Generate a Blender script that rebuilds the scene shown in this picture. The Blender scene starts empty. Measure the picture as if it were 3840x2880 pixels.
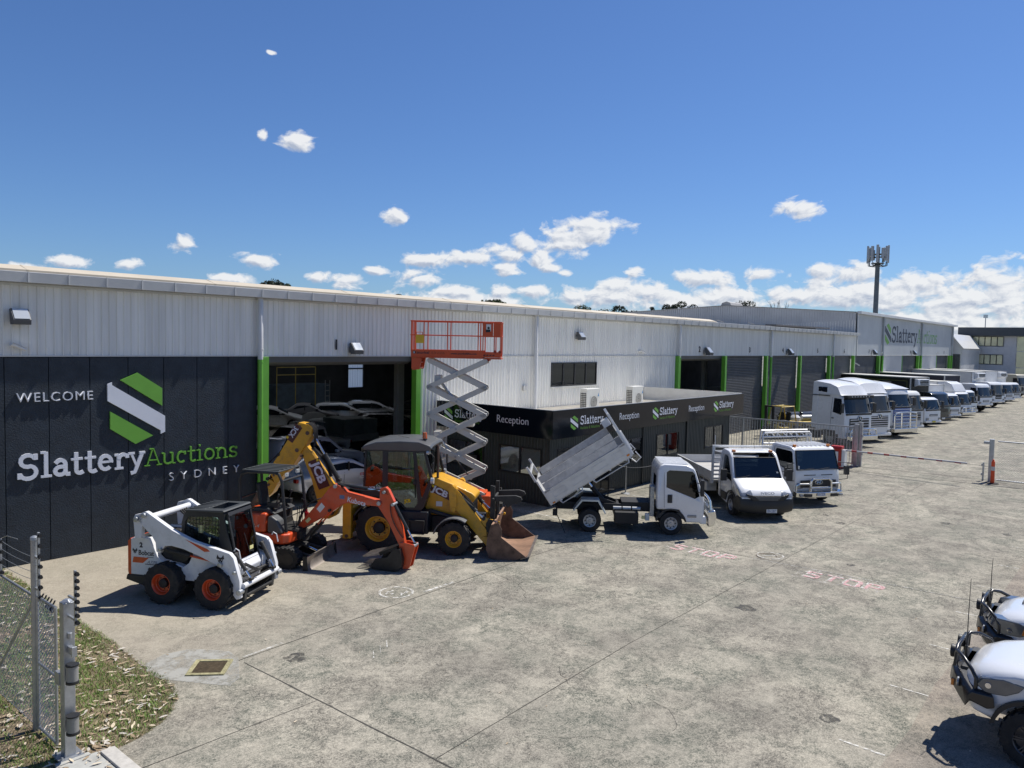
import bpy, bmesh, math, random
from math import sin, cos, pi, radians as R, atan2, hypot, sqrt
from mathutils import Vector, Matrix
random.seed(7)
S = bpy.context.scene
# ---------------------------------------------------------------- camera
YAW, PIT, ROL = R(40.12148), R(3.1535), R(1.190625)
fw = Vector((cos(PIT)*cos(YAW), cos(PIT)*sin(YAW), -sin(PIT)))
rt = Vector((sin(YAW), -cos(YAW), 0)); up = rt.cross(fw)
r2 = rt*cos(ROL)+up*sin(ROL); u2 = -rt*sin(ROL)+up*cos(ROL)
cd = bpy.data.cameras.new('camera'); cam = bpy.data.objects.new('camera', cd); S.collection.objects.link(cam)
M = Matrix((r2, u2, -fw)).transposed().to_4x4(); M.translation = Vector((0, 0, 5.95)); cam.matrix_world = M
cd.sensor_fit = 'HORIZONTAL'; cd.sensor_width = 36; cd.lens = 36*2884/3840; cd.clip_start = .1; cd.clip_end = 6000
S.camera = cam
# ---------------------------------------------------------------- exposure, sun
S.view_settings.view_transform = 'Standard'; S.view_settings.look = 'None'; S.view_settings.gamma = 1
S.view_settings.exposure = 0.26
SAZ, SEL = R(-11.5), R(57)
sd = bpy.data.lights.new('sun', 'SUN'); sd.energy = 5.0; sd.angle = R(.5); sd.color = (1, .95, .87)
so = bpy.data.objects.new('sun', sd); S.collection.objects.link(so)
so.rotation_euler = Vector((cos(SEL)*cos(SAZ), cos(SEL)*sin(SAZ), sin(SEL))).to_track_quat('Z', 'Y').to_euler()
# ---------------------------------------------------------------- world: Nishita sky with cumulus clouds placed by compass direction
W = bpy.data.worlds.new('World'); S.world = W; W.use_nodes = True
nt = W.node_tree; nt.nodes.clear(); NN = nt.nodes.new; LK = nt.links.new
def mth(op, a, b=None, c=None, clamp=False, t=None):
    n = (t or nt).nodes.new('ShaderNodeMath'); n.operation = op; n.use_clamp = clamp
    for i, v in enumerate((a, b, c)):
        if v is None: continue
        if isinstance(v, (int, float)): n.inputs[i].default_value = v
        else: (t or nt).links.new(v, n.inputs[i])
    return n.outputs[0]
sky = NN('ShaderNodeTexSky'); sky.sky_type = 'NISHITA'; sky.sun_disc = False
sky.sun_elevation = SEL; sky.sun_rotation = R(100); sky.air_density = 1.0; sky.dust_density = .35; sky.ozone_density = 2.2; sky.altitude = 50
tc = NN('ShaderNodeTexCoord'); sep = NN('ShaderNodeSeparateXYZ'); LK(tc.outputs['Generated'], sep.inputs[0])
AZ = mth('MULTIPLY', mth('ARCTAN2', sep.outputs[1], sep.outputs[0]), 180/pi)
EL = mth('MULTIPLY', mth('ARCSINE', sep.outputs[2]), 180/pi)
# az, el, half width, half height (degrees)
CL = [(55.9,13.6,0.9,0.45),(58.2,13.7,0.28,0.24),(57.6,19.0,0.3,0.10),(63.2,6.1,0.63,0.46),(58.6,5.3,0.94,0.44),(48.8,8.8,0.7,0.45),(20.1,9.4,1.27,0.5),(36.8,7.8,1.2,0.61),(39.5,7.1,0.83,0.54),(38.3,6.1,0.68,0.54),(43.6,6.1,1.87,0.42),(46.5,5.8,1.56,0.38),(37.6,5.5,0.68,0.27),(40.5,5.4,0.83,0.35),(50.2,5.0,0.55,0.23),(52.5,4.1,0.93,0.38),(54.3,4.3,0.64,0.3),(47.0,4.5,1.26,0.42),(44.4,3.5,1.27,0.39),(41.0,3.7,0.75,0.31),(38.8,3.7,0.94,0.39),(31.3,5.3,0.59,0.23),(32.6,4.1,1.26,0.5),(30.1,3.8,1.54,0.54),(26.4,4.9,1.43,0.45),(22.3,5.2,0.82,0.3),(24.1,3.6,1.76,0.38),(16.3,5.0,1.08,0.6),(18.3,5.3,0.91,0.4),(16.2,3.8,1.92,0.64),(12.5,4.4,1.65,0.55),(8.3,4.5,1.52,0.6),(10.2,3.5,2.02,0.54),(20.1,3.6,1.85,0.48),(35.7,3.4,1.13,0.31),(70.0,4.5,0.96,0.3),(66.6,4.6,0.66,0.24),(72.3,4.0,0.8,0.23),(60.2,4.0,0.99,0.26),(27.6,3.0,2.91,0.34),(12.0,2.0,3.94,0.35),(7.2,2.6,1.35,0.66),(36.3,5.1,0.45,0.19),(14.4,2.9,1.86,0.35)]
CL += [(34.2,8.6,1.7,.55),(36.2,7.2,1.5,.6),(34.6,7.9,1.3,.6),(40.5,6.5,1.2,.5),(16,3.6,4.5,.9),(9,3.4,4.5,1.0),(3,4,5,1.3),(26,3.3,3.5,.6),(33,3.4,3.0,.6),(44,3.0,4,.4),(12,1.6,9,.6),(28,1.8,8,.4),(-6,6,5,3),(-18,5,7,3),(-34,7,8,3),(-60,6,10,4),(95,7,8,3),(120,6,9,4),(-100,6,12,4),(160,6,12,4)]
def density(az, el):
    cx = NN('ShaderNodeCombineXYZ'); LK(mth('MULTIPLY', az, .62), cx.inputs[0]); LK(mth('MULTIPLY', el, .95), cx.inputs[1])
    no = NN('ShaderNodeTexNoise'); no.inputs['Scale'].default_value = 1.0; no.inputs['Detail'].default_value = 8; no.inputs['Roughness'].default_value = .58; no.inputs['Distortion'].default_value = .35
    LK(cx.outputs[0], no.inputs['Vector'])
    f = None
    for a, e, wa, we in CL:
        wa, we = wa*1.6, we*1.75; p = mth('MULTIPLY_ADD', az, 1/wa, -a/wa); q = mth('MULTIPLY_ADD', el, 1/we, -e/we)
        r = mth('MULTIPLY_ADD', p, p, mth('MULTIPLY', q, q))
        f = r if f is None else mth('SMOOTH_MIN', f, r, .35)
    f = mth('SUBTRACT', 1.0, mth('POWER', mth('MAXIMUM', f, 0), .5))
    return mth('ADD', mth('MAXIMUM', f, -1.4), mth('MULTIPLY', mth('SUBTRACT', no.outputs[0], .5), 2.5)), no.outputs[0]
d1, n1 = density(AZ, EL)
d2, n2 = density(mth('SUBTRACT', AZ, .18), mth('ADD', EL, .28))
cover = mth('MULTIPLY', mth('SUBTRACT', d1, .06), 2.2, clamp=True)
lit = mth('MULTIPLY_ADD', mth('SUBTRACT', d1, d2), 1.0, .55, clamp=True)
mr = NN('ShaderNodeValToRGB'); LK(lit, mr.inputs[0])
mr.color_ramp.elements[0].position = .05; mr.color_ramp.elements[0].color = (7.2, 8.2, 10.2, 1)
mr.color_ramp.elements[1].position = .75; mr.color_ramp.elements[1].color = (14.5, 14.7, 15.0, 1)
mix = NN('ShaderNodeMixRGB'); LK(mth('MULTIPLY', cover, .96), mix.inputs[0])
tint = NN('ShaderNodeMixRGB'); tint.blend_type = 'MULTIPLY'; tint.inputs[0].default_value = 1; tint.inputs[2].default_value = (.86, 1.20, 1.74, 1); LK(sky.outputs[0], tint.inputs[1])
LK(tint.outputs[0], mix.inputs[1]); LK(mr.outputs[0], mix.inputs[2])
bg = NN('ShaderNodeBackground'); bg.inputs[1].default_value = .05; LK(mix.outputs[0], bg.inputs[0])
wo = NN('ShaderNodeOutputWorld'); LK(bg.outputs[0], wo.inputs[0])
W.cycles.sampling_method = 'MANUAL'; W.cycles.sample_map_resolution = 512
S.cycles.max_bounces = 6; S.cycles.transparent_max_bounces = 16; S.cycles.caustics_reflective = False; S.cycles.caustics_refractive = False
# ---------------------------------------------------------------- materials
MAT = {}
def mat(name, col, rough=.5, metal=0, var=.12, vs=2.0, bump=0, bs=40, coat=0, emit=None, spec=None, det=4, stretch=None, dirt=0):
    if name in MAT: return MAT[name]
    m = bpy.data.materials.new(name); m.use_nodes = True; t = m.node_tree; b = t.nodes['Principled BSDF']
    b.inputs['Roughness'].default_value = rough; b.inputs['Metallic'].default_value = metal
    b.inputs['Base Color'].default_value = (*col, 1)
    if coat: b.inputs['Coat Weight'].default_value = coat; b.inputs['Coat Roughness'].default_value = .06
    if spec is not None: b.inputs['Specular IOR Level'].default_value = spec
    tc = t.nodes.new('ShaderNodeTexCoord')
    if var:
        n = t.nodes.new('ShaderNodeTexNoise'); n.inputs['Scale'].default_value = vs; n.inputs['Detail'].default_value = det; n.inputs['Roughness'].default_value = .65
        if stretch:
            mg = t.nodes.new('ShaderNodeMapping'); mg.inputs['Scale'].default_value = stretch; t.links.new(tc.outputs['Object'], mg.inputs[0]); t.links.new(mg.outputs[0], n.inputs['Vector'])
        else: t.links.new(tc.outputs['Object'], n.inputs['Vector'])
        mp = t.nodes.new('ShaderNodeMapRange'); mp.inputs[1].default_value = .3; mp.inputs[2].default_value = .7; mp.inputs[3].default_value = 1-var; mp.inputs[4].default_value = 1+var*.5
        t.links.new(n.outputs[0], mp.inputs[0])
        x = t.nodes.new('ShaderNodeMixRGB'); x.blend_type = 'MULTIPLY'; x.inputs[0].default_value = 1; x.inputs[1].default_value = (*col, 1)
        t.links.new(mp.outputs[0], x.inputs[2]); t.links.new(x.outputs[0], b.inputs['Base Color'])
        if dirt:
            n3 = t.nodes.new('ShaderNodeTexNoise'); n3.inputs['Scale'].default_value = 6; n3.inputs['Detail'].default_value = 9; n3.inputs['Roughness'].default_value = .72; t.links.new(tc.outputs['Object'], n3.inputs['Vector'])
            m3 = t.nodes.new('ShaderNodeMapRange'); m3.inputs[1].default_value = .50; m3.inputs[2].default_value = .72; m3.inputs[4].default_value = dirt; t.links.new(n3.outputs[0], m3.inputs[0])
            x3 = t.nodes.new('ShaderNodeMixRGB'); x3.inputs[2].default_value = (.13,.10,.07,1); t.links.new(m3.outputs[0], x3.inputs[0]); t.links.new(x.outputs[0], x3.inputs[1]); t.links.new(x3.outputs[0], b.inputs['Base Color'])
        mp2 = t.nodes.new('ShaderNodeMapRange'); mp2.inputs[3].default_value = min(1, rough+.12); mp2.inputs[4].default_value = max(.02, rough-.1)
        t.links.new(n.outputs[0], mp2.inputs[0]); t.links.new(mp2.outputs[0], b.inputs['Roughness'])
    if bump:
        n2 = t.nodes.new('ShaderNodeTexNoise'); n2.inputs['Scale'].default_value = bs; n2.inputs['Detail'].default_value = 5
        t.links.new(tc.outputs['Object'], n2.inputs['Vector'])
        bn = t.nodes.new('ShaderNodeBump'); bn.inputs['Strength'].default_value = 1; bn.inputs['Distance'].default_value = bump
        t.links.new(n2.outputs[0], bn.inputs['Height']); t.links.new(bn.outputs[0], b.inputs['Normal'])
    if emit: b.inputs['Emission Color'].default_value = (*emit[:3], 1); b.inputs['Emission Strength'].default_value = emit[3]
    MAT[name] = m; return m
def glassmat(name, tint, fac=.12, rough=.02):
    m = bpy.data.materials.new(name); m.use_nodes = True; t = m.node_tree; t.nodes.clear()
    tr = t.nodes.new('ShaderNodeBsdfTransparent'); tr.inputs[0].default_value = (*tint, 1)
    gl = t.nodes.new('ShaderNodeBsdfGlossy'); gl.inputs['Roughness'].default_value = rough; gl.inputs[0].default_value = (.9, .95, 1, 1)
    lw = t.nodes.new('ShaderNodeFresnel'); lw.inputs[0].default_value = 1.5
    mr = t.nodes.new('ShaderNodeMath'); mr.operation = 'MULTIPLY_ADD'; mr.inputs[1].default_value = 1.0; mr.inputs[2].default_value = fac*.35; mr.use_clamp = True; t.links.new(lw.outputs[0], mr.inputs[0])
    mx = t.nodes.new('ShaderNodeMixShader'); o = t.nodes.new('ShaderNodeOutputMaterial')
    t.links.new(mr.outputs[0], mx.inputs[0]); t.links.new(tr.outputs[0], mx.inputs[1]); t.links.new(gl.outputs[0], mx.inputs[2]); t.links.new(mx.outputs[0], o.inputs[0])
    MAT[name] = m; return m
white = mat('white_paint', (.76, .77, .78), .28, var=.06, coat=.5, vs=1.5, dirt=.12)
dustwhite = mat('dusty_white_paint', (.62, .63, .63), .4, var=.16, coat=.2, vs=1.2, dirt=.25)
black = mat('black_plastic', (.018, .019, .021), .5, var=.25)
chassis = mat('chassis_black', (.014, .014, .016), .6, var=.3)
rubber = mat('tyre_rubber', (.022, .022, .023), .85, var=.3, vs=5, bump=.002, bs=30, dirt=.35)
galv = mat('galvanised_steel', (.42, .44, .46), .40, .7, var=.22, vs=6)
alu = mat('aluminium', (.64,.65,.66), .38, .4, var=.12, vs=3)
chrome = mat('chrome', (.75, .76, .78), .12, 1, var=.06)
steel = mat('bare_steel_rod', (.7, .72, .75), .15, 1, var=.05)
green = mat('green_paint', (.13, .40, .045), .4, var=.12)
clad = mat('light_grey_cladding', (.62, .63, .64), .42, var=.10, vs=.7, det=8)
lampglass = mat('lamp_glass', (.55, .58, .6), .12, .4, var=.1)
platem = mat('number_plate_white', (.7, .72, .7), .4, var=.05)
ink = mat('dark_ink', (.02, .022, .03), .5, var=.1)
glass = glassmat('clear_glass', (.62, .72, .70)); glassd = glassmat('tinted_glass', (.13,.16,.17), .10)
SPLIT = {'cross_tube': ('cross_tube', 1), 'ram_bracket': ('ram_bracket', 1), 'under_tray_box': ('under_tray_box', 1), 'roller_rim': ('roller_rim', 1), 'pivot_pin': ('pivot_pin', 1), 'insulators': ('insulator', 2), 'catch_brackets': ('catch_bracket', 1), 'inner_wall': ('inner_wall', 1), 'door_jamb': ('door_jamb', 1), 'cables': ('cable', 1), 'hydraulic_hoses': ('hydraulic_hose', 1), 'work_lights': ('work_light', 1), 'pales': ('pale', 1), 'control_levers': ('control_lever', 1), 'marker_lights': ('marker_light', 1), 'roof_bars': ('roof_bar', 1), 'pin': ('pin', 1), 'blade_end_plates': ('blade_end_plate', 1), 'bar_slots': ('bar_slot', 1), 'yellow_tubes': ('yellow_tube', 1), 'red_bands': ('red_band', 1), 'bucket_teeth': ('bucket_tooth', 1), 'bucket_brackets': ('bucket_bracket', 1), 'glazed_panel': ('glazed_panel', 1), 'wiper': ('wiper', 1), 'electric_wires': ('electric_wire', 1), 'yard_joints_': ('yard_joint', 1)}
# ---------------------------------------------------------------- mesh building
class MB:
    def __init__(s): s.v = []; s.f = []; s.m = []; s.cm = 0; s.k = []
    def add(s, vs, fs, mi=None):
        s.k.append((len(s.v), len(s.f))); o = len(s.v); s.v += [tuple(v) for v in vs]; s.f += [tuple(i+o for i in f) for f in fs]; s.m += [s.cm if mi is None else mi]*len(fs); return s
    def box(s, x0, x1, y0, y1, z0, z1, mi=None):
        return s.add([(x, y, z) for x in (x0, x1) for y in (y0, y1) for z in (z0, z1)], [(0,1,3,2),(4,6,7,5),(0,4,5,1),(2,3,7,6),(0,2,6,4),(1,5,7,3)], mi)
    def prism(s, pts, a, b, ax='y', mi=None, fn=None, n=1):
        """polygon pts extruded from a to b along ax; x/z for y, y/z for x, x/y for z; n slices"""
        if sum(pts[i][0]*pts[(i+1) % len(pts)][1]-pts[(i+1) % len(pts)][0]*pts[i][1] for i in range(len(pts))) < 0: pts = pts[::-1]
        k = len(pts); V = []
        for j in range(n+1):
            t = a+(b-a)*j/n
            for p, q in pts:
                c = (p, t, q) if ax == 'y' else (t, p, q) if ax == 'x' else (p, q, t)
                V.append(fn(*c) if fn else c)
        F = [tuple(range(k)), tuple(range(n*k+k-1, n*k-1, -1))]
        for j in range(n):
            for i in range(k):
                i2 = (i+1) % k; F.append((j*k+i, (j+1)*k+i, (j+1)*k+i2, j*k+i2))
        if (ax == 'y') == (b > a): pass
        if not ((ax == 'y') == (b > a)): F = [f[::-1] for f in F]
        return s.add(V, F, mi)
    def cyl(s, p, q, r, n=12, r1=None, mi=None, cap=True):
        p = Vector(p); q = Vector(q); d = (q-p).normalized(); r1 = r if r1 is None else r1
        a = d.orthogonal().normalized(); b = d.cross(a)
        V = [c+(a*cos(2*pi*i/n)+b*sin(2*pi*i/n))*rr for c, rr in ((p, r), (q, r1)) for i in range(n)]
        F = [(i, (i+1) % n, n+(i+1) % n, n+i) for i in range(n)]
        if cap: F += [tuple(range(n))[::-1], tuple(range(n, 2*n))]
        return s.add(V, F, mi)
    def tube(s, pts, r, n=8, mi=None, cap=True):
        pts = [Vector(p) for p in pts]; V = []; pa = None
        for i, p in enumerate(pts):
            d = ((pts[min(i+1, len(pts)-1)]-p).normalized()+(p-pts[max(i-1, 0)]).normalized())
            d = d.normalized() if d.length > 1e-6 else (pts[-1]-pts[0]).normalized()
            a = d.orthogonal().normalized() if pa is None else (pa-d*pa.dot(d)).normalized()
            pa = a; b = d.cross(a); rr = r[i] if isinstance(r, (list, tuple)) else r
            V += [p+(a*cos(2*pi*k/n)+b*sin(2*pi*k/n))*rr for k in range(n)]
        F = [(i*n+k, i*n+(k+1) % n, (i+1)*n+(k+1) % n, (i+1)*n+k) for i in range(len(pts)-1) for k in range(n)]
        if cap: F += [tuple(range(n))[::-1], tuple(range((len(pts)-1)*n, len(pts)*n))]
        return s.add(V, F, mi)
    def lathe(s, prof, c=(0, 0, 0), ax='y', n=28, mi=None, close=False, open0=False):
        """prof: list of (offset along axis, radius)"""
        V = []
        for o, r in prof:
            for k in range(n):
                A, B = r*cos(2*pi*k/n), r*sin(2*pi*k/n)
                V.append((c[0]+A, c[1]+o, c[2]+B) if ax == 'y' else (c[0]+o, c[1]+A, c[2]+B) if ax == 'x' else (c[0]+A, c[1]+B, c[2]+o))
        m = len(prof); F = [(i*n+k, (i+1)*n+k, (i+1)*n+(k+1) % n, i*n+(k+1) % n) for i in range(m-1) for k in range(n)]
        if close: F += [((m-1)*n+k, k, (k+1) % n, (m-1)*n+(k+1) % n) for k in range(n)]
        else: F += ([] if open0 else [tuple(range(n))])+[tuple(range((m-1)*n, m*n))[::-1]]
        return s.add(V, F, mi)
    def quad(s, a, b, c, d, mi=None): return s.add([a, b, c, d], [(0, 1, 2, 3)], mi)
    def slab(s, a, b, c, d, th, mi=None):
        a, b, c, d = map(Vector, (a, b, c, d)); n = (b-a).cross(d-a).normalized()*th
        return s.add([a, b, c, d, a+n, b+n, c+n, d+n], [(3,2,1,0),(4,5,6,7),(0,1,5,4),(1,2,6,5),(2,3,7,6),(3,0,4,7)], mi)
    def build(s, name, mats, parent=None, bevel=0, seg=2, smooth=True, sub=0, loc=None, rot=None, kind=None, fix=True):
        if name in SPLIT and len(s.k) > SPLIT[name][1]:
            nm, per = SPLIT[name]; K = s.k+[(len(s.v), len(s.f))]; o = None
            for i in range(0, len(s.k), per):
                a, c = K[i], K[min(i+per, len(s.k))]; q = MB(); q.v = s.v[a[0]:c[0]]; q.f = [tuple(x-a[0] for x in f) for f in s.f[a[1]:c[1]]]; q.m = s.m[a[1]:c[1]]; q.k = [(0, 0)]
                o = q.build(nm, mats, parent, bevel, seg, smooth, sub, loc, rot, kind, fix)
            return o
        me = bpy.data.meshes.new(name); me.from_pydata(s.v, [], s.f)
        if not isinstance(mats, (list, tuple)): mats = [mats]
        for m in mats: me.materials.append(m)
        me.polygons.foreach_set('material_index', s.m)
        if fix:
            bm = bmesh.new(); bm.from_mesh(me); bmesh.ops.recalc_face_normals(bm, faces=bm.faces); bm.to_mesh(me); bm.free()
        return link(name, me, parent, bevel, seg, smooth, sub, loc, rot, kind)
def link(name, me, parent=None, bevel=0, seg=2, smooth=True, sub=0, loc=None, rot=None, kind=None):
    o = bpy.data.objects.new(name, me); S.collection.objects.link(o)
    if parent is not None: o.parent = parent
    if loc is not None: o.location = loc
    if rot is not None: o.rotation_euler = rot
    if smooth:
        me.polygons.foreach_set('use_smooth', [True]*len(me.polygons))
        try: me.set_sharp_from_angle(angle=R(35))
        except Exception: pass
    if sub: mo = o.modifiers.new('s', 'SUBSURF'); mo.levels = sub; mo.render_levels = sub
    if bevel:
        mo = o.modifiers.new('b', 'BEVEL'); mo.width = bevel; mo.segments = seg; mo.limit_method = 'ANGLE'; mo.angle_limit = R(32); mo.harden_normals = True
    if kind: o['kind'] = kind
    return o
def tag(o, label, cat, group=None):
    o['label'] = label; o['category'] = cat
    if group: o['group'] = group
    return o
def thing(name, label, cat, loc=(0, 0, 0), deg=0, group=None):
    o = bpy.data.objects.new(name, None); S.collection.objects.link(o); o.location = loc; o.rotation_euler = (0, 0, R(deg)); o.empty_display_size = .3
    return tag(o, label, cat, group)
def kids(o): return [c for c in S.collection.objects if c.parent == o]
def dup(o, label=None, loc=None, deg=None, parent=None, kk=None):
    if kk is None:
        kk = {}
        for c in S.collection.objects:
            if c.parent: kk.setdefault(c.parent.name, []).append(c)
    c = o.copy(); S.collection.objects.link(c)
    if parent is not None: c.parent = parent
    if label: c['label'] = label
    if loc is not None: c.location = loc
    if deg is not None: c.rotation_euler = (0, 0, R(deg))
    for ch in kk.get(o.name, []): dup(ch, parent=c, kk=kk)
    return c
def evalmesh(o):
    dg = bpy.context.evaluated_depsgraph_get(); dg.update()
    return bpy.data.meshes.new_from_object(o.evaluated_get(dg))
def carve(name, solid, cutters, mats, parent=None, prebevel=0, seg=3, bevel=0, inner=None):
    """solid MB minus cutter MBs -> one mesh (booleans are applied here, nothing is left behind)"""
    if not isinstance(mats, (list, tuple)): mats = [mats, inner or mats]
    a = solid.build('tmp', mats, bevel=prebevel, seg=seg)
    tmp = [a]
    for ci, c in enumerate(cutters):
        if ci == 0: c.m = [1]*len(c.m)
        k = c.build('tmp', mats, smooth=False); tmp.append(k)
        mo = a.modifiers.new('x', 'BOOLEAN'); mo.operation = 'DIFFERENCE'; mo.object = k; mo.solver = 'EXACT'
    me = evalmesh(a); me.name = name
    for k in tmp: bpy.data.objects.remove(k, do_unlink=True)
    return link(name, me, parent, bevel=bevel)
# ---------------------------------------------------------------- lettering
def text(s, size, mats, parent=None, loc=(0, 0, 0), rot=(pi/2, 0, 0), name='lettering', ext=.004, bold=0, width=None, align='LEFT', space=1, shear=0):
    cu = bpy.data.curves.new('t', 'FONT'); cu.body = s; cu.size = size; cu.extrude = ext; cu.offset = bold; cu.align_x = align; cu.space_character = space; cu.shear = shear; cu.resolution_u = 3
    o = bpy.data.objects.new('t', cu); S.collection.objects.link(o)
    me = evalmesh(o); bpy.data.objects.remove(o, do_unlink=True)
    if width:
        xs = [v.co.x for v in me.vertices]; w = max(xs)-min(xs); k = width/w
        for v in me.vertices: v.co.x *= k
    me.materials.clear(); me.materials.append(mats)
    return link(name, me, parent, loc=loc, rot=rot, smooth=False)
def arc(cx, cy, rx, ry, a0, a1, n=9): return [(cx+rx*cos(R(a0+(a1-a0)*i/n)), cy+ry*sin(R(a0+(a1-a0)*i/n))) for i in range(n+1)]
# slab serif strokes: (advance, strokes); x height .5, cap height .72
GL = {'S': (.60, [arc(.29,.53,.19,.17,20,270)+arc(.29,.20,.21,.19,90,-165,12)[1:], [(.49,.72),(.49,.55)], [(.07,.02),(.07,.19)]]),
 'l': (.32, [[(.16,.75),(.16,.03)], [(.02,.74),(.16,.74)], [(.02,.03),(.31,.03)]]),
 'a': (.50, [[(.09,.38)]+arc(.23,.33,.13,.14,130,0,7)+[(.36,.08),(.40,.03),(.49,.03)], [(.36,.27),(.24,.27)]+arc(.22,.15,.14,.12,90,300,10)+[(.36,.12)]]),
 't': (.38, [[(.16,.66),(.16,.12)]+arc(.26,.12,.10,.10,180,300,5)+[(.36,.06)], [(.02,.46),(.34,.46)]]),
 'e': (.50, [[(.08,.28),(.40,.28)], [(.40,.25)]+arc(.24,.26,.17,.21,5,318,14)]),
 'r': (.42, [[(.13,.47),(.13,.03)], [(.01,.03),(.27,.03)], [(.01,.46),(.13,.46)], arc(.27,.30,.14,.16,170,60,6)+[(.39,.42)], [(.39,.46),(.39,.34)]]),
 'y': (.52, [[(.10,.46),(.27,.03)], [(.44,.46),(.26,.0),(.20,-.14),(.08,-.17)], [(.01,.47),(.20,.47)], [(.35,.47),(.53,.47)]]),
 'A': (.66, [[(.10,.03),(.31,.70)], [(.35,.70),(.57,.03)], [(.17,.24),(.50,.24)], [(.0,.03),(.21,.03)], [(.46,.03),(.67,.03)], [(.20,.70),(.35,.70)]]),
 'u': (.56, [[(.11,.47),(.11,.18)]+arc(.25,.18,.14,.15,180,290,6)+arc(.33,.16,.10,.1,290,360,3), [(.43,.47),(.43,.03)], [(.01,.47),(.11,.47)], [(.33,.47),(.43,.47)], [(.43,.03),(.54,.03)]]),
 'c': (.46, [arc(.24,.25,.17,.22,50,310,14), [(.38,.48),(.38,.34)]]),
 'i': (.30, [[(.15,.47),(.15,.03)], [(.02,.47),(.15,.47)], [(.02,.03),(.28,.03)], [(.15,.70),(.15,.62)]]),
 'o': (.52, [arc(.26,.25,.19,.22,0,360,18)]),
 'n': (.58, [[(.11,.47),(.11,.03)], [(.01,.03),(.21,.03)], [(.01,.47),(.11,.47)], arc(.28,.31,.15,.15,170,0,8)+[(.43,.03)], [(.34,.03),(.54,.03)]]),
 's': (.44, [arc(.21,.36,.14,.115,25,270)+arc(.21,.135,.15,.11,90,-160,9)[1:], [(.36,.48),(.36,.37)], [(.06,.02),(.06,.13)]])}
def slab(word, h, w, th, mats, parent, org, ux=(1, 0, 0), nrm=(0, -1, 0), name='lettering', depth=.02, gap=0):
    """word in slab serif letters, cap height h, total width w, stroke th (x cap height)"""
    adv = sum(GL[c][0] for c in word); kx = w/adv; kz = h/.72; b = MB(); x = 0
    ux = Vector(ux); nrm = Vector(nrm); org = Vector(org); t = th*h
    for c in word:
        a, st = GL[c]
        for si, s in enumerate(st):
            P = [((x+p[0])*kx, p[1]*kz) for p in s]
            tt = t*(1 if len(s) > 2 else (.95 if abs(s[0][0]-s[1][0]) < .3*abs(s[0][1]-s[1][1]) else .62))
            L, Rr = [], []
            for i, p in enumerate(P):
                q0 = P[max(i-1, 0)]; q1 = P[min(i+1, len(P)-1)]; dx, dz = q1[0]-q0[0], q1[1]-q0[1]; l = hypot(dx, dz) or 1
                nx, nz = -dz/l*tt/2, dx/l*tt/2
                L.append((p[0]+nx, p[1]+nz)); Rr.append((p[0]-nx, p[1]-nz))
            o2 = depth+.0015*(si % 5)*max(1, h)
            for i in range(len(P)-1):
                q = [L[i], L[i+1], Rr[i+1], Rr[i]]
                b.add([org+ux*u+Vector((0, 0, v))+nrm*d for d in (0, o2) for u, v in q], [(0,1,2,3),(7,6,5,4),(0,4,5,1),(1,5,6,2),(2,6,7,3),(3,7,4,0)])
        x += a
    return b.build(name, mats, parent, smooth=False)
def emblem(org, h, mats, parent, ux=(1, 0, 0), nrm=(0, -1, 0), depth=.02, kx=1.0):
    """the three slanted bars of the firm's mark; org is its lower left corner, h its full height"""
    ux = Vector(ux); nrm = Vector(nrm); org = Vector(org)
    G1 = [(.52,1),(.24,.9),(.94,.52),(.94,.77)]; G1 = [(.51,1.0),(.22,.90),(.95,.52),(.95,.77)]
    Wt = [(0,.85),(.075,.875),(.075,.835),(1,.37),(1,.14),(.92,.115),(.92,.165),(0,.62)]
    G2 = [(.04,.475),(.04,.235),(.47,0),(.78,.10)]
    for nm, P, m in (('green_bar', G1, mats[0]), ('white_bar', Wt, mats[1]), ('green_bar', G2, mats[0])):
        b = MB(); k = len(P); V = [org+ux*(u*h*.79*kx)+Vector((0, 0, v*h))+nrm*d for d in (0, depth) for u, v in P]
        b.add(V, [tuple(range(k)), tuple(range(2*k-1, k-1, -1))]+[(i, i+k, (i+1) % k+k, (i+1) % k) for i in range(k)])
        b.build(nm, m, parent, smooth=False)
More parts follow.
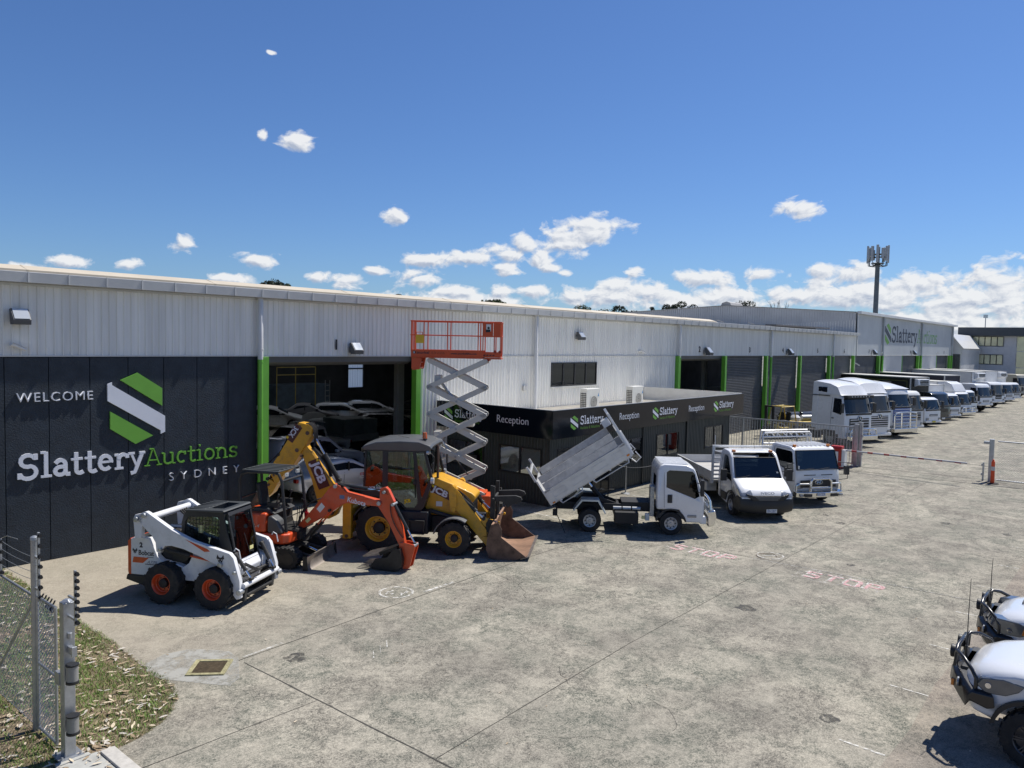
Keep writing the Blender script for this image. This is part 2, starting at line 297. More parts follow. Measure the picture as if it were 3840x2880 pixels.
# ================================================================ SETTING: ground, yard, verge
def groundmat(name, c1, c2, c3, fine=26, speck=.5, beige=None, big=.35, worm=1.0):
    m = bpy.data.materials.new(name); m.use_nodes = True; t = m.node_tree; b = t.nodes['Principled BSDF']; b.inputs['Roughness'].default_value = .93; b.inputs['Specular IOR Level'].default_value = .25
    N = t.nodes.new; L = t.links.new; tc = N('ShaderNodeTexCoord')
    def noise(sc, det=5, ro=.6, dist=0, vec=None, kx=None):
        n = N('ShaderNodeTexNoise'); n.inputs['Scale'].default_value = sc; n.inputs['Detail'].default_value = det; n.inputs['Roughness'].default_value = ro; n.inputs['Distortion'].default_value = dist
        if kx:
            mp = N('ShaderNodeMapping'); mp.inputs['Scale'].default_value = kx; L(tc.outputs['Object'], mp.inputs[0]); L(mp.outputs[0], n.inputs['Vector'])
        else: L(tc.outputs['Object'], n.inputs['Vector'])
        return n.outputs[0]
    def rng(x, a, b2, lo=0, hi=1):
        r = N('ShaderNodeMapRange'); r.inputs[1].default_value = a; r.inputs[2].default_value = b2; r.inputs[3].default_value = lo; r.inputs[4].default_value = hi; L(x, r.inputs[0]); return r.outputs[0]
    def mixc(f, a, b2, mode='MIX'):
        x = N('ShaderNodeMixRGB'); x.blend_type = mode
        for i, v in ((0, f), (1, a), (2, b2)):
            if isinstance(v, (tuple, float, int)): x.inputs[i].default_value = (*v, 1) if isinstance(v, tuple) else v
            else: L(v, x.inputs[i])
        return x.outputs[0]
    w = noise(fine, 2.5, .55, 1.6); w2 = noise(fine*.55, 3, .6, 1.2); s = noise(fine*2.6, 2, .7); bigs = noise(big, 4, .65); mid = noise(1.3, 6, .72, .5); strk = noise(.9, 6, .72, 0, kx=(.22, 1.0, 1)); hue = noise(.55, 3, .6)
    dark = mixc(rng(hue, .42, .58), (c3[0]*.74, c3[1]*.80, c3[2]*.76), (c3[0]*.86, c3[1]*.80, c3[2]*.80))
    dark = mixc(rng(mid, .45, .7), dark, tuple(v*.85 for v in c2))
    lite = mixc(rng(bigs, .38, .62), c1, tuple(v*1.12 for v in c2))
    rid = mth('ABSOLUTE', mth('SUBTRACT', w, .5, t=t), t=t); rid = rng(rid, .0, .075, 1, 0)
    rid = mth('ADD', rid, mth('MULTIPLY', rng(w2, .40, .62), .55, t=t), t=t)
    pat = mth('ADD', mth('MULTIPLY', rid, worm*.62, t=t), mth('MULTIPLY', mth('SUBTRACT', mid, .5, t=t), .95, t=t), clamp=True, t=t)
    col = mixc(pat, dark, lite)
    col = mixc(mth('MULTIPLY', rng(s, .5, .72), .30, t=t), col, tuple(min(.62, v*1.35) for v in c1))
    col = mixc(mth('MULTIPLY', rng(strk, .5, .72), .38, t=t), col, tuple(v*.60 for v in c2))
    if beige:
        sp = N('ShaderNodeSeparateXYZ'); L(tc.outputs['Object'], sp.inputs[0])
        # cleaner, sandier concrete towards the shed wall (walked and swept), as a wobbly edged patch
        k = mth('ADD', sp.outputs[1], mth('MULTIPLY', mth('SUBTRACT', mid, .5, t=t), 5, t=t), t=t)
        k2 = mth('SUBTRACT', k, mth('MULTIPLY', sp.outputs[0], .38, t=t), t=t)
        col = mixc(mth('MULTIPLY', rng(k2, 8.2, 13), .48, t=t), col, mixc(rng(mid, .3, .7), beige, tuple(v*.78 for v in beige)))
    L(col, b.inputs['Base Color'])
    bn = N('ShaderNodeBump'); bn.inputs['Distance'].default_value = .006; bn.inputs['Strength'].default_value = .8; L(w, bn.inputs['Height']); L(bn.outputs[0], b.inputs['Normal'])
    return m
conc = groundmat('weathered_concrete', (.46,.425,.345), (.285,.265,.22), (.115,.116,.10), 14, .62, beige=(.44,.385,.30))
grav = groundmat('gravelly_asphalt', (.40,.35,.28), (.26,.235,.20), (.12,.11,.10), 26, .7, big=.8)
earth = groundmat('dry_earth', (.30,.24,.16), (.22,.18,.12), (.16,.12,.08), 14, .5, big=.8)
far_g = mat('far_ground_material', (.20, .20, .17), .95, var=.3, vs=.02)
def sheet(name, pts, z, m, kind='structure', th=0):
    b = MB(); k = len(pts)
    b.add([(x, y, z) for x, y in pts], [tuple(range(k))]); o = b.build(name, m, smooth=False, kind=kind, fix=False)
    me = o.data
    if me.polygons[0].normal.z < 0: me.flip_normals()
    return o
EDGE = [(6.31,21.95),(6.3,20.1),(6.15,18.1),(6.2,16.8),(6.2,15.5),(6.15,14.2),(6.09,13.3),(6.1,12.7),(5.98,12.2),(5.79,11.9),(5.6,11.65),(5.41,11.45),(4.94,11.22),(4.48,11.15),(4.48,9.4),(4.44,-8)]
E2 = []
for i in range(13):
    (xa, ya), (xb, yb) = EDGE[i], EDGE[i+1]; n_ = max(1, int(hypot(xb-xa, yb-ya)/.07))
    for j in range(n_): E2.append((xa+(xb-xa)*j/n_+random.uniform(-.022,.022), ya+(yb-ya)*j/n_+random.uniform(-.022,.022)))
EDGE = E2+EDGE[13:]
sheet('ground', [(-900,-900),(2500,-900),(2500,2500),(-900,2500)], -.03, far_g)
sheet('yard_ground', EDGE+[(200,-8),(330,-8),(330,34),(120,34),(120,51),(-8,51),(-8,21.95)], 0, conc)
sheet('car_park_ground', [(-3,-8.5),(330,-8.5),(330,2.55),(120,2.6),(60,2.68),(30,2.66),(25.6,2.68),(21,2.72),(20.1,2.66),(17,2.74),(15.2,2.79),(13.1,2.72),(11.6,2.77),(9,2.72),(-3,2.7)], .004, grav)
sheet('verge_ground', [(-30,-8)]+[(4.46,-8)]+[(x-.01, y) for x, y in EDGE[::-1][1:]]+[(-30,21.95)], -.012, earth)
def wornpaint(name, col, keep=.5, sc=14):
    m = bpy.data.materials.new(name); m.use_nodes = True; t = m.node_tree; bs = t.nodes['Principled BSDF']; bs.inputs['Base Color'].default_value = (*col, 1); bs.inputs['Roughness'].default_value = .8
    n = t.nodes.new('ShaderNodeTexNoise'); n.inputs['Scale'].default_value = sc; n.inputs['Detail'].default_value = 6; n.inputs['Roughness'].default_value = .7
    tc = t.nodes.new('ShaderNodeTexCoord'); t.links.new(tc.outputs['Object'], n.inputs['Vector'])
    r = t.nodes.new('ShaderNodeMapRange'); r.inputs[1].default_value = keep-.09; r.inputs[2].default_value = keep+.09; r.inputs[3].default_value = .85; r.inputs[4].default_value = .0; t.links.new(n.outputs[0], r.inputs[0]); t.links.new(r.outputs[0], bs.inputs['Alpha'])
    return m
# joints in the concrete
jt = mat('joint_filler', (.075,.07,.06), .95, var=.5, vs=9); wpaint = None
def strip(b, a, c, w, z=.004, wob=.0):
    a = Vector((*a, z)); c = Vector((*c, z)); n = max(1, int((c-a).length/.5)); d = (c-a).normalized(); p = Vector((-d.y, d.x, 0)); prev = None
    for i in range(n+1):
        q = a+(c-a)*i/n+p*random.uniform(-wob, wob); ww = w*random.uniform(.6, 1.3)/2
        if prev: b.quad(prev[0], q-p*ww, q+p*ww, prev[1])
        prev = (q-p*ww, q+p*ww)
b = MB(); F_ = EDGE[:-2]; n_ = len(F_)
b.add([(x-.25, y, .003) for x, y in F_]+[(x+random.uniform(.0,.09), y, .0035) for x, y in F_], [(i, i+1, n_+i+1, n_+i) for i in range(n_-1)])
b.build('verge_edge_ground', wornpaint('dirt_fringe_soil', (.20,.16,.10), .50, 9), smooth=False, kind='structure', fix=False)
b = MB()
for a, c, w in (((7.4,12.66),(16.5,13.10),.018),((16.5,13.1),(75,13.4),.014),((7.42,12.5),(7.52,5),.022),((7.51,7.6),(13,7.8),.014),((13,7.8),(140,7.84),.013),((20.6,13.1),(20.85,7.9),.018),((20.85,7.9),(20.95,2.9),.02),((36,21),(36.1,3),.012),((52,21),(52,3),.012),((4.6,10.4),(7.4,10.3),.012),((32,3),(32,13),.01)):
    strip(b, a, c, w, .005, .006)
for x in (39.55, 41.2): strip(b, (x-.4, 13 if x > 40 else 12), (x+.1, 6.5), .05, .007); strip(b, (x+.1, 6.5), (x+.35, -3), .05, .007)
for k in range(20):      # fine cracks
    x, y = random.uniform(7.5, 30), random.uniform(3.2, 12.5); a = random.uniform(0, 6.3)
    for j in range(random.randint(3, 9)):
        a += random.uniform(-.8, .8); l = random.uniform(.08, .25); x2, y2 = x+cos(a)*l, y+sin(a)*l; strip(b, (x, y), (x2, y2), .006, .006); x, y = x2, y2
b.build('joint_lines', jt, smooth=False, kind='structure', fix=False)
pw = wornpaint('worn_white_paint', (.70,.69,.65), .50, 11); pp = wornpaint('worn_pink_paint', (.58,.34,.34), .56, 7); ph = wornpaint('worn_pale_paint', (.62,.58,.55), .45, 7)
b = MB()
for a, c in (((12.0,3.47),(11.98,2.8)),((14.6,3.39),(14.59,2.76)),((17.2,3.29),(17.18,2.79)),((19.8,3.3),(19.8,2.75)),((22.43,3.28),(22.4,2.71)),((25.04,3.21),(25.0,2.71)),((27.7,3.2),(27.7,2.7))): strip(b, a, c, .045, .008)
for a, c, w in (((20.87,17.2),(20.78,14.9),.06),((26.03,16.07),(26.11,14.6),.06),((32.0,16.3),(32.1,14.7),.06)): strip(b, a, c, w, .008)
strip(b, (7.5,12.72),(8.4,12.78),.05,.008); strip(b, (12.4,13.02),(13.4,13.05),.07,.008); strip(b, (20.75,8.6),(20.9,6.3),.025,.008); strip(b, (20.9,6.3),(20.95,3.4),.03,.008)
for a in (0, 1, 2): strip(b, (9.35+a*.25, 11.2+a*.1), (9.15+a*.25, 10.95+a*.1), .02, .008)
b.build('painted_lines', pw, smooth=False, kind='structure', fix=False)
def ring(cx, cy, r, w, n=30):
    b = MB()
    for i in range(n):
        a, c = 2*pi*i/n, 2*pi*(i+1)/n
        b.quad(*[(cx+cos(t)*q, cy+sin(t)*q, .008) for t, q in ((a, r), (c, r), (c, r-w), (a, r-w))])
    return b
b = ring(11.92, 13.48, .42, .06)
for k in range(9): x, y = 11.92+random.uniform(-.22,.22), 13.48+random.uniform(-.22,.22); strip(b, (x, y), (x+random.uniform(-.12,.12), y+random.uniform(-.12,.12)), .05, .008)
b.build('painted_ring_markings', pw, smooth=False, kind='structure', fix=False)
b = ring(21.38, 8.25, .38, .045); strip(b, (21.2,8.4),(21.55,8.1),.04,.008); b.build('painted_ring_markings', pw, smooth=False, kind='structure', fix=False)
LT = {'S': [[(.38,.56),(.1,.56)],[(.1,.6),(.04,.4)],[(.06,.34),(.36,.30)],[(.37,.3),(.36,.06)],[(.34,.04),(.04,.04)]], 'T': [[(.0,.57),(.42,.57)],[(.21,.5),(.21,.0)]], 'O': [[(.04,.57),(.38,.57)],[(.04,.04),(.38,.04)],[(.05,.5),(.05,.1)],[(.37,.5),(.37,.1)]], 'P': [[(.06,.6),(.06,.0)],[(.12,.57),(.38,.57)],[(.38,.56),(.37,.30)],[(.12,.28),(.36,.28)]]}
for X0, Y0 in ((20.06, 10.78), (20.08, 6.9)):
    b = MB(); yq = Y0
    for ch in 'STOP':
        for p, q in LT[ch]: strip(b, (X0+p[1]*.95+p[0]*-.12, yq-p[0]), (X0+q[1]*.95+q[0]*-.12, yq-q[0]), .085, .0075)
        yq -= .50
    b.build('painted_word_markings', pp, smooth=False, kind='structure', fix=False)
    b = MB(); yq = Y0+.03
    for ch in 'STOP':
        for p, q in LT[ch]: strip(b, (X0+.03+p[1]*.95+p[0]*-.12, yq-p[0]), (X0+.03+q[1]*.95+q[0]*-.12, yq-q[0]), .13, .0058)
        yq -= .50
    b.build('painted_word_markings', pw, smooth=False, kind='structure', fix=False)
b = MB()
for x, y in ((20.35, 10.0), (20.35, 6.05)): b.quad((x-.5,y-1.05,.003),(x+.5,y-1.05,.003),(x+.5,y+1.05,.003),(x-.5,y+1.05,.003))
b.build('faded_markings', wornpaint('faded_wash', (.52,.49,.44), .40, 5), smooth=False, kind='structure', fix=False)
om = wornpaint('oil_stain', (.05,.048,.045), .50, 8); b = MB()
for k in range(26):
    x, y = random.choice([(random.uniform(8,34), random.uniform(3.2,12.6)), (random.uniform(42,110), random.uniform(5,12))]); r = random.uniform(.04,.26); n_ = 14
    P = [(x+r*random.uniform(.6,1.1)*cos(2*pi*i/n_), y+r*random.uniform(.6,1.1)*sin(2*pi*i/n_), .0022+k*.00002) for i in range(n_)]; b.add(P, [tuple(range(n_))])
b.build('oil_stain_markings', om, smooth=False, kind='structure', fix=False)
# mortar patch, pit and grate of the drain
b = MB(); b.add([(x, y, .0045) for x, y in ((6.02,13.3),(6.2,13.75),(6.6,13.9),(7.06,13.8),(7.35,13.4),(7.5,13.15),(7.45,12.75),(7.2,12.3),(7.03,12.0),(6.75,11.82),(6.45,12.3),(6.1,12.9))], [tuple(range(12))])
b.build('patched_ground', wornpaint('patch_mortar', (.37,.365,.33), .54, 2.6), smooth=False, kind='structure', fix=False)
dr = thing('drain_grate', 'rusty barred drain grate in a mossy concrete surround beside the grass', 'drain grate', (6.88, 12.74, .006), -44)
b = MB(); b.box(-.33,-.25,-.33,.33,-.02,.022); b.box(.25,.33,-.33,.33,-.02,.022); b.box(-.25,.25,-.33,-.25,-.02,.022); b.box(-.25,.25,.25,.33,-.02,.022)
b.build('surround', mat('mossy_concrete', (.34,.31,.17), .9, var=.5, vs=14), dr, bevel=.008)
b = MB(); b.box(-.249,.249,-.249,.249,-.01,.002); b.build('pit', mat('dark_pit', (.008,.008,.008), .9), dr)
b = MB(); [b.box(-.248, .248, -.235+i*.043, -.235+i*.043+.018, .003, .020) for i in range(11)]; b.build('bars', mat('rusty_bars', (.20,.15,.09), .7, .4, var=.5, vs=20), dr)
# kerb and gutter slab at the lower left
b = MB(); b.box(4.40, 4.60, 8.5, 11.2, -.05, .045); b.build('kerb', mat('pale_kerb', (.48,.46,.42), .9, var=.25, vs=6), bevel=.012, kind='structure')
b = MB(); b.box(3.88, 4.395, 8.5, 11.28, -.05, .012); b.box(3.86, 4.30, 11.24, 11.33, -.05, .03); b.build('footing_slab', mat('pale_slab', (.40,.40,.37), .9, var=.25, vs=5), bevel=.01, kind='structure')
# grass and leaf litter of the verge
def inside(x, y, poly):
    c = False; j = len(poly)-1
    for i in range(len(poly)):
        xi, yi = poly[i]; xj, yj = poly[j]
        if (yi > y) != (yj > y) and x < (xj-xi)*(y-yi)/(yj-yi)+xi: c = not c
        j = i
    return c
VP = [(-9, 7.5), (4.46, 7.5), (4.46, 11.15)]+[(x+.05, y) for x, y in EDGE[::-1][3:]]+[(-9, 21.9)]
def field(x, y): return sin(x*1.7+y*.9)*.5+sin(x*3.9-y*2.3+1)*.3+sin(x*.7+y*2.9+2)*.4
gm = mat('grass_blade', (.17,.29,.05), .7, var=.45, vs=3); gm2 = mat('dry_grass', (.26,.22,.09), .8, var=.4, vs=3)
g1, l1 = MB(), MB(); n = 0
for k in range(140000):
    y = random.uniform(8, 21.9); x = random.uniform(-1, 6.35)
    if x < 1.5 and random.random() < .7: continue
    if not inside(x, y, VP) or (3.8 < x < 4.46 and y < 11.35): continue
    f = field(x, y)
    if random.random() > .22+.9*max(0, min(1, f+.62+(.25 if y > 14 else 0))): continue
    for _ in range(2):
        a = random.uniform(0, 2*pi); l = random.uniform(.025, .065); w = .003+.004*random.random(); dx, dy = cos(a), sin(a); px, py = x+random.uniform(-.03,.03), y+random.uniform(-.03,.03)
        ti = random.uniform(.3, 1.1)*l; g1.add([(px-dy*w, py+dx*w, -.01), (px+dy*w, py-dx*w, -.01), (px+dx*ti, py+dy*ti, l)], [(0, 1, 2)], 1 if random.random() < .28 else 0)
    n += 1
    if n > 60000: break
g1.build('grass', [gm, gm2], kind='stuff', smooth=False, fix=False)
def leaf(b, x, y, z, s, mi=0):
    a = random.uniform(0, 6.3); dx, dy = cos(a)*s, sin(a)*s; w = random.uniform(.16, .3); c = random.uniform(.004, .02)
    P = [(-1, 0, .3), (-.4, w, .8), (.4, w, 1), (1, 0, random.uniform(0, 1.5)), (.4, -w, .6), (-.4, -w, .4)]
    b.add([(x+p*dx-q*dy, y+p*dy+q*dx, z+h*c) for p, q, h in P], [(0, 1, 2, 3, 4, 5)], mi)
n = 0
while n < 3400:
    y = random.uniform(8, 21.8); x = random.uniform(-.5, 6.3)
    if not inside(x, y, VP) or (x < 2 and random.random() < .5): continue
    if random.random() > .45-.4*field(x, y)*.6+(.3 if y < 12.5 else 0): continue
    leaf(l1, x, y, random.uniform(.0, .035), random.uniform(.03, .085), random.randint(0, 2)); n += 1
for k in range(260): x, y = random.uniform(6, 34), random.uniform(2.9, 16); leaf(l1, x, y, .004, random.uniform(.012, .035), random.randint(0, 2))
for k in range(160): x, y = random.uniform(10, 26), random.uniform(-1, 2.7); leaf(l1, x, y, .008, random.uniform(.012, .035), random.randint(0, 2))
l1.build('leaf_litter', [mat('pale_leaf', (.62,.52,.38), .8, var=.2), mat('tan_leaf', (.36,.27,.17), .8, var=.2), mat('grey_leaf', (.5,.46,.4), .8, var=.2)], kind='stuff', smooth=False, fix=False)
# ================================================================ BUILDINGS
D = 21.95
def ribs(b, x0, x1, z0, z1, y=D, pitch=.195, h=.032, holes=(), ax='x', out=-1, rw=.05):
    """ribbed sheet: vertical ribs along ax; holes = (x0,x1,z0,z1)"""
    xs = []; x = x0
    while x < x1-.01:
        for dx, hh in ((0, 0), (pitch-rw-.02, 0), (pitch-rw, 1), (pitch-.02, 1)):
            if x+dx < x1: xs.append((x+dx, hh))
        x += pitch
    xs.append((x1, 0))
    for i in range(len(xs)-1):
        (a, ha), (c, hc) = xs[i], xs[i+1]; m = (a+c)/2; zs = [(z0, z1)]
        for hx0, hx1, hz0, hz1 in holes:
            if hx0 < m < hx1: zs = [(z0, hz0), (hz1, z1)]
        for p, q in zs:
            if q-p < .01: continue
            if ax == 'x': b.quad((a, y+out*h*ha, p), (c, y+out*h*hc, p), (c, y+out*h*hc, q), (a, y+out*h*ha, q))
            else: b.quad((y+out*h*ha, a, p), (y+out*h*hc, c, p), (y+out*h*hc, c, q), (y+out*h*ha, a, q))
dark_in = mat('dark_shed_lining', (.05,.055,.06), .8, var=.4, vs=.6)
trim = mat('pale_trim', (.62,.62,.60), .45, var=.1); roofm = mat('roof_sheet', (.40,.39,.37), .5, var=.25, vs=.8)
door_m = mat('roller_door_grey', (.10,.105,.112), .5, .2, var=.12, vs=1.5); cream = mat('cream_capping', (.52,.46,.36), .6, var=.14, vs=.6)
streak = mat('streaky_cladding', (.80,.80,.77), .40, var=.16, vs=1.0, det=9, stretch=(3.5,3.5,.22))
wh = thing('warehouse', 'long ribbed grey shed with green door columns and roller doors numbered 1 to 6', 'warehouse', (0, 0, 0))
b = MB(); ribs(b, -6, 75.98, 5.34, 7.3); b.build('upper_cladding', streak, wh, smooth=False)
b = MB(); ribs(b, 20.46, 41.0, 0, 5.30, holes=((28.86,32.67,3.86,5.0),)); ribs(b, 41.0, 41.3, 0, 5.3); b.build('lower_cladding', streak, wh, smooth=False)
b = MB(); b.box(-6, 13.5, D-.045, D-.02, 5.315, 5.35); b.box(13.5, 75.9, D-.045, D-.005, 5.305, 5.34); b.build('header_trim', trim, wh)
# precast wall
pc = mat('navy_precast', (.016,.026,.040), .6, var=.3, vs=3, bump=.010, bs=26); b = MB(); x = -6.55
while x < 13.4:
    x1 = min(x+1.0, 13.46); b.box(x+.006, x1-.006, D-.02, D+.14, -.02, 5.30); x += 1.0
b.build('precast_wall', pc, wh, bevel=.008, seg=1)
b = MB(); b.box(-6, 13.4, D+.10, D+.2, 0, 5.3); b.build('wall_core', dark_in, wh)
# body behind
b = MB(); rz = lambda y: 7.40+(y-21.6)*.048
b.slab((-8, 21.62, 7.40), (76, 21.62, 7.40), (76, 36, rz(36)), (-8, 36, rz(36)), -.05); zb_ = lambda y: rz(36)+(7.35-rz(36))*(y-36)/15
SK = [(23.5, 24.7), (29, 30.2), (34.5, 35.7)]; xs_ = [-8]+[v for q in SK for v in q]+[76]  # unseen roof openings, added to let daylight onto the cars inside
for i in range(len(xs_)-1):
    if i % 2 == 0: b.slab((xs_[i], 36, rz(36)), (xs_[i+1], 36, rz(36)), (xs_[i+1], 51, 7.35), (xs_[i], 51, 7.35), -.05)
    else: b.slab((xs_[i], 36, rz(36)), (xs_[i+1], 36, rz(36)), (xs_[i+1], 38, zb_(38)), (xs_[i], 38, zb_(38)), -.05); b.slab((xs_[i], 47, zb_(47)), (xs_[i+1], 47, zb_(47)), (xs_[i+1], 51, 7.35), (xs_[i], 51, 7.35), -.05)
b.build('roof', roofm, wh, smooth=False)
SKR = SK
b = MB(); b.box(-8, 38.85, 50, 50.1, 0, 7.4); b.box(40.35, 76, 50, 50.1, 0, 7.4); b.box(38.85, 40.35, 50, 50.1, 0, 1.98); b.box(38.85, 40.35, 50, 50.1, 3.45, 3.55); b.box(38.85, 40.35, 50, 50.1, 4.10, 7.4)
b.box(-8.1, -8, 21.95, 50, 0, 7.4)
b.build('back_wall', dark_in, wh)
tl = bpy.data.materials.new('translucent_sheet'); tl.use_nodes = True; t = tl.node_tree; t.nodes.clear(); q1 = t.nodes.new('ShaderNodeBsdfTranslucent'); q1.inputs[0].default_value = (.8,.85,.9,1); q2 = t.nodes.new('ShaderNodeOutputMaterial'); t.links.new(q1.outputs[0], q2.inputs[0])
b = MB(); ribs(b, 38.85, 40.35, 1.98, 3.45, y=50.05, pitch=.25, h=.03); ribs(b, 38.85, 40.35, 3.55, 4.10, y=50.05, pitch=.25, h=.03); b.build('skylight_sheet', tl, wh, smooth=False)
for x0, x1 in SKR: b = MB(); b.quad((x0, 38, zb_(38)-.02), (x1, 38, zb_(38)-.02), (x1, 47, zb_(47)-.02), (x0, 47, zb_(47)-.02)); b.build('added_roof_light_strip', tl, wh, smooth=False)  # translucent sheets over the added openings, brightening the shed interior
for x in (21.4, 35.6, 49.5, 63.5):
    for y in (24.2, 37):
        b = MB(); b.box(x, x+.3, y, y+.02, 0, 7.2); b.box(x, x+.3, y+.28, y+.3, 0, 7.2); b.box(x+.14, x+.16, y+.02, y+.28, 0, 7.2); b.build('inner_column', mat('grey_steelwork', (.28,.29,.30), .6, .2), wh)
b = MB(); b.box(-6, 76, 22.0, 22.25, 5.35, 5.6); b.build('lintel', dark_in, wh)
# gutter
b = MB(); b.prism([(21.6,7.17),(21.58,7.42),(21.62,7.43),(21.64,7.19),(21.92,7.19),(21.92,7.17)], -6, 75.95, 'x')
x = -5.2
while x < 75: b.box(x, x+.03, 21.565, 21.60, 7.17, 7.425); x += .93
b.box(-6, 75.95, 21.9, 21.94, 7.1, 7.16); b.box(-6, 75.9, 21.86, 21.9, 7.19, 7.36)
b.build('gutter', mat('gutter_grey', (.56,.57,.57), .4, .1, var=.12, vs=1), wh, smooth=False)
# raised cap along the roof
b = MB(); b.prism([(27.0,7.62),(27.0,7.865),(27.62,8.035),(27.75,8.0),(27.75,7.66)], -8, 57.0, 'x')
b.add([(57,27,7.62),(57,27,7.865),(57,27.62,8.035),(57,27.75,8.0),(57,27.75,7.66),(58.3,27.3,7.66)], [(0,1,5),(1,2,5),(2,3,5),(3,4,5)])
for k in range(-1, 10): b.prism([(26.985,7.865),(27.62,8.05),(27.62,8.03),(26.99,7.85)], k*6.2+8.6, k*6.2+8.66, 'x')
b.build('ridge_capping', cream, wh, smooth=False)
def pipe(x, z1, z0, m, cut=None):
    y = D-.17; b = MB()
    if cut is None: b.tube([(x, y, z0), (x, y, z1-.12), (x, y+.08, z1)], .085, 14)
    else: b.tube([(x, y, cut), (x, y, z1-.12), (x, y+.08, z1)], .085, 14)
    b.cyl((x, y, 5.52), (x, y, 5.56), .094, 14); p = b.build('downpipe', m, wh)
    if cut is not None:
        b = MB(); b.tube([(x, y, z0), (x, y, cut)], .083, 14)
        for z in (cut-.1, 3.3): b.cyl((x, y, z), (x, y, z+.04), .094, 14)
        b.build('lower_pipe', green, p)
for x, g_ in ((13.47, 1), (27.5, 0), (41.15, 1), (55.15, 1), (69.1, 1)): pipe(x, 7.2, 0, clad, 5.22 if g_ else None)
for x in (13.48, 20.08, 40.98, 47.3, 54.2, 61.0, 68.0, 74.75):
    b = MB(); b.box(x, x+.25, D-.24, D+.02, 0, 5.305); b.build('door_column', green, wh, bevel=.006)
def roller(x0, x1, z0=0, z1=5.3, y=D+.12):
    b = MB(); n = int((z1-z0)/.11); P = []
    for i in range(n):
        z = z0+(z1-z0)*i/n; dz = (z1-z0)/n
        P += [(y, z), (y-.04, z+dz*.25), (y-.04, z+dz*.7)]
    P.append((y, z1))
    for i in range(len(P)-1): b.quad((x0, *P[i]), (x1, *P[i]), (x1, *P[i+1]), (x0, *P[i+1]))
    return b.build('roller_door', door_m, wh, smooth=False)
for x0, x1 in ((47.55,54.2),(54.45,61.0),(61.25,68.0),(68.25,74.75)): roller(x0, x1)
for x0, x1 in ((13.73, 20.08), (41.2, 47.3)):
    b = MB(); b.box(x0, x1, D+.05, D+.5, 5.12, 5.30); b.cyl((x0, D+.35, 5.3), (x1, D+.35, 5.3), .3, 16); b.build('rolled_up_door', door_m, wh)
# high window
w = MB(); X0, X1, Z0, Z1 = 28.86, 32.67, 3.86, 5.0
w.box(X0, X1, D-.05, D+.03, Z1-.06, Z1); w.box(X0, X1, D-.05, D+.03, Z0, Z0+.06); w.box(X0, X0+.06, D-.05, D+.03, Z0+.06, Z1-.06); w.box(X1-.06, X1, D-.05, D+.03, Z0+.06, Z1-.06)
for k in (1, 2, 3): x = X0+(X1-X0)*k/4; w.box(x-.04, x+.04, D-.045, D+.03, Z0+.06, Z1-.06)
wf = w.build('window', black, wh, bevel=.005)
b = MB(); b.box(X0+.05, X1-.05, D-.01, D+.0, Z0+.05, Z1-.05); b.build('pane', glassd, wf)
b = MB(); b.box(X0-.05, X1+.05, D-.07, D-.051, Z0-.07, Z0-.01); b.build('sill', trim, wf)
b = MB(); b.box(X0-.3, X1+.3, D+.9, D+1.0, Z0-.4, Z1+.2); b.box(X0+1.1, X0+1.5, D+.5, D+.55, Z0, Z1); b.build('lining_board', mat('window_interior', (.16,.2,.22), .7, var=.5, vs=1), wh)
# door numbers
for n, x in (('1',16.36),('2',43.85),('3',51.45),('4',57.6),('5',65.3),('6',72.3),('7',80.0),('8',96.3),('9',113.9)):
    o = text(n, .5, ink, None, (x, D-.05, 5.55), name='door_number', ext=.006, bold=.008); tag(o, 'dark number %s painted above its shed door' % n, 'door number', 'numbers over the shed doors')
# ---- second shed
b2 = thing('tall_shed', 'taller flat-panelled grey shed behind the row of trucks, big sign on its wall', 'warehouse', (0, 0, 0))
flat = mat('flat_grey_panel', (.47,.50,.52), .5, var=.08, vs=.5)
b = MB(); b.box(76.0, 119.7, D-.03, D+.1, 5.34, 9.3); b.build('upper_wall', flat, b2)
b = MB(); ribs(b, 85.2, 92.9, 0, 5.3, pitch=.25); ribs(b, 101.5, 109.8, 0, 5.3, pitch=.25); b.build('lower_cladding', clad, b2, smooth=False)
b = MB(); PK = [(D,5),(D,9.35),(35,10.15),(50,9.4),(50,5)]
xs = D
while xs < 49.9:
    for a, c, h in ((0,.17,0),(.17,.19,.5),(.19,.23,1),(.23,.25,.5)):
        y0, y1 = xs+a, xs+c; zt = lambda y: 9.35+(y-D)*.8/13.05 if y < 35 else 10.15-(y-35)*.05
        b.quad((76-.035*h, y0, 5), (76-.035*h, y1, 5), (76-.035*h, y1, zt(y1)), (76-.035*h, y0, zt(y0)))
    xs += .25
b.build('gable_wall', mat('gable_cladding', (.58,.58,.57), .45, var=.12, vs=.6), b2, smooth=False)
b = MB(); b.slab((75.9,21.6,9.40),(120,21.6,9.40),(120,35,10.22),(75.9,35,10.22),-.06); b.slab((75.9,35,10.22),(120,35,10.22),(120,50,9.45),(75.9,50,9.45),-.06); b.prism([(34.5,10.22),(34.6,10.48),(35,10.6),(35.5,10.45),(35.6,10.2)], 76, 79, 'x'); b.build('roof', roofm, b2, smooth=False)
b = MB(); b.box(75.85, 120.1, 21.55, 21.90, 9.22, 9.47); b.build('gutter', clad, b2, bevel=.01)
b = MB(); b.box(76, 119.7, D-.06, D-.031, 5.30, 5.345); b.build('header_trim', trim, b2)
for x in (76.05,): b = MB(); b.box(x, x+.2, D-.08, D-.03, 5.35, 9.2); b.build('corner_trim', trim, b2)
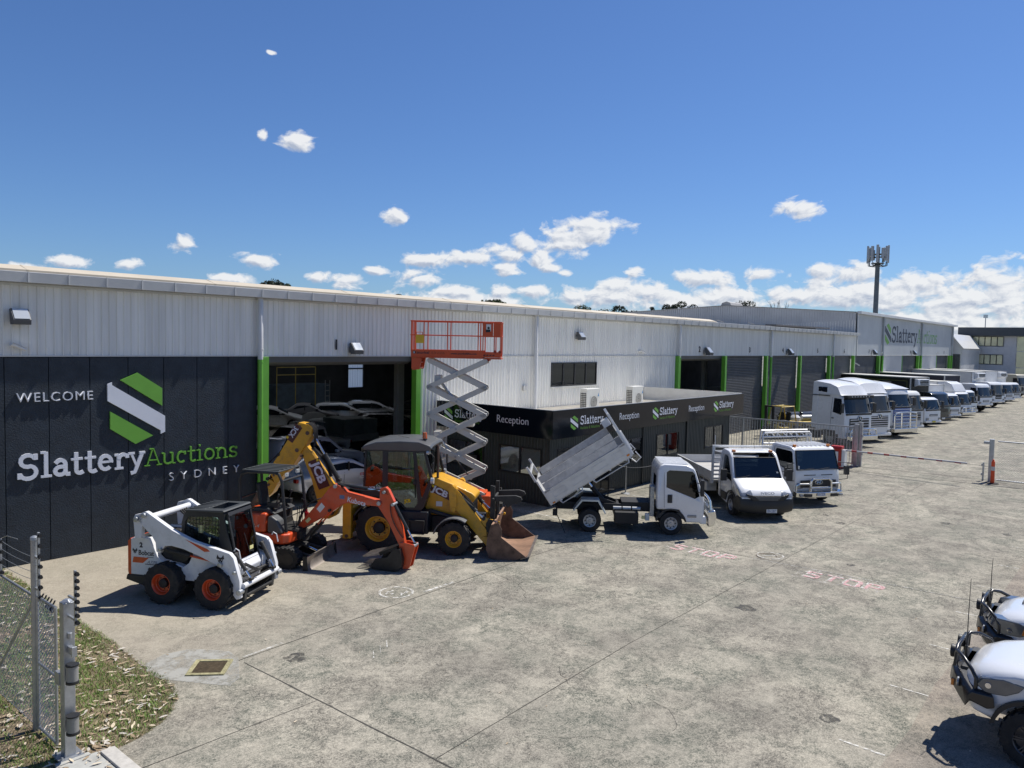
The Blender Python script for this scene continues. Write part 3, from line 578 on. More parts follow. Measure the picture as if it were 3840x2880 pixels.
for x in (84.5, 101.0, 118.4):
    b = MB(); b.tube([(x, D-.17, 5.3), (x, D-.17, 9.0), (x, D-.1, 9.25)], .11, 10); p = b.build('downpipe', mat('grey_pipe', (.40,.43,.45), .5), b2); b = MB(); b.tube([(x, D-.17, 0), (x, D-.17, 5.3)], .11, 10); b.build('lower_pipe', green, p)
for x in (82.9, 99.3, 116.7): b = MB(); b.box(x, x+.35, D-.3, D, 0, 5.3); b.build('door_column', green, b2)
b = MB(); b.box(92.85, 92.95, D-.06, D, 0, 5.3); b.box(109.8, 109.9, D-.06, D, 0, 5.3); b.build('door_jamb', green, b2)
for x0, x1, z0 in ((76.2, 82.9, 0), (92.95, 99.3, 0), (109.9, 116.7, 2.3)):
    o = roller(x0, x1, z0); o.parent = b2
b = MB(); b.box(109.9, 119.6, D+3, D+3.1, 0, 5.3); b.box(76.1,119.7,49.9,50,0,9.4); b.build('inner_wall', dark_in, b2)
sg = thing('roof_sign', 'painted firm name and slanted emblem in navy and green high on the tall shed', 'wall sign', (0, 0, 0))
navy = mat('navy_sign_paint', (.022,.038,.07), .5, var=.1); sgreen = mat('sign_green', (.15,.40,.05), .45, var=.08); sgreen2 = mat('faded_sign_green', (.20,.42,.13), .5, var=.1)
slab('Slattery', 1.62, 11.0, .15, navy, sg, (88.1, D-.031, 6.75)); slab('Auctions', 1.62, 10.4, .085, sgreen2, sg, (99.2, D-.031, 6.75)); emblem((85.5, D-.031, 6.45), 2.2, (sgreen, navy), sg, kx=1.35)
# ---- low side shed beyond
ls = thing('side_shed', 'low grey lean-to shed with sloping roof edge between tall shed and offices', 'shed', (0, 0, 0))
b = MB(); b.prism([(20.9,5.6),(20.9,6.5),(22.2,8.2),(34,8.6),(34,5.6)], 120.2, 134, 'x'); b.box(120.2, 134, 21.0, 34, 0, 5.6); b.build('walls', clad, ls, smooth=False)
b = MB(); ribs(b, 21.1, 22.4, 0, 5.5, y=120.15, ax='y', pitch=.3); b.build('side_door', door_m, ls, smooth=False)
b = MB(); b.slab((120, 20.7, 6.3), (134, 20.7, 6.3), (134, 22.3, 8.28), (120, 22.3, 8.28), -.1); b.build('roof_edge', trim, ls)
# ---- office building
of = thing('office_building', 'two storey grey panelled office block with dark fascia and gold reflective windows', 'office building', (0, 0, 0))
og = mat('office_panel', (.60,.60,.61), .6, var=.08); gold = mat('gold_glass', (.78,.75,.50), .2, .25, var=.25, vs=.4)
X = 135.0; b = MB(); 
for z0, z1 in ((0,1.4),(1.43,2.6),(2.63,3.98),(5.55,6.7),): b.box(X, X+.1, 4, 23.7, z0, z1)
for z0, z1 in ((3.98,5.55),(6.7,8.3)): b.box(X, X+.1, 22.95, 23.7, z0, z1); b.box(X, X+.1, 16.5, 18.0, z0, z1); b.box(X, X+.1, 4, 9, z0, z1)
b.box(X+.1, X+14, 4, 23.6, 0, 8.3); b.build('walls', og, of, bevel=.01)
b = MB(); b.box(X-1.0, X+14, 3, 24.0, 8.30, 9.56); b.build('fascia', mat('dark_fascia', (.055,.065,.075), .5, var=.1), of, bevel=.02)
for z0, z1 in ((4.03,5.50),(6.75,8.22)):
    for k in range(6):
        y0 = 22.92-k*.80; b = MB(); b.box(X-.03, X+.06, y0-.80, y0, z0, z0+.07); b.box(X-.03, X+.06, y0-.80, y0, z1-.07, z1); b.box(X-.03, X+.06, y0-.06, y0, z0+.07, z1-.07); b.box(X-.03, X+.06, y0-.80, y0-.74, z0+.07, z1-.07); f = b.build('window', black, of)
        b = MB(); b.box(X-.0, X+.02, y0-.74, y0-.06, z0+.07, z1-.07); b.build('pane', gold, f)
for k in range(3):
    y0 = 16.4-k*2.4
    for z0, z1 in ((1.2, 3.6), (3.7, 6.0), (6.1, 8.2)): b = MB(); b.box(X-.05, X+.03, y0-2.3, y0, z0, z1); b.build('glazed_panel', gold, of)
# far light pole on its roof
lp = thing('light_pole', 'thin pole with a square floodlight above the office roof', 'light pole', (139, 21.2, 9.5)); b = MB(); b.cyl((0,0,0),(0,0,1.7),.06,8); b.build('pole', galv, lp); b = MB(); b.box(-.15,.15,-.3,.3,1.65,2.15); b.build('lamp', lampglass, lp, bevel=.03)
# ---- mast
ms = thing('mobile_mast', 'tall grey telephone mast crowned with white antenna panels behind the tall shed', 'antenna mast', (119.3, 32, 0))
mg = mat('mast_grey', (.13,.15,.16), .6, .3, var=.15); b = MB(); b.cyl((0,0,0),(0,0,18.4),.42,16,.30); b.build('pole', mg, ms)
b = MB()
for z in (18.3, 19.6): b.lathe([(z-.04,.9),(z+.04,.9)], (0,0,0), 'z', 12)
b.cyl((0,0,18.3),(0,0,20.3),.16,10); b.build('head_frame', mg, ms)
pa = mat('antenna_panel', (.36,.39,.41), .5, var=.1)
for k in range(12):
    a = 2*pi*k/12+.2; x, y = cos(a)*1.35, sin(a)*1.35; z0 = (18.35, 18.9, 18.6)[k % 3]; h = (2.5, 1.5, 2.1)[k % 3]
    b = MB(); b.box(-.13, .13, -.17, .17, 0, h); b.build('antenna_panel', pa, ms, bevel=.03, loc=(x, y, z0), rot=(0, 0, a))
b = MB()
for k in range(12):
    a = 2*pi*k/12+.2; b.tube([(cos(a)*1.3, sin(a)*1.3, 18.6), (cos(a)*1.25, sin(a)*1.25, 17.95), (cos(a)*.7, sin(a)*.7, 17.85), (cos(a)*.3, sin(a)*.3, 18.2)], .045, 6); b.cyl((cos(a)*.3, sin(a)*.3, 19.2), (cos(a)*1.25, sin(a)*1.25, 19.2), .04, 6)
b.build('cables', black, ms)
# ---- reception
rc = thing('reception_office', 'dark ribbed reception office with glossy navy fascia in front of the shed', 'reception building', (0, 0, 0))
rx, ry, rX = 22.0, 16.7, 37.05; dk = mat('dark_ribbed_cladding', (.036,.046,.048), .45, var=.15, vs=1.5)
WF = [(22.45,24.6,.95,2.06),(26.7,28.5,1.0,2.05),(29.68,31.74,1.0,2.04),(34.34,36.36,.95,2.04)]; WL = [(17.05,19.12,1.02,2.07),(19.9,21.8,1.0,2.03)]
b = MB(); ribs(b, rx, rX, 0.0, 2.55, y=ry, holes=WF, pitch=.15, h=.02, rw=.045); ribs(b, ry, D-.05, 0.0, 2.55, y=rx, ax='y', holes=WL, pitch=.15, h=.02, rw=.045); b.build('ribbed_wall', dk, rc, smooth=False)
b = MB(); b.box(rx-.03, rx+.05, ry-.03, ry+.05, 0, 2.55); b.box(28.46,28.54,ry-.07,ry-.03,0,2.55); b.box(32.4,32.48,ry-.07,ry-.03,0,2.55); b.box(37.0,37.08,ry-.03,D-.1,0,2.55); b.box(rx+.1,37,ry+2.2,ry+2.25,0,2.5); b.box(rx+2.2,rx+2.25,ry+.1,D,0,2.5); b.build('wall_trim', mat('dark_trim', (.02,.028,.034), .4), rc)
fm = mat('glossy_navy_fascia', (.006,.009,.014), .10, var=.0, spec=.28)
b = MB(); fx0, fy0, fX = 21.38, 16.11, 37.4
b.box(fx0, fX, fy0, fy0+.06, 2.55, 3.56); b.box(fx0, fx0+.06, fy0+.06, D-.05, 2.55, 3.56); b.box(fX-.06, fX, fy0+.06, D-.05, 2.55, 3.56)
b.build('fascia', fm, rc, bevel=.006)
b = MB(); b.box(fx0+.06, fX-.06, fy0+.06, D-.06, 2.56, 2.62); b.build('soffit', black, rc)
b = MB()
x = fx0+.08
while x < fX-.2: b.box(x, x+.2, fy0+.08, D-.08, 2.86, 2.89); b.box(x+.2, x+.24, fy0+.08, D-.08, 2.88, 2.92); x += .24
b.build('roof', mat('pale_roof_sheet', (.70,.67,.60), .5, var=.14), rc, smooth=False)
b = MB(); b.box(fX-.10, fX-.065, fy0+.08, D-.1, 2.87, 3.60); b.box(fx0+.065, fx0+.1, fy0+.08, D-.1, 2.87, 3.575); b.box(fx0+.1, fX-.1, fy0+.065, fy0+.1, 2.87, 3.575); b.build('parapet_back', trim, rc)
bld = mat('pale_blind', (.72,.72,.68), .75, var=.08); wglass = glassmat('window_glass', (.88,.92,.92), .3) 
def win(x0, x1, z0, z1, front=True, slide=1, blind=(1, 1)):
    b = MB(); t = .055; m = (x0+x1)/2
    for a, c, e, f in ((x0,x1,z1-t,z1),(x0,x1,z0,z0+t),(x0,x0+t,z0+t,z1-t),(x1-t,x1,z0+t,z1-t),(m-.03,m+.03,z0+t,z1-t)):
        b.box(a, c, ry-.035, ry+.04, e, f) if front else b.box(rx-.035, rx+.04, a, c, e, f)
    w = b.build('window', black, rc, bevel=.004); b = MB()
    (b.box(x0+t, x1-t, ry+.0, ry+.008, z0+t, z1-t) if front else b.box(rx+.0, rx+.008, x0+t, x1-t, z0+t, z1-t)); b.build('pane', wglass, w)
    for k, (a, c) in enumerate(((x0+t, m-.04), (m+.04, x1-t))):
        h = blind[k]
        if not h: continue
        b = MB(); zz = z1-t-(z1-z0)*h
        b.box(a, c, ry+.05, ry+.06, max(zz, z0+t), z1-t) if front else b.box(rx+.05, rx+.06, a, c, max(zz, z0+t), z1-t)
        b.build('blind', bld, w)
win(*WF[0], blind=(.3, .35)); win(*WF[1], blind=(0, 1)); win(*WF[2], blind=(0, 1)); win(*WF[3], blind=(0, 1)); win(*WL[0], front=False, blind=(1, 1)); win(*WL[1], front=False, blind=(1, 1))
b = MB(); b.box(24.75, 25.9, ry-.05, ry-.02, 0, 2.1); b.box(24.7, 24.78, ry-.08, ry-.02, 0, 2.15); b.box(25.87, 25.95, ry-.08, ry-.02, 0, 2.15); dd = b.build('door', black, rc); b = MB(); b.box(24.85, 25.8, ry-.06, ry-.051, .1, 2.0); b.build('door_glass', fm, dd)
b = MB(); b.box(rx-.14, rx-.04, 20.2, 20.6, .5, 1.5); b.build('meter_box', mat('brown_box', (.07,.06,.055), .6), rc, bevel=.01)
lw_ = mat('sign_white', (.72,.75,.82), .45, var=.04)
fs = thing('fascia_sign', 'white and green lettering repeated along the navy reception fascia', 'sign lettering', (0, 0, 0))
sgf = mat('small_sign_green', (.10,.24,.03), .5)
for ex, sx, sw in ((22.42,23.03,1.5),(28.27,28.85,1.55),(34.0,34.6,1.6)):
    emblem((ex, fy0-.001, 2.80), .52, (sgreen, lw_), fs, depth=.006, kx=1.15); slab('Slattery', .30, sw, .135, lw_, fs, (sx, fy0-.001, 2.98), depth=.006)
    text('Auctions & Valuations', .15, sgf, fs, (sx, fy0-.001, 2.80), ext=.003, width=sw*.86)
for x, w_ in ((25.67,1.46),(31.45,1.5)): text('Reception', .40, lw_, fs, (x, fy0-.006, 2.97), ext=.003, width=w_, bold=-.003)
emblem((fx0-.001, 21.46, 2.80), .52, (sgreen, lw_), fs, ux=(0,-1,0), nrm=(-1,0,0), depth=.006, kx=1.1); slab('Slattery', .30, 1.5, .135, lw_, fs, (fx0-.001, 20.9, 2.98), ux=(0,-1,0), nrm=(-1,0,0), depth=.006)
text('Auctions & Valuations', .15, sgf, fs, (fx0-.001, 20.9, 2.80), (pi/2, 0, -pi/2), ext=.003, width=1.3); text('Reception', .40, lw_, fs, (fx0-.006, 18.74, 2.97), (pi/2, 0, -pi/2), ext=.003, width=1.5, bold=-.003)
# ---- welcome sign on the precast wall
ws = thing('welcome_sign', 'large raised white and green welcome lettering with slanted emblem on the navy wall', 'wall sign', (0, 0, 0)); yy = D-.024
text('WELCOME', .34, lw_, ws, (6.69, yy-.03, 4.165), ext=.03, bold=-.004, width=1.81, space=1.15)
slab('Slattery', .63, 3.2, .16, lw_, ws, (6.68, yy, 2.195), depth=.045); slab('Auctions', .50, 2.9, .10, sgreen, ws, (9.87, yy, 2.19), depth=.045)
text('SYDNEY', .345, lw_, ws, (10.56, yy-.03, 1.695), ext=.03, bold=-.009, width=2.21, space=2.0)
emblem((8.88, yy, 2.865), 2.0, (sgreen, lw_), ws, depth=.05, kx=1.0)
# ---- floodlights and cameras on the walls
def flood(x, z, label, s=1, yaw=0):
    f = thing('floodlight', label, 'floodlight', (x, D, z), yaw, 'floodlights on the shed walls')
    b = MB(); b.cyl((-.1*s,-.03,-.05),(-.1*s,-.22*s,-.05),.025,8); b.box(-.16*s,-.04*s,-.06,-.03,-.16*s,.06*s); b.build('bracket', galv, f)
    b = MB(); b.prism([(-.18*s,-.2*s),(-.10*s,.18*s),(-.20*s,.20*s),(-.42*s,-.08*s),(-.40*s,-.2*s)], -.2*s, .2*s, 'x'); b.build('housing', mat('lamp_housing', (.10,.105,.11), .5, .2), f, bevel=.01)
    b = MB(); b.slab((-.17*s,-.412*s,-.06*s),(.17*s,-.412*s,-.06*s),(.17*s,-.214*s,.188*s),(-.17*s,-.214*s,.188*s),.012); b.build('lens', lampglass, f)
for x, z, l in ((6.75,6.32,'square floodlight high above the welcome lettering'),(17.2,5.6,'square floodlight beside door number 1'),(30.9,6.3,'floodlight on a bracket above the high dark window'),(44.7,5.6,'floodlight beside door number 2'),(58.6,5.6,'floodlight beside door number 4'),(81.2,5.65,'floodlight beside door number 7'),(97.2,5.65,'floodlight beside door number 8')): flood(x, z, l, 1.0 if x < 40 else 1.25)
def cctv(x, z, label, dx=.28, dz=-.1, y=D):
    c = thing('security_camera', label, 'security camera', (x, y, z), 0, 'security cameras on the sheds'); b = MB(); b.cyl((0,-.02,0),(0,-.12,0),.04,10); b.box(-.05,.05,-.035,-.02,-.05,.05); b.build('mount', white, c)
    b = MB(); b.cyl((-.02,-.13,.03),(dx,-.2,dz),.042,12); b.slab((-.04,-.20,.075),(dx+.03,-.26,dz+.045),(dx+.03,-.14,dz+.055),(-.04,-.08,.085),.01); b.build('camera_body', white, c)
for x, z, l, dx in ((6.62,5.6,'white wall camera left of the welcome sign under the cladding edge',.26),(36.7,5.57,'white wall camera above the reception roof',.45),(84.3,5.6,'white dome-ended camera right of door number 7',.3),(109.8,5.65,'white camera near the far end of the tall shed',.4)): cctv(x, z, l, dx)
cctv(75.3, 4.62, 'white camera reaching out from a green column between doors 6 and 7', 1.3, -.25)
b = MB(); b.box(26.75, 26.95, D-.12, D-.03, 3.75, 3.98); o = b.build('junction_box', trim, bevel=.01); tag(o, 'small pale electrical box on the white cladding left of a downpipe', 'junction box')
# ---- air conditioners on the reception roof
def aircon(x, y, label):
    a = thing('air_conditioner', label, 'air conditioner', (x, y, 2.90), 0, 'air conditioners on the reception roof'); cw = mat('aircon_white', (.66,.66,.62), .5, var=.08)
    b = MB(); b.box(0, 1.0, 0, .36, .05, 1.05); b.build('case', cw, a, bevel=.02); b = MB(); b.box(.08,.16,.02,.34,0,.05); b.box(.82,.9,.02,.34,0,.05); b.build('feet', galv, a)
    b = MB()
    for i in range(10): b.box(-.006, .004, .03, .33, .12+i*.078, .15+i*.078)
    for i in range(4): b.box(-.008, .003, .05+i*.085, .07+i*.085, .12, .88)
    b.build('side_louvres', black, a)
    b = MB(); b.lathe([(0,.27),(-.008,.27),(-.008,.255),(0,.255)], (.55, -.001, .46), 'y', 28)
    for r in (.22,.18,.14,.10,.06): b.lathe([(0,r),(-.006,r),(-.006,r-.012),(0,r-.012)], (.55,-.001,.46), 'y', 24)
    b.box(.28,.82,-.012,-.006,.72,.74); b.box(.28,.82,-.012,-.006,.18,.2); b.box(.28,.30,-.012,-.006,.2,.72); b.box(.80,.82,-.012,-.006,.2,.72); b.build('fan_grille', cw, a)
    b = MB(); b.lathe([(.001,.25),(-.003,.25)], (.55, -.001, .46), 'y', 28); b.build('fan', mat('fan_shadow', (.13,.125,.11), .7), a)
    b = MB(); b.prism([(.86,.70),(.96,.70),(.90,.86)], -.004, -.001, 'y'); b.build('badge', mat('badge_blue', (.05,.25,.5), .5), a)
aircon(27.75, 19.1, 'air conditioner nearer the corner of the reception roof'); aircon(31.4, 19.0, 'air conditioner further along the reception roof, second from its corner')
# loose sheets on the roof end
b = MB(); b.slab((60.5,25.0,7.62),(71.5,24.2,7.66),(71.8,25.1,7.68),(61,26.2,7.64),.10); b.slab((63,24.6,7.72),(73.5,23.6,7.72),(73.7,24.4,7.74),(63,25.5,7.74),.12); o = b.build('roof_sheet_stack', mat('old_sheets', (.20,.19,.18), .7, var=.3), smooth=False); tag(o, 'stack of weathered grey sheets lying on the shed roof near its far end', 'roof sheets')
b = MB(); b.slab((84,30,9.96),(108,30,9.96),(108,31.5,10.05),(84,31.5,10.05),.14); o = b.build('roof_vent_strip', mat('old_sheets2', (.22,.21,.2), .7), smooth=False); tag(o, 'low dark vent strip along the roof of the tall shed', 'roof vent')
# ================================================================ VEHICLE HELPERS
def wheel(par, x, y, r, w, rr, rim, side=-1, lugs=0, style='dish', hub=None, z=None, steer=0):
    """tyre (with child rim) whose outer face looks to side*y"""
    z = r if z is None else z; b = MB(); h = w/2
    pr = [(-h, rr), (-h, rr+(r-rr)*.25), (-h*1.02, r*.86), (-h*.9, r*.955), (-h*.6, r*(.985 if not lugs else .95)), (0, r*(1 if not lugs else .955)), (h*.6, r*(.985 if not lugs else .95)), (h*.9, r*.955), (h*1.02, r*.86), (h, rr+(r-rr)*.25), (h, rr)]
    b.lathe(pr, (0, 0, 0), 'y', 32, close=True)
    if lugs:
        for k in range(lugs):
            for s in (-1, 1):
                a = 2*pi*(k+(.5 if s > 0 else 0))/lugs; da = .5*2*pi/lugs
                q = []
                for aa, yy, r0 in ((a, s*h*1.0, r*.88), (a+da*.62, s*h*1.0, r*.88), (a+da*1.5, s*h*.02, r*.93), (a+da*.9, s*h*.02, r*.93)): q.append((aa, yy, r0))
                V = [(cos(aa)*R0, yy, sin(aa)*R0) for top in (0, 1) for aa, yy, r0 in q for R0 in ((r*1.0 if top else r0),)]
                b.add(V, [(0,1,2,3),(7,6,5,4),(0,4,5,1),(1,5,6,2),(2,6,7,3),(3,7,4,0)])
    t = b.build('wheel', rubber, par, loc=(x, y, z), rot=(0, 0, steer))
    s = side; b = MB(); o = s*h
    if style == 'dish':
        b.lathe([(o*.96, rr*1.01), (o*1.0, rr*.97), (o*.93, rr*.86), (o*.45, rr*.80), (o*.38, rr*.62), (o*.72, rr*.52), (o*.75, rr*.30), (o*.7, .001)], (0,0,0), 'y', 28, open0=True)
        b.build('rim', rim, t); b = MB()
        for k in range(8):
            a = 2*pi*k/8; b.cyl((cos(a)*rr*.70, o*.45, sin(a)*rr*.70), (cos(a)*rr*.70, o*.62, sin(a)*rr*.70), rr*.085, 8)
        b.build('rim_holes', black, t); b = MB(); b.lathe([(o*.7, rr*.2), (o*.98, rr*.17), (o*1.0, .001)], (0,0,0), 'y', 16)
        for k in range(6): a = 2*pi*k/6; b.cyl((cos(a)*rr*.38, o*.7, sin(a)*rr*.38), (cos(a)*rr*.38, o*.85, sin(a)*rr*.38), rr*.05, 6)
        b.build('hub', hub or galv, t)
    elif style == 'deep':
        b.lathe([(o*.98, rr*1.02), (o*1.0, rr*.96), (o*.9, rr*.90), (o*.4, rr*.84), (o*.36, rr*.78), (o*.1, rr*.74), (o*.05, rr*.5), (o*.05, .001)], (0,0,0), 'y', 30, open0=True); b.build('rim', rim, t)
        b = MB(); b.lathe([(0, rr*.46), (o*.55, rr*.44), (o*.62, rr*.36), (o*.66, rr*.12), (o*.66, .001)], (0,0,0), 'y', 24)
        for k in range(8): a = 2*pi*k/8; b.cyl((cos(a)*rr*.6, 0, sin(a)*rr*.6), (cos(a)*rr*.6, o*.2, sin(a)*rr*.6), rr*.05, 6)
        b.build('hub', hub or chassis, t)
    else:
        b.lathe([(o*.96, rr*1.01), (o*1.0, rr*.98), (o*.92, rr*.93), (o*.2, rr*.90), (o*.1, rr*.2), (o*.1, .001)], (0,0,0), 'y', 28, open0=True)
        n = 7 if style == 'alloy' else 10
        for k in range(n):
            for dd in (-.09, .09):
                a = 2*pi*k/n; b.slab((cos(a+dd*3)*rr*.15, o*.8, sin(a+dd*3)*rr*.15), (cos(a+dd-.03)*rr*.93, o*.93, sin(a+dd-.03)*rr*.93), (cos(a+dd+.04)*rr*.93, o*.93, sin(a+dd+.04)*rr*.93), (cos(a+dd*3+.3)*rr*.15, o*.8, sin(a+dd*3+.3)*rr*.15), .02)
        b.lathe([(o*.5, rr*.2), (o*.86, rr*.17), (o*.86, .001)], (0,0,0), 'y', 12); b.build('rim', rim, t)
    return t
def ram(b, p, q, r, n=10, t=.55):
    p, q = Vector(p), Vector(q); m = p+(q-p)*t; b.cyl(p, m, r, n, mi=0); b.cyl(m, m+(q-p).normalized()*.04, r*1.15, n, mi=0); b.cyl(m, q, r*.5, n, mi=1)
    d = Vector((0, 1, 0))
    for c in (p, q): b.cyl(c-d*r*1.1, c+d*r*1.1, r*.9, n, mi=0)
def hose(b, p, q, r=.014, sag=.1, off=(0, 0, 0), n=10, mi=0):
    p, q, off = Vector(p), Vector(q), Vector(off)
    b.tube([p+(q-p)*(i/n)+(Vector((0, 0, -sag))+off)*(4*(i/n)*(1-i/n)) for i in range(n+1)], r, 6, mi)
def seat(par, x, y, z, s=1, m=None):
    b = MB(); b.box(x-.22*s, x+.25*s, y-.23*s, y+.23*s, z, z+.12*s); b.prism([(x-.28*s, z+.08*s), (x-.16*s, z+.08*s), (x-.26*s, z+.72*s), (x-.38*s, z+.72*s)], y-.22*s, y+.22*s)
    return b.build('seat', m or black, par, bevel=.05*s, seg=3)
def swheel(par, x, y, z, tilt=.5, r=.19):
    b = MB(); n = 20; P = [(x-sin(tilt)*r*cos(a)*-1, y+r*sin(a), z+cos(tilt)*0+r*cos(a)*cos(tilt)) for a in [2*pi*k/n for k in range(n+1)]]
    b.tube(P, .016, 6, cap=False); b.cyl((x, y, z), (x+.25, y, z-.3), .025, 8); b.box(x-.02, x+.02, y-r, y+r, z-.015, z+.015)
    return b.build('steering_wheel', black, par)
orange = mat('machine_orange', (.62,.075,.018), .35, var=.12, coat=.3, vs=2.5, dirt=.3); yel = mat('machine_yellow', (.70,.36,.018), .38, var=.14, coat=.2, vs=2, dirt=.45); rustm = mat('worn_rusty_steel', (.16,.10,.075), .6, .4, var=.5, vs=4)
worn = mat('polished_worn_steel', (.34,.30,.27), .42, .6, var=.4, vs=3); dirtbk = mat('dusty_black_steel', (.035,.034,.033), .6, .2, var=.4, vs=4)
mwhite = mat('machine_white', (.72,.73,.75), .35, var=.07, coat=.3, vs=2, dirt=.22)
# ================================================================ SKID STEER
def skid_steer():
    t = thing('skid_steer_loader', 'white skid steer loader with orange wheel rims and black caged cab', 'skid steer loader', (8.91, 16.44, 0), -63.4)
    for sy in (-1, 1):
        for x in (-.61, .66): wheel(t, x, sy*.78, .455, .30, .235, orange, sy, 14, 'deep')
    ARM = [(-1.40,1.88),(-1.22,1.97),(-1.02,2.04),(-.96,2.02),(-.33,1.67),(.2,1.47),(1.09,1.27),(1.19,1.17),(1.34,.68),(1.35,.30),(1.26,.27),(1.13,.42),(.93,.90),(.74,1.0),(.35,1.15),(-.04,1.27),(-.35,1.32),(-.52,1.30),(-.62,1.18),(-.66,1.12),(-.74,1.16),(-.76,1.36),(-.85,1.50),(-1.08,1.70),(-1.16,1.76),(-1.24,1.38),(-1.40,1.38)]
    ARM = [(-1.24,1.86),(-1.18,1.97),(-1.02,2.04),(-.96,2.02),(-.33,1.67),(.2,1.47),(1.09,1.27),(1.19,1.17),(1.34,.68),(1.35,.30),(1.26,.27),(1.13,.42),(.93,.90),(.74,1.0),(.35,1.15),(-.04,1.27),(-.35,1.32),(-.52,1.30),(-.62,1.18),(-.66,1.12),(-.74,1.16),(-.76,1.36),(-.85,1.50),(-1.08,1.70)]
    for sy in (-1, 1):
        b = MB(); b.prism([(x-.09, z-.03) for x, z in ARM], sy*.67, sy*.79); a = b.build('lift_arm', mwhite, t, bevel=.014)
        b = MB(); b.prism([(-1.42,1.80),(-1.38,1.92),(-1.25,1.95),(-1.17,1.88),(-1.22,1.40),(-1.38,1.38)], sy*.67, sy*.79); b.build('rear_link', mwhite, t, bevel=.012)
        b = MB()
        for x, z, r in ((-1.32,1.83,.055),(-1.12,1.93,.05),(-.70,1.20,.035),(.80,.99,.05),(1.14,.84,.035),(1.26,.42,.06)): b.lathe([(sy*.70, r),(sy*.85, r),(sy*.855, r*.6),(sy*.855, .001)], (x, 0, z), 'y', 16)
        b.build('pin', galv, t)
        b = MB(); ram(b, (-.62, sy*.70, 1.17), (.72, sy*.70, .98), .048, t=.42); b.build('lift_cylinder', [dirtbk, orange], t)
        b = MB(); ram(b, (.98, sy*.52, 1.15), (1.33, sy*.46, .62), .045, t=.6); b.build('tilt_cylinder', [dirtbk, chrome], t)
        b = MB(); b.prism([(-1.60,.52),(-1.60,1.33),(-1.52,1.37),(-1.12,1.38),(-1.02,1.22),(-.90,.98),(-.80,.90),(-.42,.86),(-.24,.80),(-.1,.90),(.05,1.22),(.30,1.12),(.72,.98),(1.0,.86),(1.02,.56),(.92,.80),(.66,.90),(.40,.80),(.28,.56),(.25,.50),(-.22,.50),(-.30,.66),(-.58,.86),(-.90,.76),(-1.05,.52)], sy*.50, sy*.66, n=1); b.build('side_panel', mwhite, t, bevel=.02)
        b = MB(); b.prism([(-.52,.92),(-.30,.90),(-.14,.95),(-.02,1.18),(-.10,1.22),(-.45,1.17)], sy*.655, sy*.667); b.prism([(.10,1.20),(.98,.92),(.98,.98),(.14,1.26)], sy*.655, sy*.668); b.build('vent', black, t)
        b = MB(); b.prism([(-.09,1.47),(.46,1.30),(.53,1.25),(.39,1.23)], sy*.789, sy*.7935); b.build('stripe', orange, a)
        b = MB(); b.cyl((1.2, sy*.62, 1.3), (1.2, sy*.62, 1.18), .0, 4) if 0 else b.tube([(1.10, sy*.76, 1.30),(1.14, sy*.76, 1.36),(1.22, sy*.76, 1.32),(1.26, sy*.76, 1.14)], .014, 6); b.build('grab_handle', mwhite, a)
    b = MB(); b.cyl((-1.06,-.70,1.86),(-1.06,.70,1.86),.075,16); b.cyl((1.28,-.7,.52),(1.28,.7,.52),.06,14); b.build('cross_tube', mwhite, t)
    b = MB(); b.box(-1.48,-.95,-.50,.50,.55,1.25); b.box(-.95,.95,-.50,.50,.35,.88); b.prism([(-.95,.88),(-.95,1.30),(-.4,1.30),(-.4,.88)],-.49,.49); b.build('chassis', chassis, t, bevel=.03)
    b = MB(); b.prism([(-1.66,.50),(-1.68,.58),(-1.68,1.28),(-1.62,1.34),(-1.58,1.34),(-1.58,.50)], -.66, .66); b.build('rear_door', orange, t, bevel=.02)
    b = MB(); b.box(-1.56,-1.0,-.49,.49,1.25,1.36); b.build('engine_cover', dirtbk, t, bevel=.03)
    b = MB(); b.prism([(-1.72,.40),(-1.68,.52),(-1.1,.52),(-1.05,.36),(-1.3,.30)], -.68, .68); b.build('rear_bumper', black, t, bevel=.02)
    # cab
    CS = [(-.40,1.30),(-.40,1.75),(-.34,1.95),(-.26,2.03),(.62,2.07),(.68,2.03),(.70,1.80),(.92,1.05),(.80,.80),(.62,.80),(.62,1.10)]
    s = MB(); s.prism(CS, -.50, .50); inn = MB(); inn.prism([(-.35,1.0),(-.35,1.74),(-.28,1.92),(-.2,1.98),(.75,2.0),(1.2,1.8),(1.2,.9),(.6,.9)], -.455, .455)
    c1 = MB(); c1.prism([(-.32,1.50),(-.30,1.78),(-.22,1.90),(.50,1.94),(.56,1.88),(.56,1.22),(.4,1.24)], -.7, .7)
    carve('cab_frame', s, [inn, c1], black, t, bevel=.008)
    for sy in (-1, 1):
        b = MB(); b.prism([(-.34,1.48),(-.32,1.80),(-.23,1.93),(.52,1.96),(.58,1.90),(.58,1.20),(.4,1.22)], sy*.470, sy*.476); g_ = b.build('side_window', glass, t)
        b = MB()
        for i in range(7): z = 1.30+i*.09; b.box(-.3 if z > 1.5 else .1, .57, sy*.478, sy*.484, z, z+.006)
        for i in range(11): x = -.28+i*.08; b.box(x, x+.006, sy*.4785, sy*.4835, 1.52-.3*max(0, (x)/.6), 1.92)
        b.build('mesh_guard', black, g_)
    b = MB(); b.slab((.95,-.43,.98),(.95,.43,.98),(.72,.43,1.98),(.72,-.43,1.98),.006); b.build('front_door_glass', glass, t)
    b = MB()
    for y in (-.45,.40): b.slab((.945,y,.90),(.945,y+.05,.90),(.70,y+.05,2.02),(.70,y,2.02),.035)
    b.box(.90,.98,-.45,.45,.84,.92); b.slab((.74,-.45,1.96),(.74,.45,1.96),(.71,.45,2.03),(.71,-.45,2.03),.03); b.cyl((.97,.05,1.05),(.86,.0,1.5),.008,6); b.build('front_door_frame', black, t, bevel=.01)
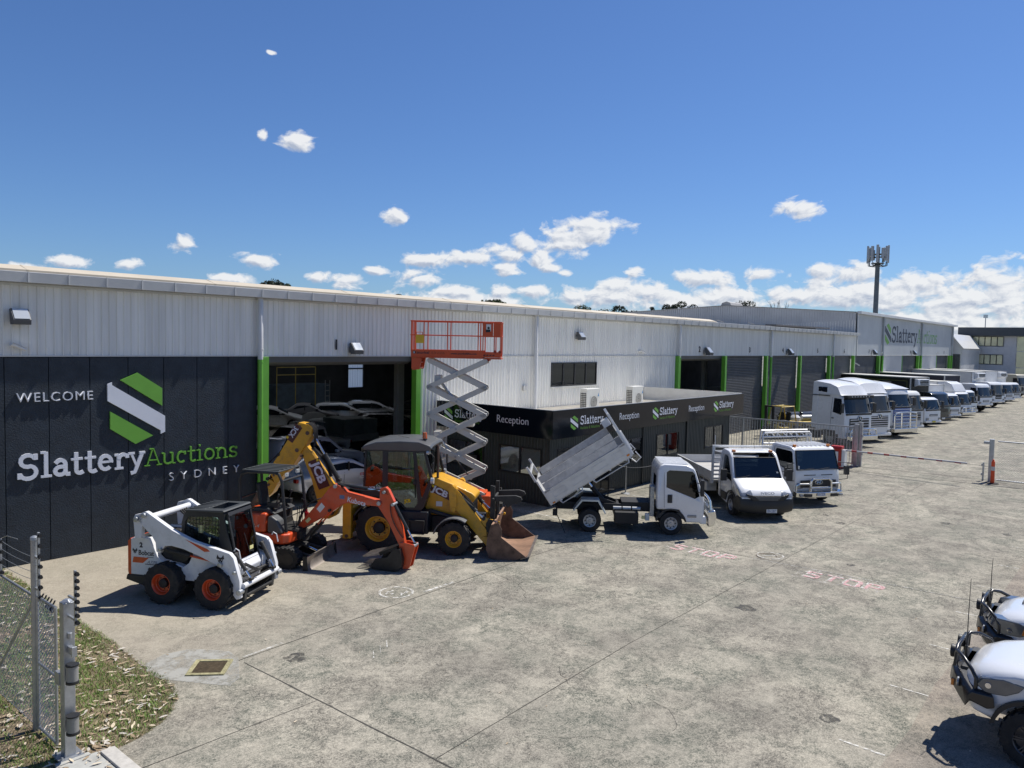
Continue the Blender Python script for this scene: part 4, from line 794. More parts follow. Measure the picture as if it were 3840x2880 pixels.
    b = MB(); b.prism([(-.30,2.035),(-.28,2.06),(.66,2.10),(.71,2.07),(.64,2.045)], -.53, .53); [b.box(-.25,.15,-.42+i*.14,-.36+i*.14,2.06,2.085) for i in range(7)]; b.build('cab_roof', mat('roof_dark_grey', (.05,.055,.058), .45, var=.12), t, bevel=.015)
    b = MB(); b.prism([(.25,-.3),(.55,-.3),(.55,.3),(.25,.3)], 2.092, 2.10, 'z'); b.build('roof_window', glassd, t, bevel=.003)
    seat(t, .0, 0, .92, .9); b = MB(); b.box(.28,.34,-.36,-.30,.9,1.25); b.box(.28,.34,.30,.36,.9,1.25); b.build('control_levers', black, t)
    b = MB(); b.prism([(.55,-.475),(.62,-.475),(.62,-.3),(.55,-.3)],1.4,1.41,'z') if 0 else b.box(.02,.14,-.4765,-.472,1.55,1.72); b.build('yellow_note', mat('note_yellow', (.7,.66,.3), .6), t)
    # quick attach plate
    b = MB(); b.box(1.19,1.23,-.50,.50,.54,.58); b.cyl((1.22,-.50,.26),(1.22,.50,.26),.05,14); b.cyl((1.16,-.5,.68),(1.16,.5,.68),.03,12); b.build('cross_bar', dirtbk, t)
    for sy in (-1, 1): b = MB(); b.prism([(1.17,.14),(1.25,.16),(1.28,.50),(1.24,.62),(1.17,.60)], sy*.50, sy*.60); b.build('coupler_plate', mat('grey_coupler', (.045,.047,.05), .5, .3, var=.3), t, bevel=.012)
    b = MB(); b.prism([(.80,.40),(1.0,.42),(1.06,.78),(.94,.98),(.8,.98)], -.42, .42); b.build('front_step_panel', mwhite, t, bevel=.02)
    b = MB(); [b.box(1.0,1.14,-.30,.30,.62+.0*i,.66) for i in range(1)]; [b.box(1.01+i*.04,1.025+i*.04,-.28,.28,.66,.685) for i in range(3)]; b.build('step_tread', dirtbk, t)
    b = MB()
    for k in range(4): hose(b, (-1.0+.02*k,.30+.06*k,1.80),(-.42,.2+.07*k,1.45),.022,-.18,(-.25,0,0))
    for k in range(2): hose(b, (-1.12,-.6+.05*k,1.58),(-.86,-.58,1.25),.022,0,(.16,0,-.1))
    for k in range(3): hose(b, (1.05,-.36+.05*k,.9),(1.36,-.2+.05*k,.75),.012,.05,(.1,0,0))
    b.build('hydraulic_hoses', rubber, t)
    # markings
    y = -.662; bk = ink
    text('Bobcat', .155, bk, t, (-1.395, y, .985), ext=.002, bold=.003, width=.40)
    text('2', .15, bk, t, (-1.36, y, 1.16), ext=.002, bold=.008)
    text('A770', .10, mat('grey_letter', (.25,.27,.3), .5), t, (-1.17, y, .80), ext=.002, bold=.001, width=.26, shear=.3)
    b = MB(); b.prism([(-1.55,.80),(-1.28,.80),(-1.12,.93),(-1.52,.93)], y-.003, y+.001); b.build('side_stripe', orange, t)
    b = MB(); b.box(-1.22,-.95,y-.003,y,.775,.79); b.box(-1.17,-1.0,y-.003,y,.94,.95); b.build('side_lines', bk, t)
    CAT = [(0,.55),(.12,1),(.3,.72),(.5,.66),(.7,.72),(.88,1),(1,.55),(.86,.5),(.74,.18),(.5,0),(.26,.18),(.14,.5)]
    for x0, z0, s, yy in ((-1.55,1.0,.13,y),(.69,1.01,.19,-.793)):
        b = MB(); b.prism([(x0+u*s, z0+v*s) for u, v in CAT], yy-.003, yy+.002); em = b.build('cat_head_emblem', bk, t)
        b = MB(); b.prism([(x0+.2*s,z0+.5*s),(x0+.42*s,z0+.42*s),(x0+.3*s,z0+.36*s)], yy-.005, yy-.0031); b.prism([(x0+.8*s,z0+.5*s),(x0+.58*s,z0+.42*s),(x0+.7*s,z0+.36*s)], yy-.005, yy-.0031); b.prism([(x0+.4*s,z0+.22*s),(x0+.6*s,z0+.22*s),(x0+.5*s,z0+.1*s)], yy-.005, yy-.0031); b.build('emblem_face', mwhite, em)
    b = MB(); b.box(.955,.965,-.1,.1,.62,.80); b.build('warning_label', platem, t); b = MB(); b.box(.93,.94,.1,.24,1.10,1.18); b.build('yellow_note', MAT['note_yellow'], t)
    return t
skid_steer()
# ================================================================ MINI EXCAVATOR
def excavator():
    t = thing('mini_excavator', 'orange mini excavator with open canopy and boom reaching over its blade', 'mini excavator', (11.57, 17.95, 0), -62)
    tk = mat('rubber_track', (.02,.02,.02), .8, var=.4, vs=8)
    for sy in (-1, 1):
        b = MB(); P = []
        for cx, a0 in ((.82, -90), (-.82, 90)):
            for k in range(9): a = R(a0+180*k/8); P.append((cx+.26*cos(a), .27+.26*sin(a)))
        b.prism(P, sy*.56, sy*.86); n = 44; L = [0]
        for i in range(len(P)): L.append(L[-1]+hypot(P[(i+1) % len(P)][0]-P[i][0], P[(i+1) % len(P)][1]-P[i][1]))
        for k in range(n):
            d = L[-1]*k/n; i = max(j for j in range(len(P)) if L[j] <= d); u = (d-L[i])/(L[i+1]-L[i]); p0, p1 = P[i], P[(i+1) % len(P)]
            x, z = p0[0]+(p1[0]-p0[0])*u, p0[1]+(p1[1]-p0[1])*u; dx, dz = (p1[0]-p0[0])/(L[i+1]-L[i]), (p1[1]-p0[1])/(L[i+1]-L[i]); nx, nz = dz, -dx
            b.add([(x+dx*a+nx*c, yy, z+dz*a+nz*c) for yy in (sy*.57, sy*.85) for a, c in ((-.03,-.01),(.03,-.01),(.022,.028),(-.022,.028))], [(0,1,2,3),(7,6,5,4),(0,4,5,1),(1,5,6,2),(2,6,7,3),(3,7,4,0)])
        tr = b.build('track', tk, t, smooth=False)
        b = MB(); b.prism([(-.7,.16),(.7,.16),(.75,.30),(.6,.38),(-.6,.38),(-.75,.3)], sy*.80, sy*.868); [b.cyl((x,sy*.55,.14),(x,sy*.872,.14),.07,12) for x in (-.5,-.17,.17,.5)]; b.cyl((.82,sy*.6,.27),(.82,sy*.872,.27),.16,18); b.cyl((-.82,sy*.6,.27),(-.82,sy*.872,.27),.16,18); b.build('track_frame', dirtbk, tr)
    b = MB(); b.box(-.6,.6,-.56,.56,.28,.50); b.cyl((0,0,.5),(0,0,.60),.42,24); b.prism([(.5,.30),(1.30,.14),(1.30,.26),(.5,.44)], -.45, -.33); b.prism([(.5,.30),(1.30,.14),(1.30,.26),(.5,.44)], .33, .45); b.build('undercarriage', dirtbk, t, bevel=.01)
    b = MB(); PR = [(1.40,.0),(1.34,.04),(1.30,.14),(1.31,.26),(1.37,.36),(1.33,.36),(1.27,.26),(1.26,.12),(1.32,.0)]; b.prism(PR, -.84, .84); b.build('dozer_blade', worn, t)
    b = MB(); [b.prism([(1.24,0),(1.38,.0),(1.34,.37),(1.24,.37)], y, y+.02) for y in (-.86,.84)]; b.box(1.22,1.27,-.8,.8,.08,.3); b.build('blade_end_plates', dirtbk, t); b = MB(); ram(b, (.55,0,.55),(1.25,0,.28),.05); b.build('blade_cylinder', [dirtbk, chrome], t)
    u = bpy.data.objects.new('upper_structure', None); S.collection.objects.link(u); u.parent = t; u.rotation_euler = (0, 0, R(-2))
    bo = orange
    s = MB(); PL = []                                                     # rounded tail house (plan view), extruded upwards
    for k in range(21): a = R(68+224*k/20); PL.append((-.12+.66*cos(a)*1.0, .78*sin(a)))
    PL += [(.62,-.70),(.74,-.55),(.72,.15),(.3,.2),(.3,.70)]
    b = MB(); b.prism([(x*1.02, y*1.0) for x, y in PL], .58, .86, 'z'); b.build('counterweight', bo, u, bevel=.06, seg=3)
    def taper(x, y, z): k = 1-.35*max(0, (z-1.1))**1.2; return (x*k-.02, y*(1-.12*max(0, z-1.0)), z)
    b = MB(); P2 = [(-.12+.62*cos(R(75+210*k/20)), .74*sin(R(75+210*k/20))) for k in range(21)]+[(.14,-.68),(.14,.68)]; b.prism(P2, .87, 1.36, 'z', fn=taper, n=5); b.build('engine_hood', bo, u, bevel=.05, seg=3)
    b = MB(); b.prism([(.17,.86),(.17,1.28),(.27,1.32),(.46,1.20),(.58,.95),(.60,.86)], -.70, -.36); b.build('tank_cover', mat('grey_hood', (.07,.075,.08), .4, var=.15), u, bevel=.06, seg=3)
    b = MB(); b.prism([(-.45,1.36),(-.30,1.46),(.05,1.46),(.30,1.32),(.14,1.31),(-.4,1.33)], -.50, .55); b.build('hood_top', mat('dark_hood_top', (.03,.032,.035), .4, var=.1), u, bevel=.04)
    b = MB(); b.box(.12,.80,-.34,.60,.84,.90); b.box(.10,.16,-.34,.6,.9,1.36); b.box(.62,.84,-.2,.15,.62,.84); b.build('floor', dirtbk, u, bevel=.01)
    seat(u, -.14, .02, 1.36, .95)
    b = MB()
    for y in (-.30,.34): b.box(-.05,.28,y-.06,y+.06,1.45,1.58); b.cyl((.2,y,1.55),(.26,y,1.76),.018,8); b.cyl((.26,y,1.74),(.27,y,1.82),.032,8)
    for y in (.0,.1,.2,.28): b.cyl((.62,y,.9),(.66,y,1.45),.012,6)
    b.build('control_levers', black, u, bevel=.01)
    b = MB()
    for y in (-.54,.50): b.tube([(-.55,y,1.36),(-.72,y,1.70),(-.74,y,2.15),(-.68,y,2.33),(-.50,y,2.40),(.30,y,2.42),(.42,y,2.38),(.50,y,2.20),(.64,y,.88)], .040, 10)
    b.tube([(.60,-.54,1.25),(.60,.5,1.25)], .014, 6); b.tube([(-.72,-.54,1.7),(-.72,.5,1.7)], .03, 8); b.tube([(.50,-.54,2.2),(.50,.5,2.2)], .03, 8); b.tube([(.60,-.2,1.25),(.70,-.2,.9)],.014,6); b.tube([(.56,.35,1.6),(.64,.5,1.5),(.66,.5,1.2)],.012,6); b.build('canopy_frame', black, u)
    b = MB(); b.box(-.66,.42,-.56,.52,2.43,2.46); [b.box(-.60,.38,-.46+i*.2,-.36+i*.2,2.46,2.48) for i in range(5)]; b.build('canopy_roof', mat('canopy_dark', (.055,.06,.062), .45, var=.1), u, bevel=.012)
    b = MB(); b.box(.44,.50,-.30,-.18,2.28,2.38); b.box(.44,.50,.24,.38,2.30,2.40); b.build('work_lights', lampglass, u, bevel=.01)
    b = MB(); b.cyl((.70,.40,.92),(.70,.40,1.22),.055,12); b.cyl((.70,.40,1.22),(.70,.40,1.28),.02,8); b.build('fire_extinguisher', mat('extinguisher_red', (.35,.01,.02), .3), u)
    # boom, arm, bucket
    BM = [(.60,.80),(.58,.88),(.66,.95),(1.12,1.46),(1.58,2.03),(1.72,2.13),(1.86,2.08),(2.05,1.92),(2.99,1.76),(3.06,1.70),(3.02,1.61),(2.07,1.64),(1.91,1.58),(1.60,1.34),(.68,.80)]
    b = MB(); b.prism(BM, .02, .22); bm_ = b.build('boom', orange, u, bevel=.012)
    AR = [(2.98,2.07),(3.14,2.13),(3.22,2.06),(3.38,1.76),(3.36,1.66),(3.60,1.14),(3.70,.66),(3.54,.62),(3.22,1.22),(2.95,1.58),(2.93,1.70),(2.98,1.80)]
    b = MB(); b.prism(AR, .05, .19); am = b.build('dipper_arm', orange, u, bevel=.012)
    b = MB()
    for x, z, r in ((.64,.86,.07),(2.98,1.70,.055),(3.12,2.0,.04),(1.74,2.06,.05),(3.36,1.69,.04),(3.62,.68,.05),(3.95,.66,.045)): b.cyl((x,-.02,z),(x,.26,z),r,14)
    b.build('pin', galv, u)
    b = MB(); ram(b, (1.80,.12,2.10),(3.10,.12,2.0),.045,t=.6); b.build('arm_cylinder', [black, chrome], bm_); b = MB(); ram(b, (3.36,.12,1.69),(3.94,.12,.70),.042,t=.62); b.build('bucket_cylinder', [black, chrome], am)
    b = MB(); [ram(b, (.86,y,.58),(1.60,y,1.42),.042,t=.5) for y in (-.02,.27)]; b.build('boom_cylinder', [dirtbk, orange], bm_)
    b = MB(); b.prism([(.40,.62),(.72,.56),(.92,.54),(.90,.66),(.72,.92),(.55,.95),(.44,.86)], -.06, .30); b.build('swing_bracket', dirtbk, u, bevel=.02)
    for y in (-.01,.23): b = MB(); b.prism([(3.56,.72),(3.72,.74),(3.98,.70),(4.0,.62),(3.92,.34),(3.86,.10),(3.80,.06),(3.68,.06),(3.60,.40)], y-.02, y+.02); b.build('bucket_linkage', orange, am, bevel=.008)
    b = MB()
    for k in range(3): hose(b, (1.78,.02+.05*k,2.16),(3.0,.02+.05*k,2.06),.012,.0,(0,0,-.10)); hose(b, (.66,-.02+.05*k,.95),(1.3,.02+.05*k,1.70),.014,0,(-.10,0,.12))
    for k in range(2): hose(b, (3.3,.0+.06*k,1.7),(3.66,.0+.06*k,.85),.012,0,(-.1,0,0))
    b.build('hydraulic_hoses', rubber, u)
    BK = [(3.62,.62),(3.50,.66),(3.42,.40),(3.58,.18),(3.52,.04),(3.30,-.02),(3.0,.02),(2.80,.20),(2.78,.18),(2.98,-.0),(3.30,-.05),(3.56,.0),(3.66,.20)]
    BK = [(3.64,.60),(3.72,.34),(3.70,.14),(3.58,.03),(3.34,.0),(3.02,.02),(2.80,.10),(2.80,.13),(3.02,.05),(3.34,.035),(3.55,.06),(3.66,.16),(3.67,.34),(3.58,.58)]
    b = MB(); b.prism(BK, -.18, .42); 
    for y in (-.19,.41): b.prism([(3.62,.60),(3.72,.34),(3.70,.14),(3.58,.03),(3.34,.0),(3.02,.02),(2.84,.09),(2.98,.30),(3.3,.36),(3.48,.58)], y, y+.02)
    bk = b.build('bucket', mat('bucket_black', (.03,.03,.032), .42, .4, var=.5, vs=3), u, bevel=.004)
    b = MB()
    for k in range(5): y = -.14+k*.125; b.prism([(2.84,.135),(2.56,.10),(2.84,.07)], y, y+.05)
    b.build('bucket_teeth', worn, bk)
    # second, toothed rake bucket lying with it
    b = MB()
    for k in range(6): y = -.12+k*.115; b.prism([(3.02,.42),(2.55,.30),(2.56,.26),(3.04,.36)], y+.1, y+.135)
    rk = b.build('rake_tines', worn, bk); b = MB(); b.prism([(3.0,.42),(3.5,.62),(3.52,.56),(3.04,.34)], -.02, .56); b.build('rake_plate', MAT['bucket_black'], bk)
    text('Kubota', .19, lw_, bm_, (2.07,.018,1.685), ext=.002, bold=.002, width=.52, rot=(pi/2, R(10), 0)); text('SWL', .11, ink, am, (3.02,.047,1.94), ext=.002, width=.2)
    b = MB(); b.slab((1.30,.018,1.33),(1.44,.018,1.50),(1.34,.018,1.60),(1.20,.018,1.42),.002); b.build('white_label', platem, bm_); b = MB(); b.slab((.93,.018,1.02),(1.04,.018,1.13),(.98,.018,1.19),(.87,.018,1.08),.002); b.build('yellow_label', MAT['note_yellow'], bm_); b = MB(); b.box(1.86,2.0,.016,.019,1.74,1.84); b.build('blue_label', mat('label_blue', (.12,.16,.28), .5), bm_)
    text('U35-4', .13, mat('silver_letter', (.55,.56,.58), .35, .6), u, (-.42,-.775,1.0), ext=.002, width=.38, shear=.3, rot=(pi/2, 0, R(5)))
    return t
excavator()
# ================================================================ BACKHOE LOADER
def backhoe():
    t = thing('backhoe_loader', 'yellow backhoe loader with dark cab, raised rear arm and rusty front bucket', 'backhoe loader', (14.74, 17.12, 0), -57.2)
    for sy in (-1, 1):
        wheel(t, .07, sy*.90, .66, .46, .36, yel, sy, 18, 'deep'); wheel(t, 2.22, sy*.92, .47, .34, .235, yel, sy, 16, 'deep')
    b = MB(); b.box(-.75, 2.9, -.38, .38, .45, .95); b.box(.45, 1.45, -.9, .9, .52, 1.15); b.box(2.1, 2.35, -.75, .75, .40, .56); b.box(-.1,.25,-.7,.7,.55,.75); b.build('chassis', mat('navy_black_frame', (.012,.016,.024), .5, var=.3), t, bevel=.03)
    for sy in (-1, 1):
        b = MB(); [b.box(.90, 1.37, sy*.90, sy*1.04, z, z+.03) for z in (.90, .54)]; b.box(.90,.93,sy*.9,sy*1.0,.54,.9); b.box(1.34,1.37,sy*.9,sy*1.0,.54,.9); b.build('step', dirtbk, t)
        b = MB(); P = [(2.22+.60*cos(R(a)), .44+.62*sin(R(a))) for a in range(165, 55, -12)]; P += [(2.22+.57*cos(R(a)), .44+.59*sin(R(a))) for a in range(57, 168, 12)]; b.prism(P, sy*.74, sy*1.10); b.build('front_mudguard', mat('mudguard_grey', (.12,.125,.13), .5), t)
        b = MB(); P = [(.07+.80*cos(R(a)), .62+.80*sin(R(a))) for a in range(150, 20, -10)]+[(.07+.76*cos(R(a)), .62+.76*sin(R(a))) for a in range(20, 155, 10)]; b.prism(P, sy*.66, sy*1.12); b.build('rear_mudguard', black, t)
    # bonnet
    def bw(x, y, z): return (x, y*(1-.10*max(0, (x-1.5)/1.2)), z)
    b = MB(); b.prism([(1.26,1.00),(1.26,2.0),(1.34,2.04),(1.55,2.06),(2.1,1.86),(2.60,1.64),(2.70,1.56),(2.68,1.44),(2.60,1.36),(2.55,.95),(1.9,.95)], -.47, .47, fn=bw, n=4); b.build('bonnet', yel, t, bevel=.045, seg=3)
    b = MB(); b.box(2.56,2.62,-.36,.36,.75,1.36); [b.box(2.62,2.64,-.34+i*.09,-.30+i*.09,.8,1.34) for i in range(8)]; b.build('front_grille', black, t, bevel=.01)
    b = MB(); b.lathe([(-.475,.085),(-.49,.085),(-.49,.06),(-.482,.06)], (1.36,0,1.78), 'y', 18); b.box(1.42,1.66,-.482,-.474,1.27,1.42) if 0 else None; b.build('filler_cap', black, t)
    b = MB(); b.prism([(1.42,1.66),(2.0,1.40),(2.0,1.63),(1.44,1.89)], -.485, -.478) ; d = b.build('brand_panel', mat('maroon_decal', (.08,.012,.012), .4), t)
    b = MB(); b.prism([(1.45,1.80),(1.52,1.77),(1.53,1.83),(1.46,1.865)], -.4885, -.4855); b.build('yellow_square', mat('decal_yellow', (.85,.6,.03), .4), d)
    text('JCB', .235, lw_, d, (1.46,-.4865,1.68), ext=.002, bold=.010, width=.50, rot=(pi/2, R(24), 0))
    b = MB(); b.box(1.58,1.76,-.478,-.472,1.24,1.38); b.build('white_label', platem, t); b = MB(); b.tube([(1.60,-.4,1.98),(1.60,-.4,2.75),(1.60,-.4,2.92),(1.57,-.4,2.99)], .036, 12); b.build('exhaust_pipe', rustm, t)
    # cab
    CB = [(-.50,1.35),(-.47,1.75),(-.42,2.86),(1.30,2.90),(1.36,2.72),(1.54,2.06),(1.30,1.25),(1.16,1.10),(.90,1.05),(.62,1.30),(.40,1.45),(-.2,1.5)]
    s = MB(); s.prism(CB, -.78, .78); inn = MB(); inn.prism([(-.44,1.2),(-.41,1.80),(-.37,2.82),(1.24,2.86),(1.30,2.70),(1.47,2.06),(1.24,1.2)], -.73, .73)
    c1 = MB(); c1.prism([(-.42,1.68),(-.38,2.78),(.09,2.80),(.09,1.68)], -1, 1); c2 = MB(); c2.prism([(.25,1.60),(.24,2.78),(.96,2.80),(1.12,1.36),(1.02,1.22),(.76,1.22),(.45,1.48)], -1, 1)
    c3 = MB(); c3.prism([(1.05,2.78),(1.27,2.80),(1.46,2.08),(1.22,1.45)], -1, 1); c4 = MB(); c4.box(1.0,1.8,-.70,.70,1.5,2.80); c5 = MB(); c5.box(-.8,-.3,-.68,.68,1.9,2.78)
    carve('cab_frame', s, [inn, c1, c2, c3, c4, c5], mat('cab_navy_black', (.014,.018,.026), .35, var=.15), t, bevel=.012)
    for sy in (-1, 1):
        for P in ([(-.43,1.66),(-.39,2.79),(.10,2.81),(.10,1.66)], [(.24,1.60),(.23,2.79),(.97,2.81),(1.13,1.34),(1.02,1.20),(.75,1.20),(.44,1.46)], [(1.04,2.79),(1.28,2.81),(1.47,2.08),(1.22,1.42)]):
            b = MB(); b.prism(P, sy*.750, sy*.757); g_ = b.build('side_window', glass, t)
        b = MB(); b.cyl((1.05,sy*.79,1.5),(1.0,sy*.79,2.6),.012,8); b.box(.99,1.07,sy*.78,sy*.83,1.9,2.0); b.build('door_handle', black, t)
    b = MB(); b.slab((1.40,-.70,1.5),(1.40,.70,1.5),(1.30,.70,2.80),(1.30,-.70,2.80),.006); b.slab((-.43,.68,1.9),(-.43,-.68,1.9),(-.40,-.68,2.78),(-.40,.68,2.78),.006); b.build('windscreen', glass, t)
    b = MB(); b.prism([(-.52,2.90),(-.46,2.98),(-.10,3.10),(.6,3.15),(1.14,3.14),(1.44,3.04),(1.50,2.96),(1.42,2.88),(-.4,2.86)], -.84, .84, fn=lambda x, y, z: (x, y*(1-.08*max(0, x-1.1)/.4), z-.05*(abs(y)/.84)**3), n=8); b.build('cab_roof', mat('roof_charcoal', (.085,.09,.095), .38, var=.12, coat=.1), t, bevel=.03)
    b = MB(); [b.cyl((1.36,y,2.80),(1.42,y,2.80),.055,14) for y in (-.78,-.62,.62,.78)]; b.build('work_lights', lampglass, t); b = MB(); b.box(1.18,1.28,-.5,-.4,3.12,3.16); bb = b.build('beacon_base', black, t); b = MB(); b.cyl((1.22,-.45,3.16),(1.22,-.45,3.33),.07,14,.055); b.build('beacon', mat('amber_beacon', (.65,.10,.01), .2, coat=.6), bb)
    b = MB(); b.tube([(.75,-.3,3.14),(.45,-.5,3.22)],.008,5); b.tube([(1.45,-.6,2.75),(1.62,-.95,2.7),(1.62,-.95,2.45)],.012,6); b.build('aerial', black, t)
    b = MB(); b.cyl((1.50,-.80,2.02),(1.58,-.80,2.02),.09,16); b.cyl((1.50,.80,2.02),(1.58,.80,2.02),.09,16); b.build('headlight', lampglass, t); b = MB(); b.box(1.56,1.60,-1.0,-.86,2.25,2.55); b.box(1.56,1.60,.86,1.0,2.25,2.55); b.build('mirror', black, t, bevel=.02)
    seat(t, .35, 0, 1.45, 1.05, mat('seat_grey', (.10,.10,.11), .8)); swheel(t, .92, 0, 1.95, .5, .2); b = MB(); b.box(.95,1.22,-.3,.3,1.2,1.85); b.box(.2,.5,-.66,-.5,1.45,1.75); b.box(-.4,-.2,-.5,.5,1.3,1.7); b.build('dashboard', mat('interior_grey', (.06,.065,.07), .7), t, bevel=.03)
    text('JCB', .12, mat('sticker_yellow', (.72,.52,.02), .5), t, (.74,-.7585,1.36), ext=.001, bold=.01, width=.2, rot=(pi/2, R(-8), 0)); text('3CX eco', .075, lw_, t, (-.30,-.7585,1.72), ext=.001, bold=.002, width=.34)
    # loader arms
    for sy in (-1, 1):
        b = MB(); b.prism([(2.0,1.76),(2.06,1.88),(2.16,1.88),(2.24,1.74),(3.12,.62),(3.16,.36),(3.08,.22),(2.96,.34),(2.18,1.20),(2.06,1.30),(2.03,1.5)], sy*.50, sy*.66); b.build('loader_arm', yel, t, bevel=.012)
        b = MB(); b.prism([(1.98,1.80),(2.10,1.90),(2.20,1.80),(2.22,1.30),(2.14,1.12),(2.04,1.18)], sy*.665, sy*.70); [b.cyl((x,sy*.48,z),(x,sy*.72,z),r,14) for x, z, r in ((2.10,1.82,.06),(2.14,1.22,.06),(3.04,.42,.08))]; b.build('pivot_link', yel, t)
        b = MB(); ram(b, (2.14,sy*.60,1.72),(2.98,sy*.60,.98),.055,t=.7); b.build('lift_ram', [black, chrome], t); b = MB(); ram(b, (1.45,sy*.56,1.12),(2.55,sy*.56,.85),.06,t=.62); b.build('boom_ram', [black, chrome], t)
        b = MB(); b.prism([(2.92,.98),(3.02,1.02),(3.10,.90),(2.96,.60),(2.84,.62)], sy*.55, sy*.62); ram(b, (3.0,sy*.585,.97),(3.40,sy*.585,.88),.04,t=.5); b.build('tilt_lever', [yel, chrome], t)
        b = MB(); [hose(b, (2.18,sy*(.56+.03*k),1.80),(2.72,sy*(.56+.03*k),1.28),.014,.0,(.1,0,-.12+.05*k)) for k in range(3)]; b.build('hydraulic_hoses', rubber, t)
    b = MB(); b.cyl((2.9,-.5,.62),(2.9,.5,.62),.06,12); b.build('cross_tube', yel, t)
    # bucket (open forwards)
    PO = [(3.28,.95),(3.20,.60),(3.17,.28),(3.26,.06),(3.42,.0),(3.9,.0),(4.28,.10),(4.28,.13),(3.9,.035),(3.44,.035),(3.30,.09),(3.22,.30),(3.25,.60),(3.33,.94)]
    bi = mat('bucket_inside_rust', (.36,.22,.145), .5, .3, var=.4, vs=2.5); b = MB(); b.prism(PO, -1.16, 1.16); bk = b.build('bucket', bi, t)
    SP = [(3.28,.95),(3.48,1.02),(3.58,.84),(3.56,.62),(4.26,.11),(3.9,.0),(3.42,.0),(3.24,.06),(3.15,.28),(3.18,.60)]
    for y in (-1.19, 1.16): b = MB(); b.prism(SP, y, y+.03); b.build('side_plate', rustm, bk)
    b = MB(); b.box(3.95,4.32,-1.17,1.17,.09,.12) if 0 else b.slab((4.10,-1.18,.055),(4.10,1.18,.055),(4.36,1.18,.145),(4.36,-1.18,.145),.02); b.build('cutting_edge', worn, bk)
    b = MB(); [b.prism([(3.20,.2),(3.10,.3),(3.05,.85),(3.12,.98),(3.28,.95)], y, y+.05) for y in (-.66,-.5,.45,.61)]; b.build('bucket_brackets', dirtbk, bk)
    # folded pallet forks over the bucket
    fk = bpy.data.objects.new('folded_forks', None); S.collection.objects.link(fk); fk.parent = t
    for y in (-.48, .38):
        b = MB(); b.prism([(3.16,.95),(3.16,1.88),(3.26,1.88),(3.26,1.60),(3.85,1.64),(4.0,1.60),(4.04,1.52),(3.90,1.42),(3.80,1.40),(3.62,1.28),(3.50,1.46),(3.27,1.46),(3.27,.95)], y, y+.10); b.build('fork', dirtbk, fk, bevel=.008)
    b = MB(); b.cyl((3.22,-.6,1.52),(3.22,.6,1.52),.04,10); b.box(3.14,3.20,-.5,-.42,1.0,1.9); b.tube([(3.3,-.4,.95),(3.36,-.4,1.2),(3.30,-.4,1.45)],.02,6); b.build('fork_rail', dirtbk, fk)
    b = MB(); [b.box(3.155,3.162,-.47,-.39,1.05+i*.12,1.10+i*.12) for i in range(6)]; b.build('hazard_stripes', yel, fk)
    # stabilisers and backhoe
    for sy in (-1, 1): b = MB(); b.box(-.94,-.70,sy*.92,sy*1.14,.34,1.36); s_ = b.build('stabiliser', yel, t, bevel=.015); b = MB(); b.box(-1.02,-.62,sy*.84,sy*1.22,.30,.34); b.cyl((-.82,sy*.9,.42),(-.82,sy*1.16,.42),.05,12); b.build('foot_pad', rustm, s_)
    b = MB(); b.box(-.95,-.72,-.92,.92,.95,1.15); b.box(-.95,-.72,-.92,.92,.45,.62); b.build('rear_frame', yel, t, bevel=.02); b = MB(); b.box(-1.2,-.9,-.15,.35,.55,1.1); b.cyl((-1.25,.1,.5),(-1.25,.1,1.15),.1,14); b.build('kingpost', dirtbk, t, bevel=.02)
    y0, y1 = -.08, .26
    b = MB(); b.prism([(-2.67,2.66),(-2.60,2.82),(-2.50,2.84),(-2.36,2.62),(-1.62,1.60),(-1.46,1.30),(-1.40,1.0),(-1.52,.72),(-1.75,.60),(-1.92,.60),(-2.02,.80),(-2.30,1.75)], y0+.05, y1-.05); bo = b.build('boom', yel, t, bevel=.015)
    b = MB(); b.prism([(-2.52,3.42),(-2.68,3.44),(-2.76,3.32),(-3.15,2.70),(-3.52,2.12),(-3.56,1.92),(-3.42,1.62),(-3.34,1.58),(-3.14,1.86),(-2.90,2.06),(-2.56,2.62),(-2.30,3.04),(-2.26,3.26),(-2.40,3.38)], y0-.02, y1+.02); dp = b.build('dipper_arm', yel, t, bevel=.015)
    b = MB(); b.prism([(-3.42,1.62),(-3.34,1.58),(-3.50,1.30),(-3.80,1.05),(-3.92,1.12),(-3.74,1.50),(-3.58,1.72)], y0, y1); b.build('quick_hitch', yel, dp, bevel=.015)
    b = MB(); [b.lathe([(y0-.035, r),(y0-.035,r*.9),(y1+.035, r)], (x, 0, z), 'y', 16) for x, z, r in ((-2.40,3.14,.06),(-2.72,2.62,.06),(-2.63,3.33,.035),(-2.58,2.45,.04),(-3.44,1.84,.035),(-3.60,1.55,.04),(-1.65,.80,.07))]; b.build('pin', rustm, t)
    b = MB(); ram(b, (-1.50,.09,1.75),(-2.33,.09,3.14),.075,t=.52); b.build('dipper_cylinder', [black, steel], bo); b = MB(); ram(b, (-3.05,.09,2.95),(-3.70,.09,1.70),.06,t=.6); b.build('crowd_cylinder', [dirtbk, chrome], dp)
    b = MB(); b.prism([(-3.70,1.20),(-3.95,1.30),(-4.12,1.0),(-4.05,.70),(-3.85,.55),(-3.55,.55),(-3.55,.60),(-3.82,.62),(-3.98,.75),(-4.02,.98),(-3.9,1.16)], -.15, .35); b.build('rear_bucket', rustm, dp)
    b = MB()
    for k in range(6): hose(b, (-2.46+.01*k,y0+.02+.045*k,3.42),(-2.22,y0+.02+.045*k,2.75),.016,-.12,(.10,0,.05)); hose(b, (-2.30,y0+.03+.045*k,2.68),(-1.72,y0+.04+.04*k,1.85),.014,0,(.06,0,.05))
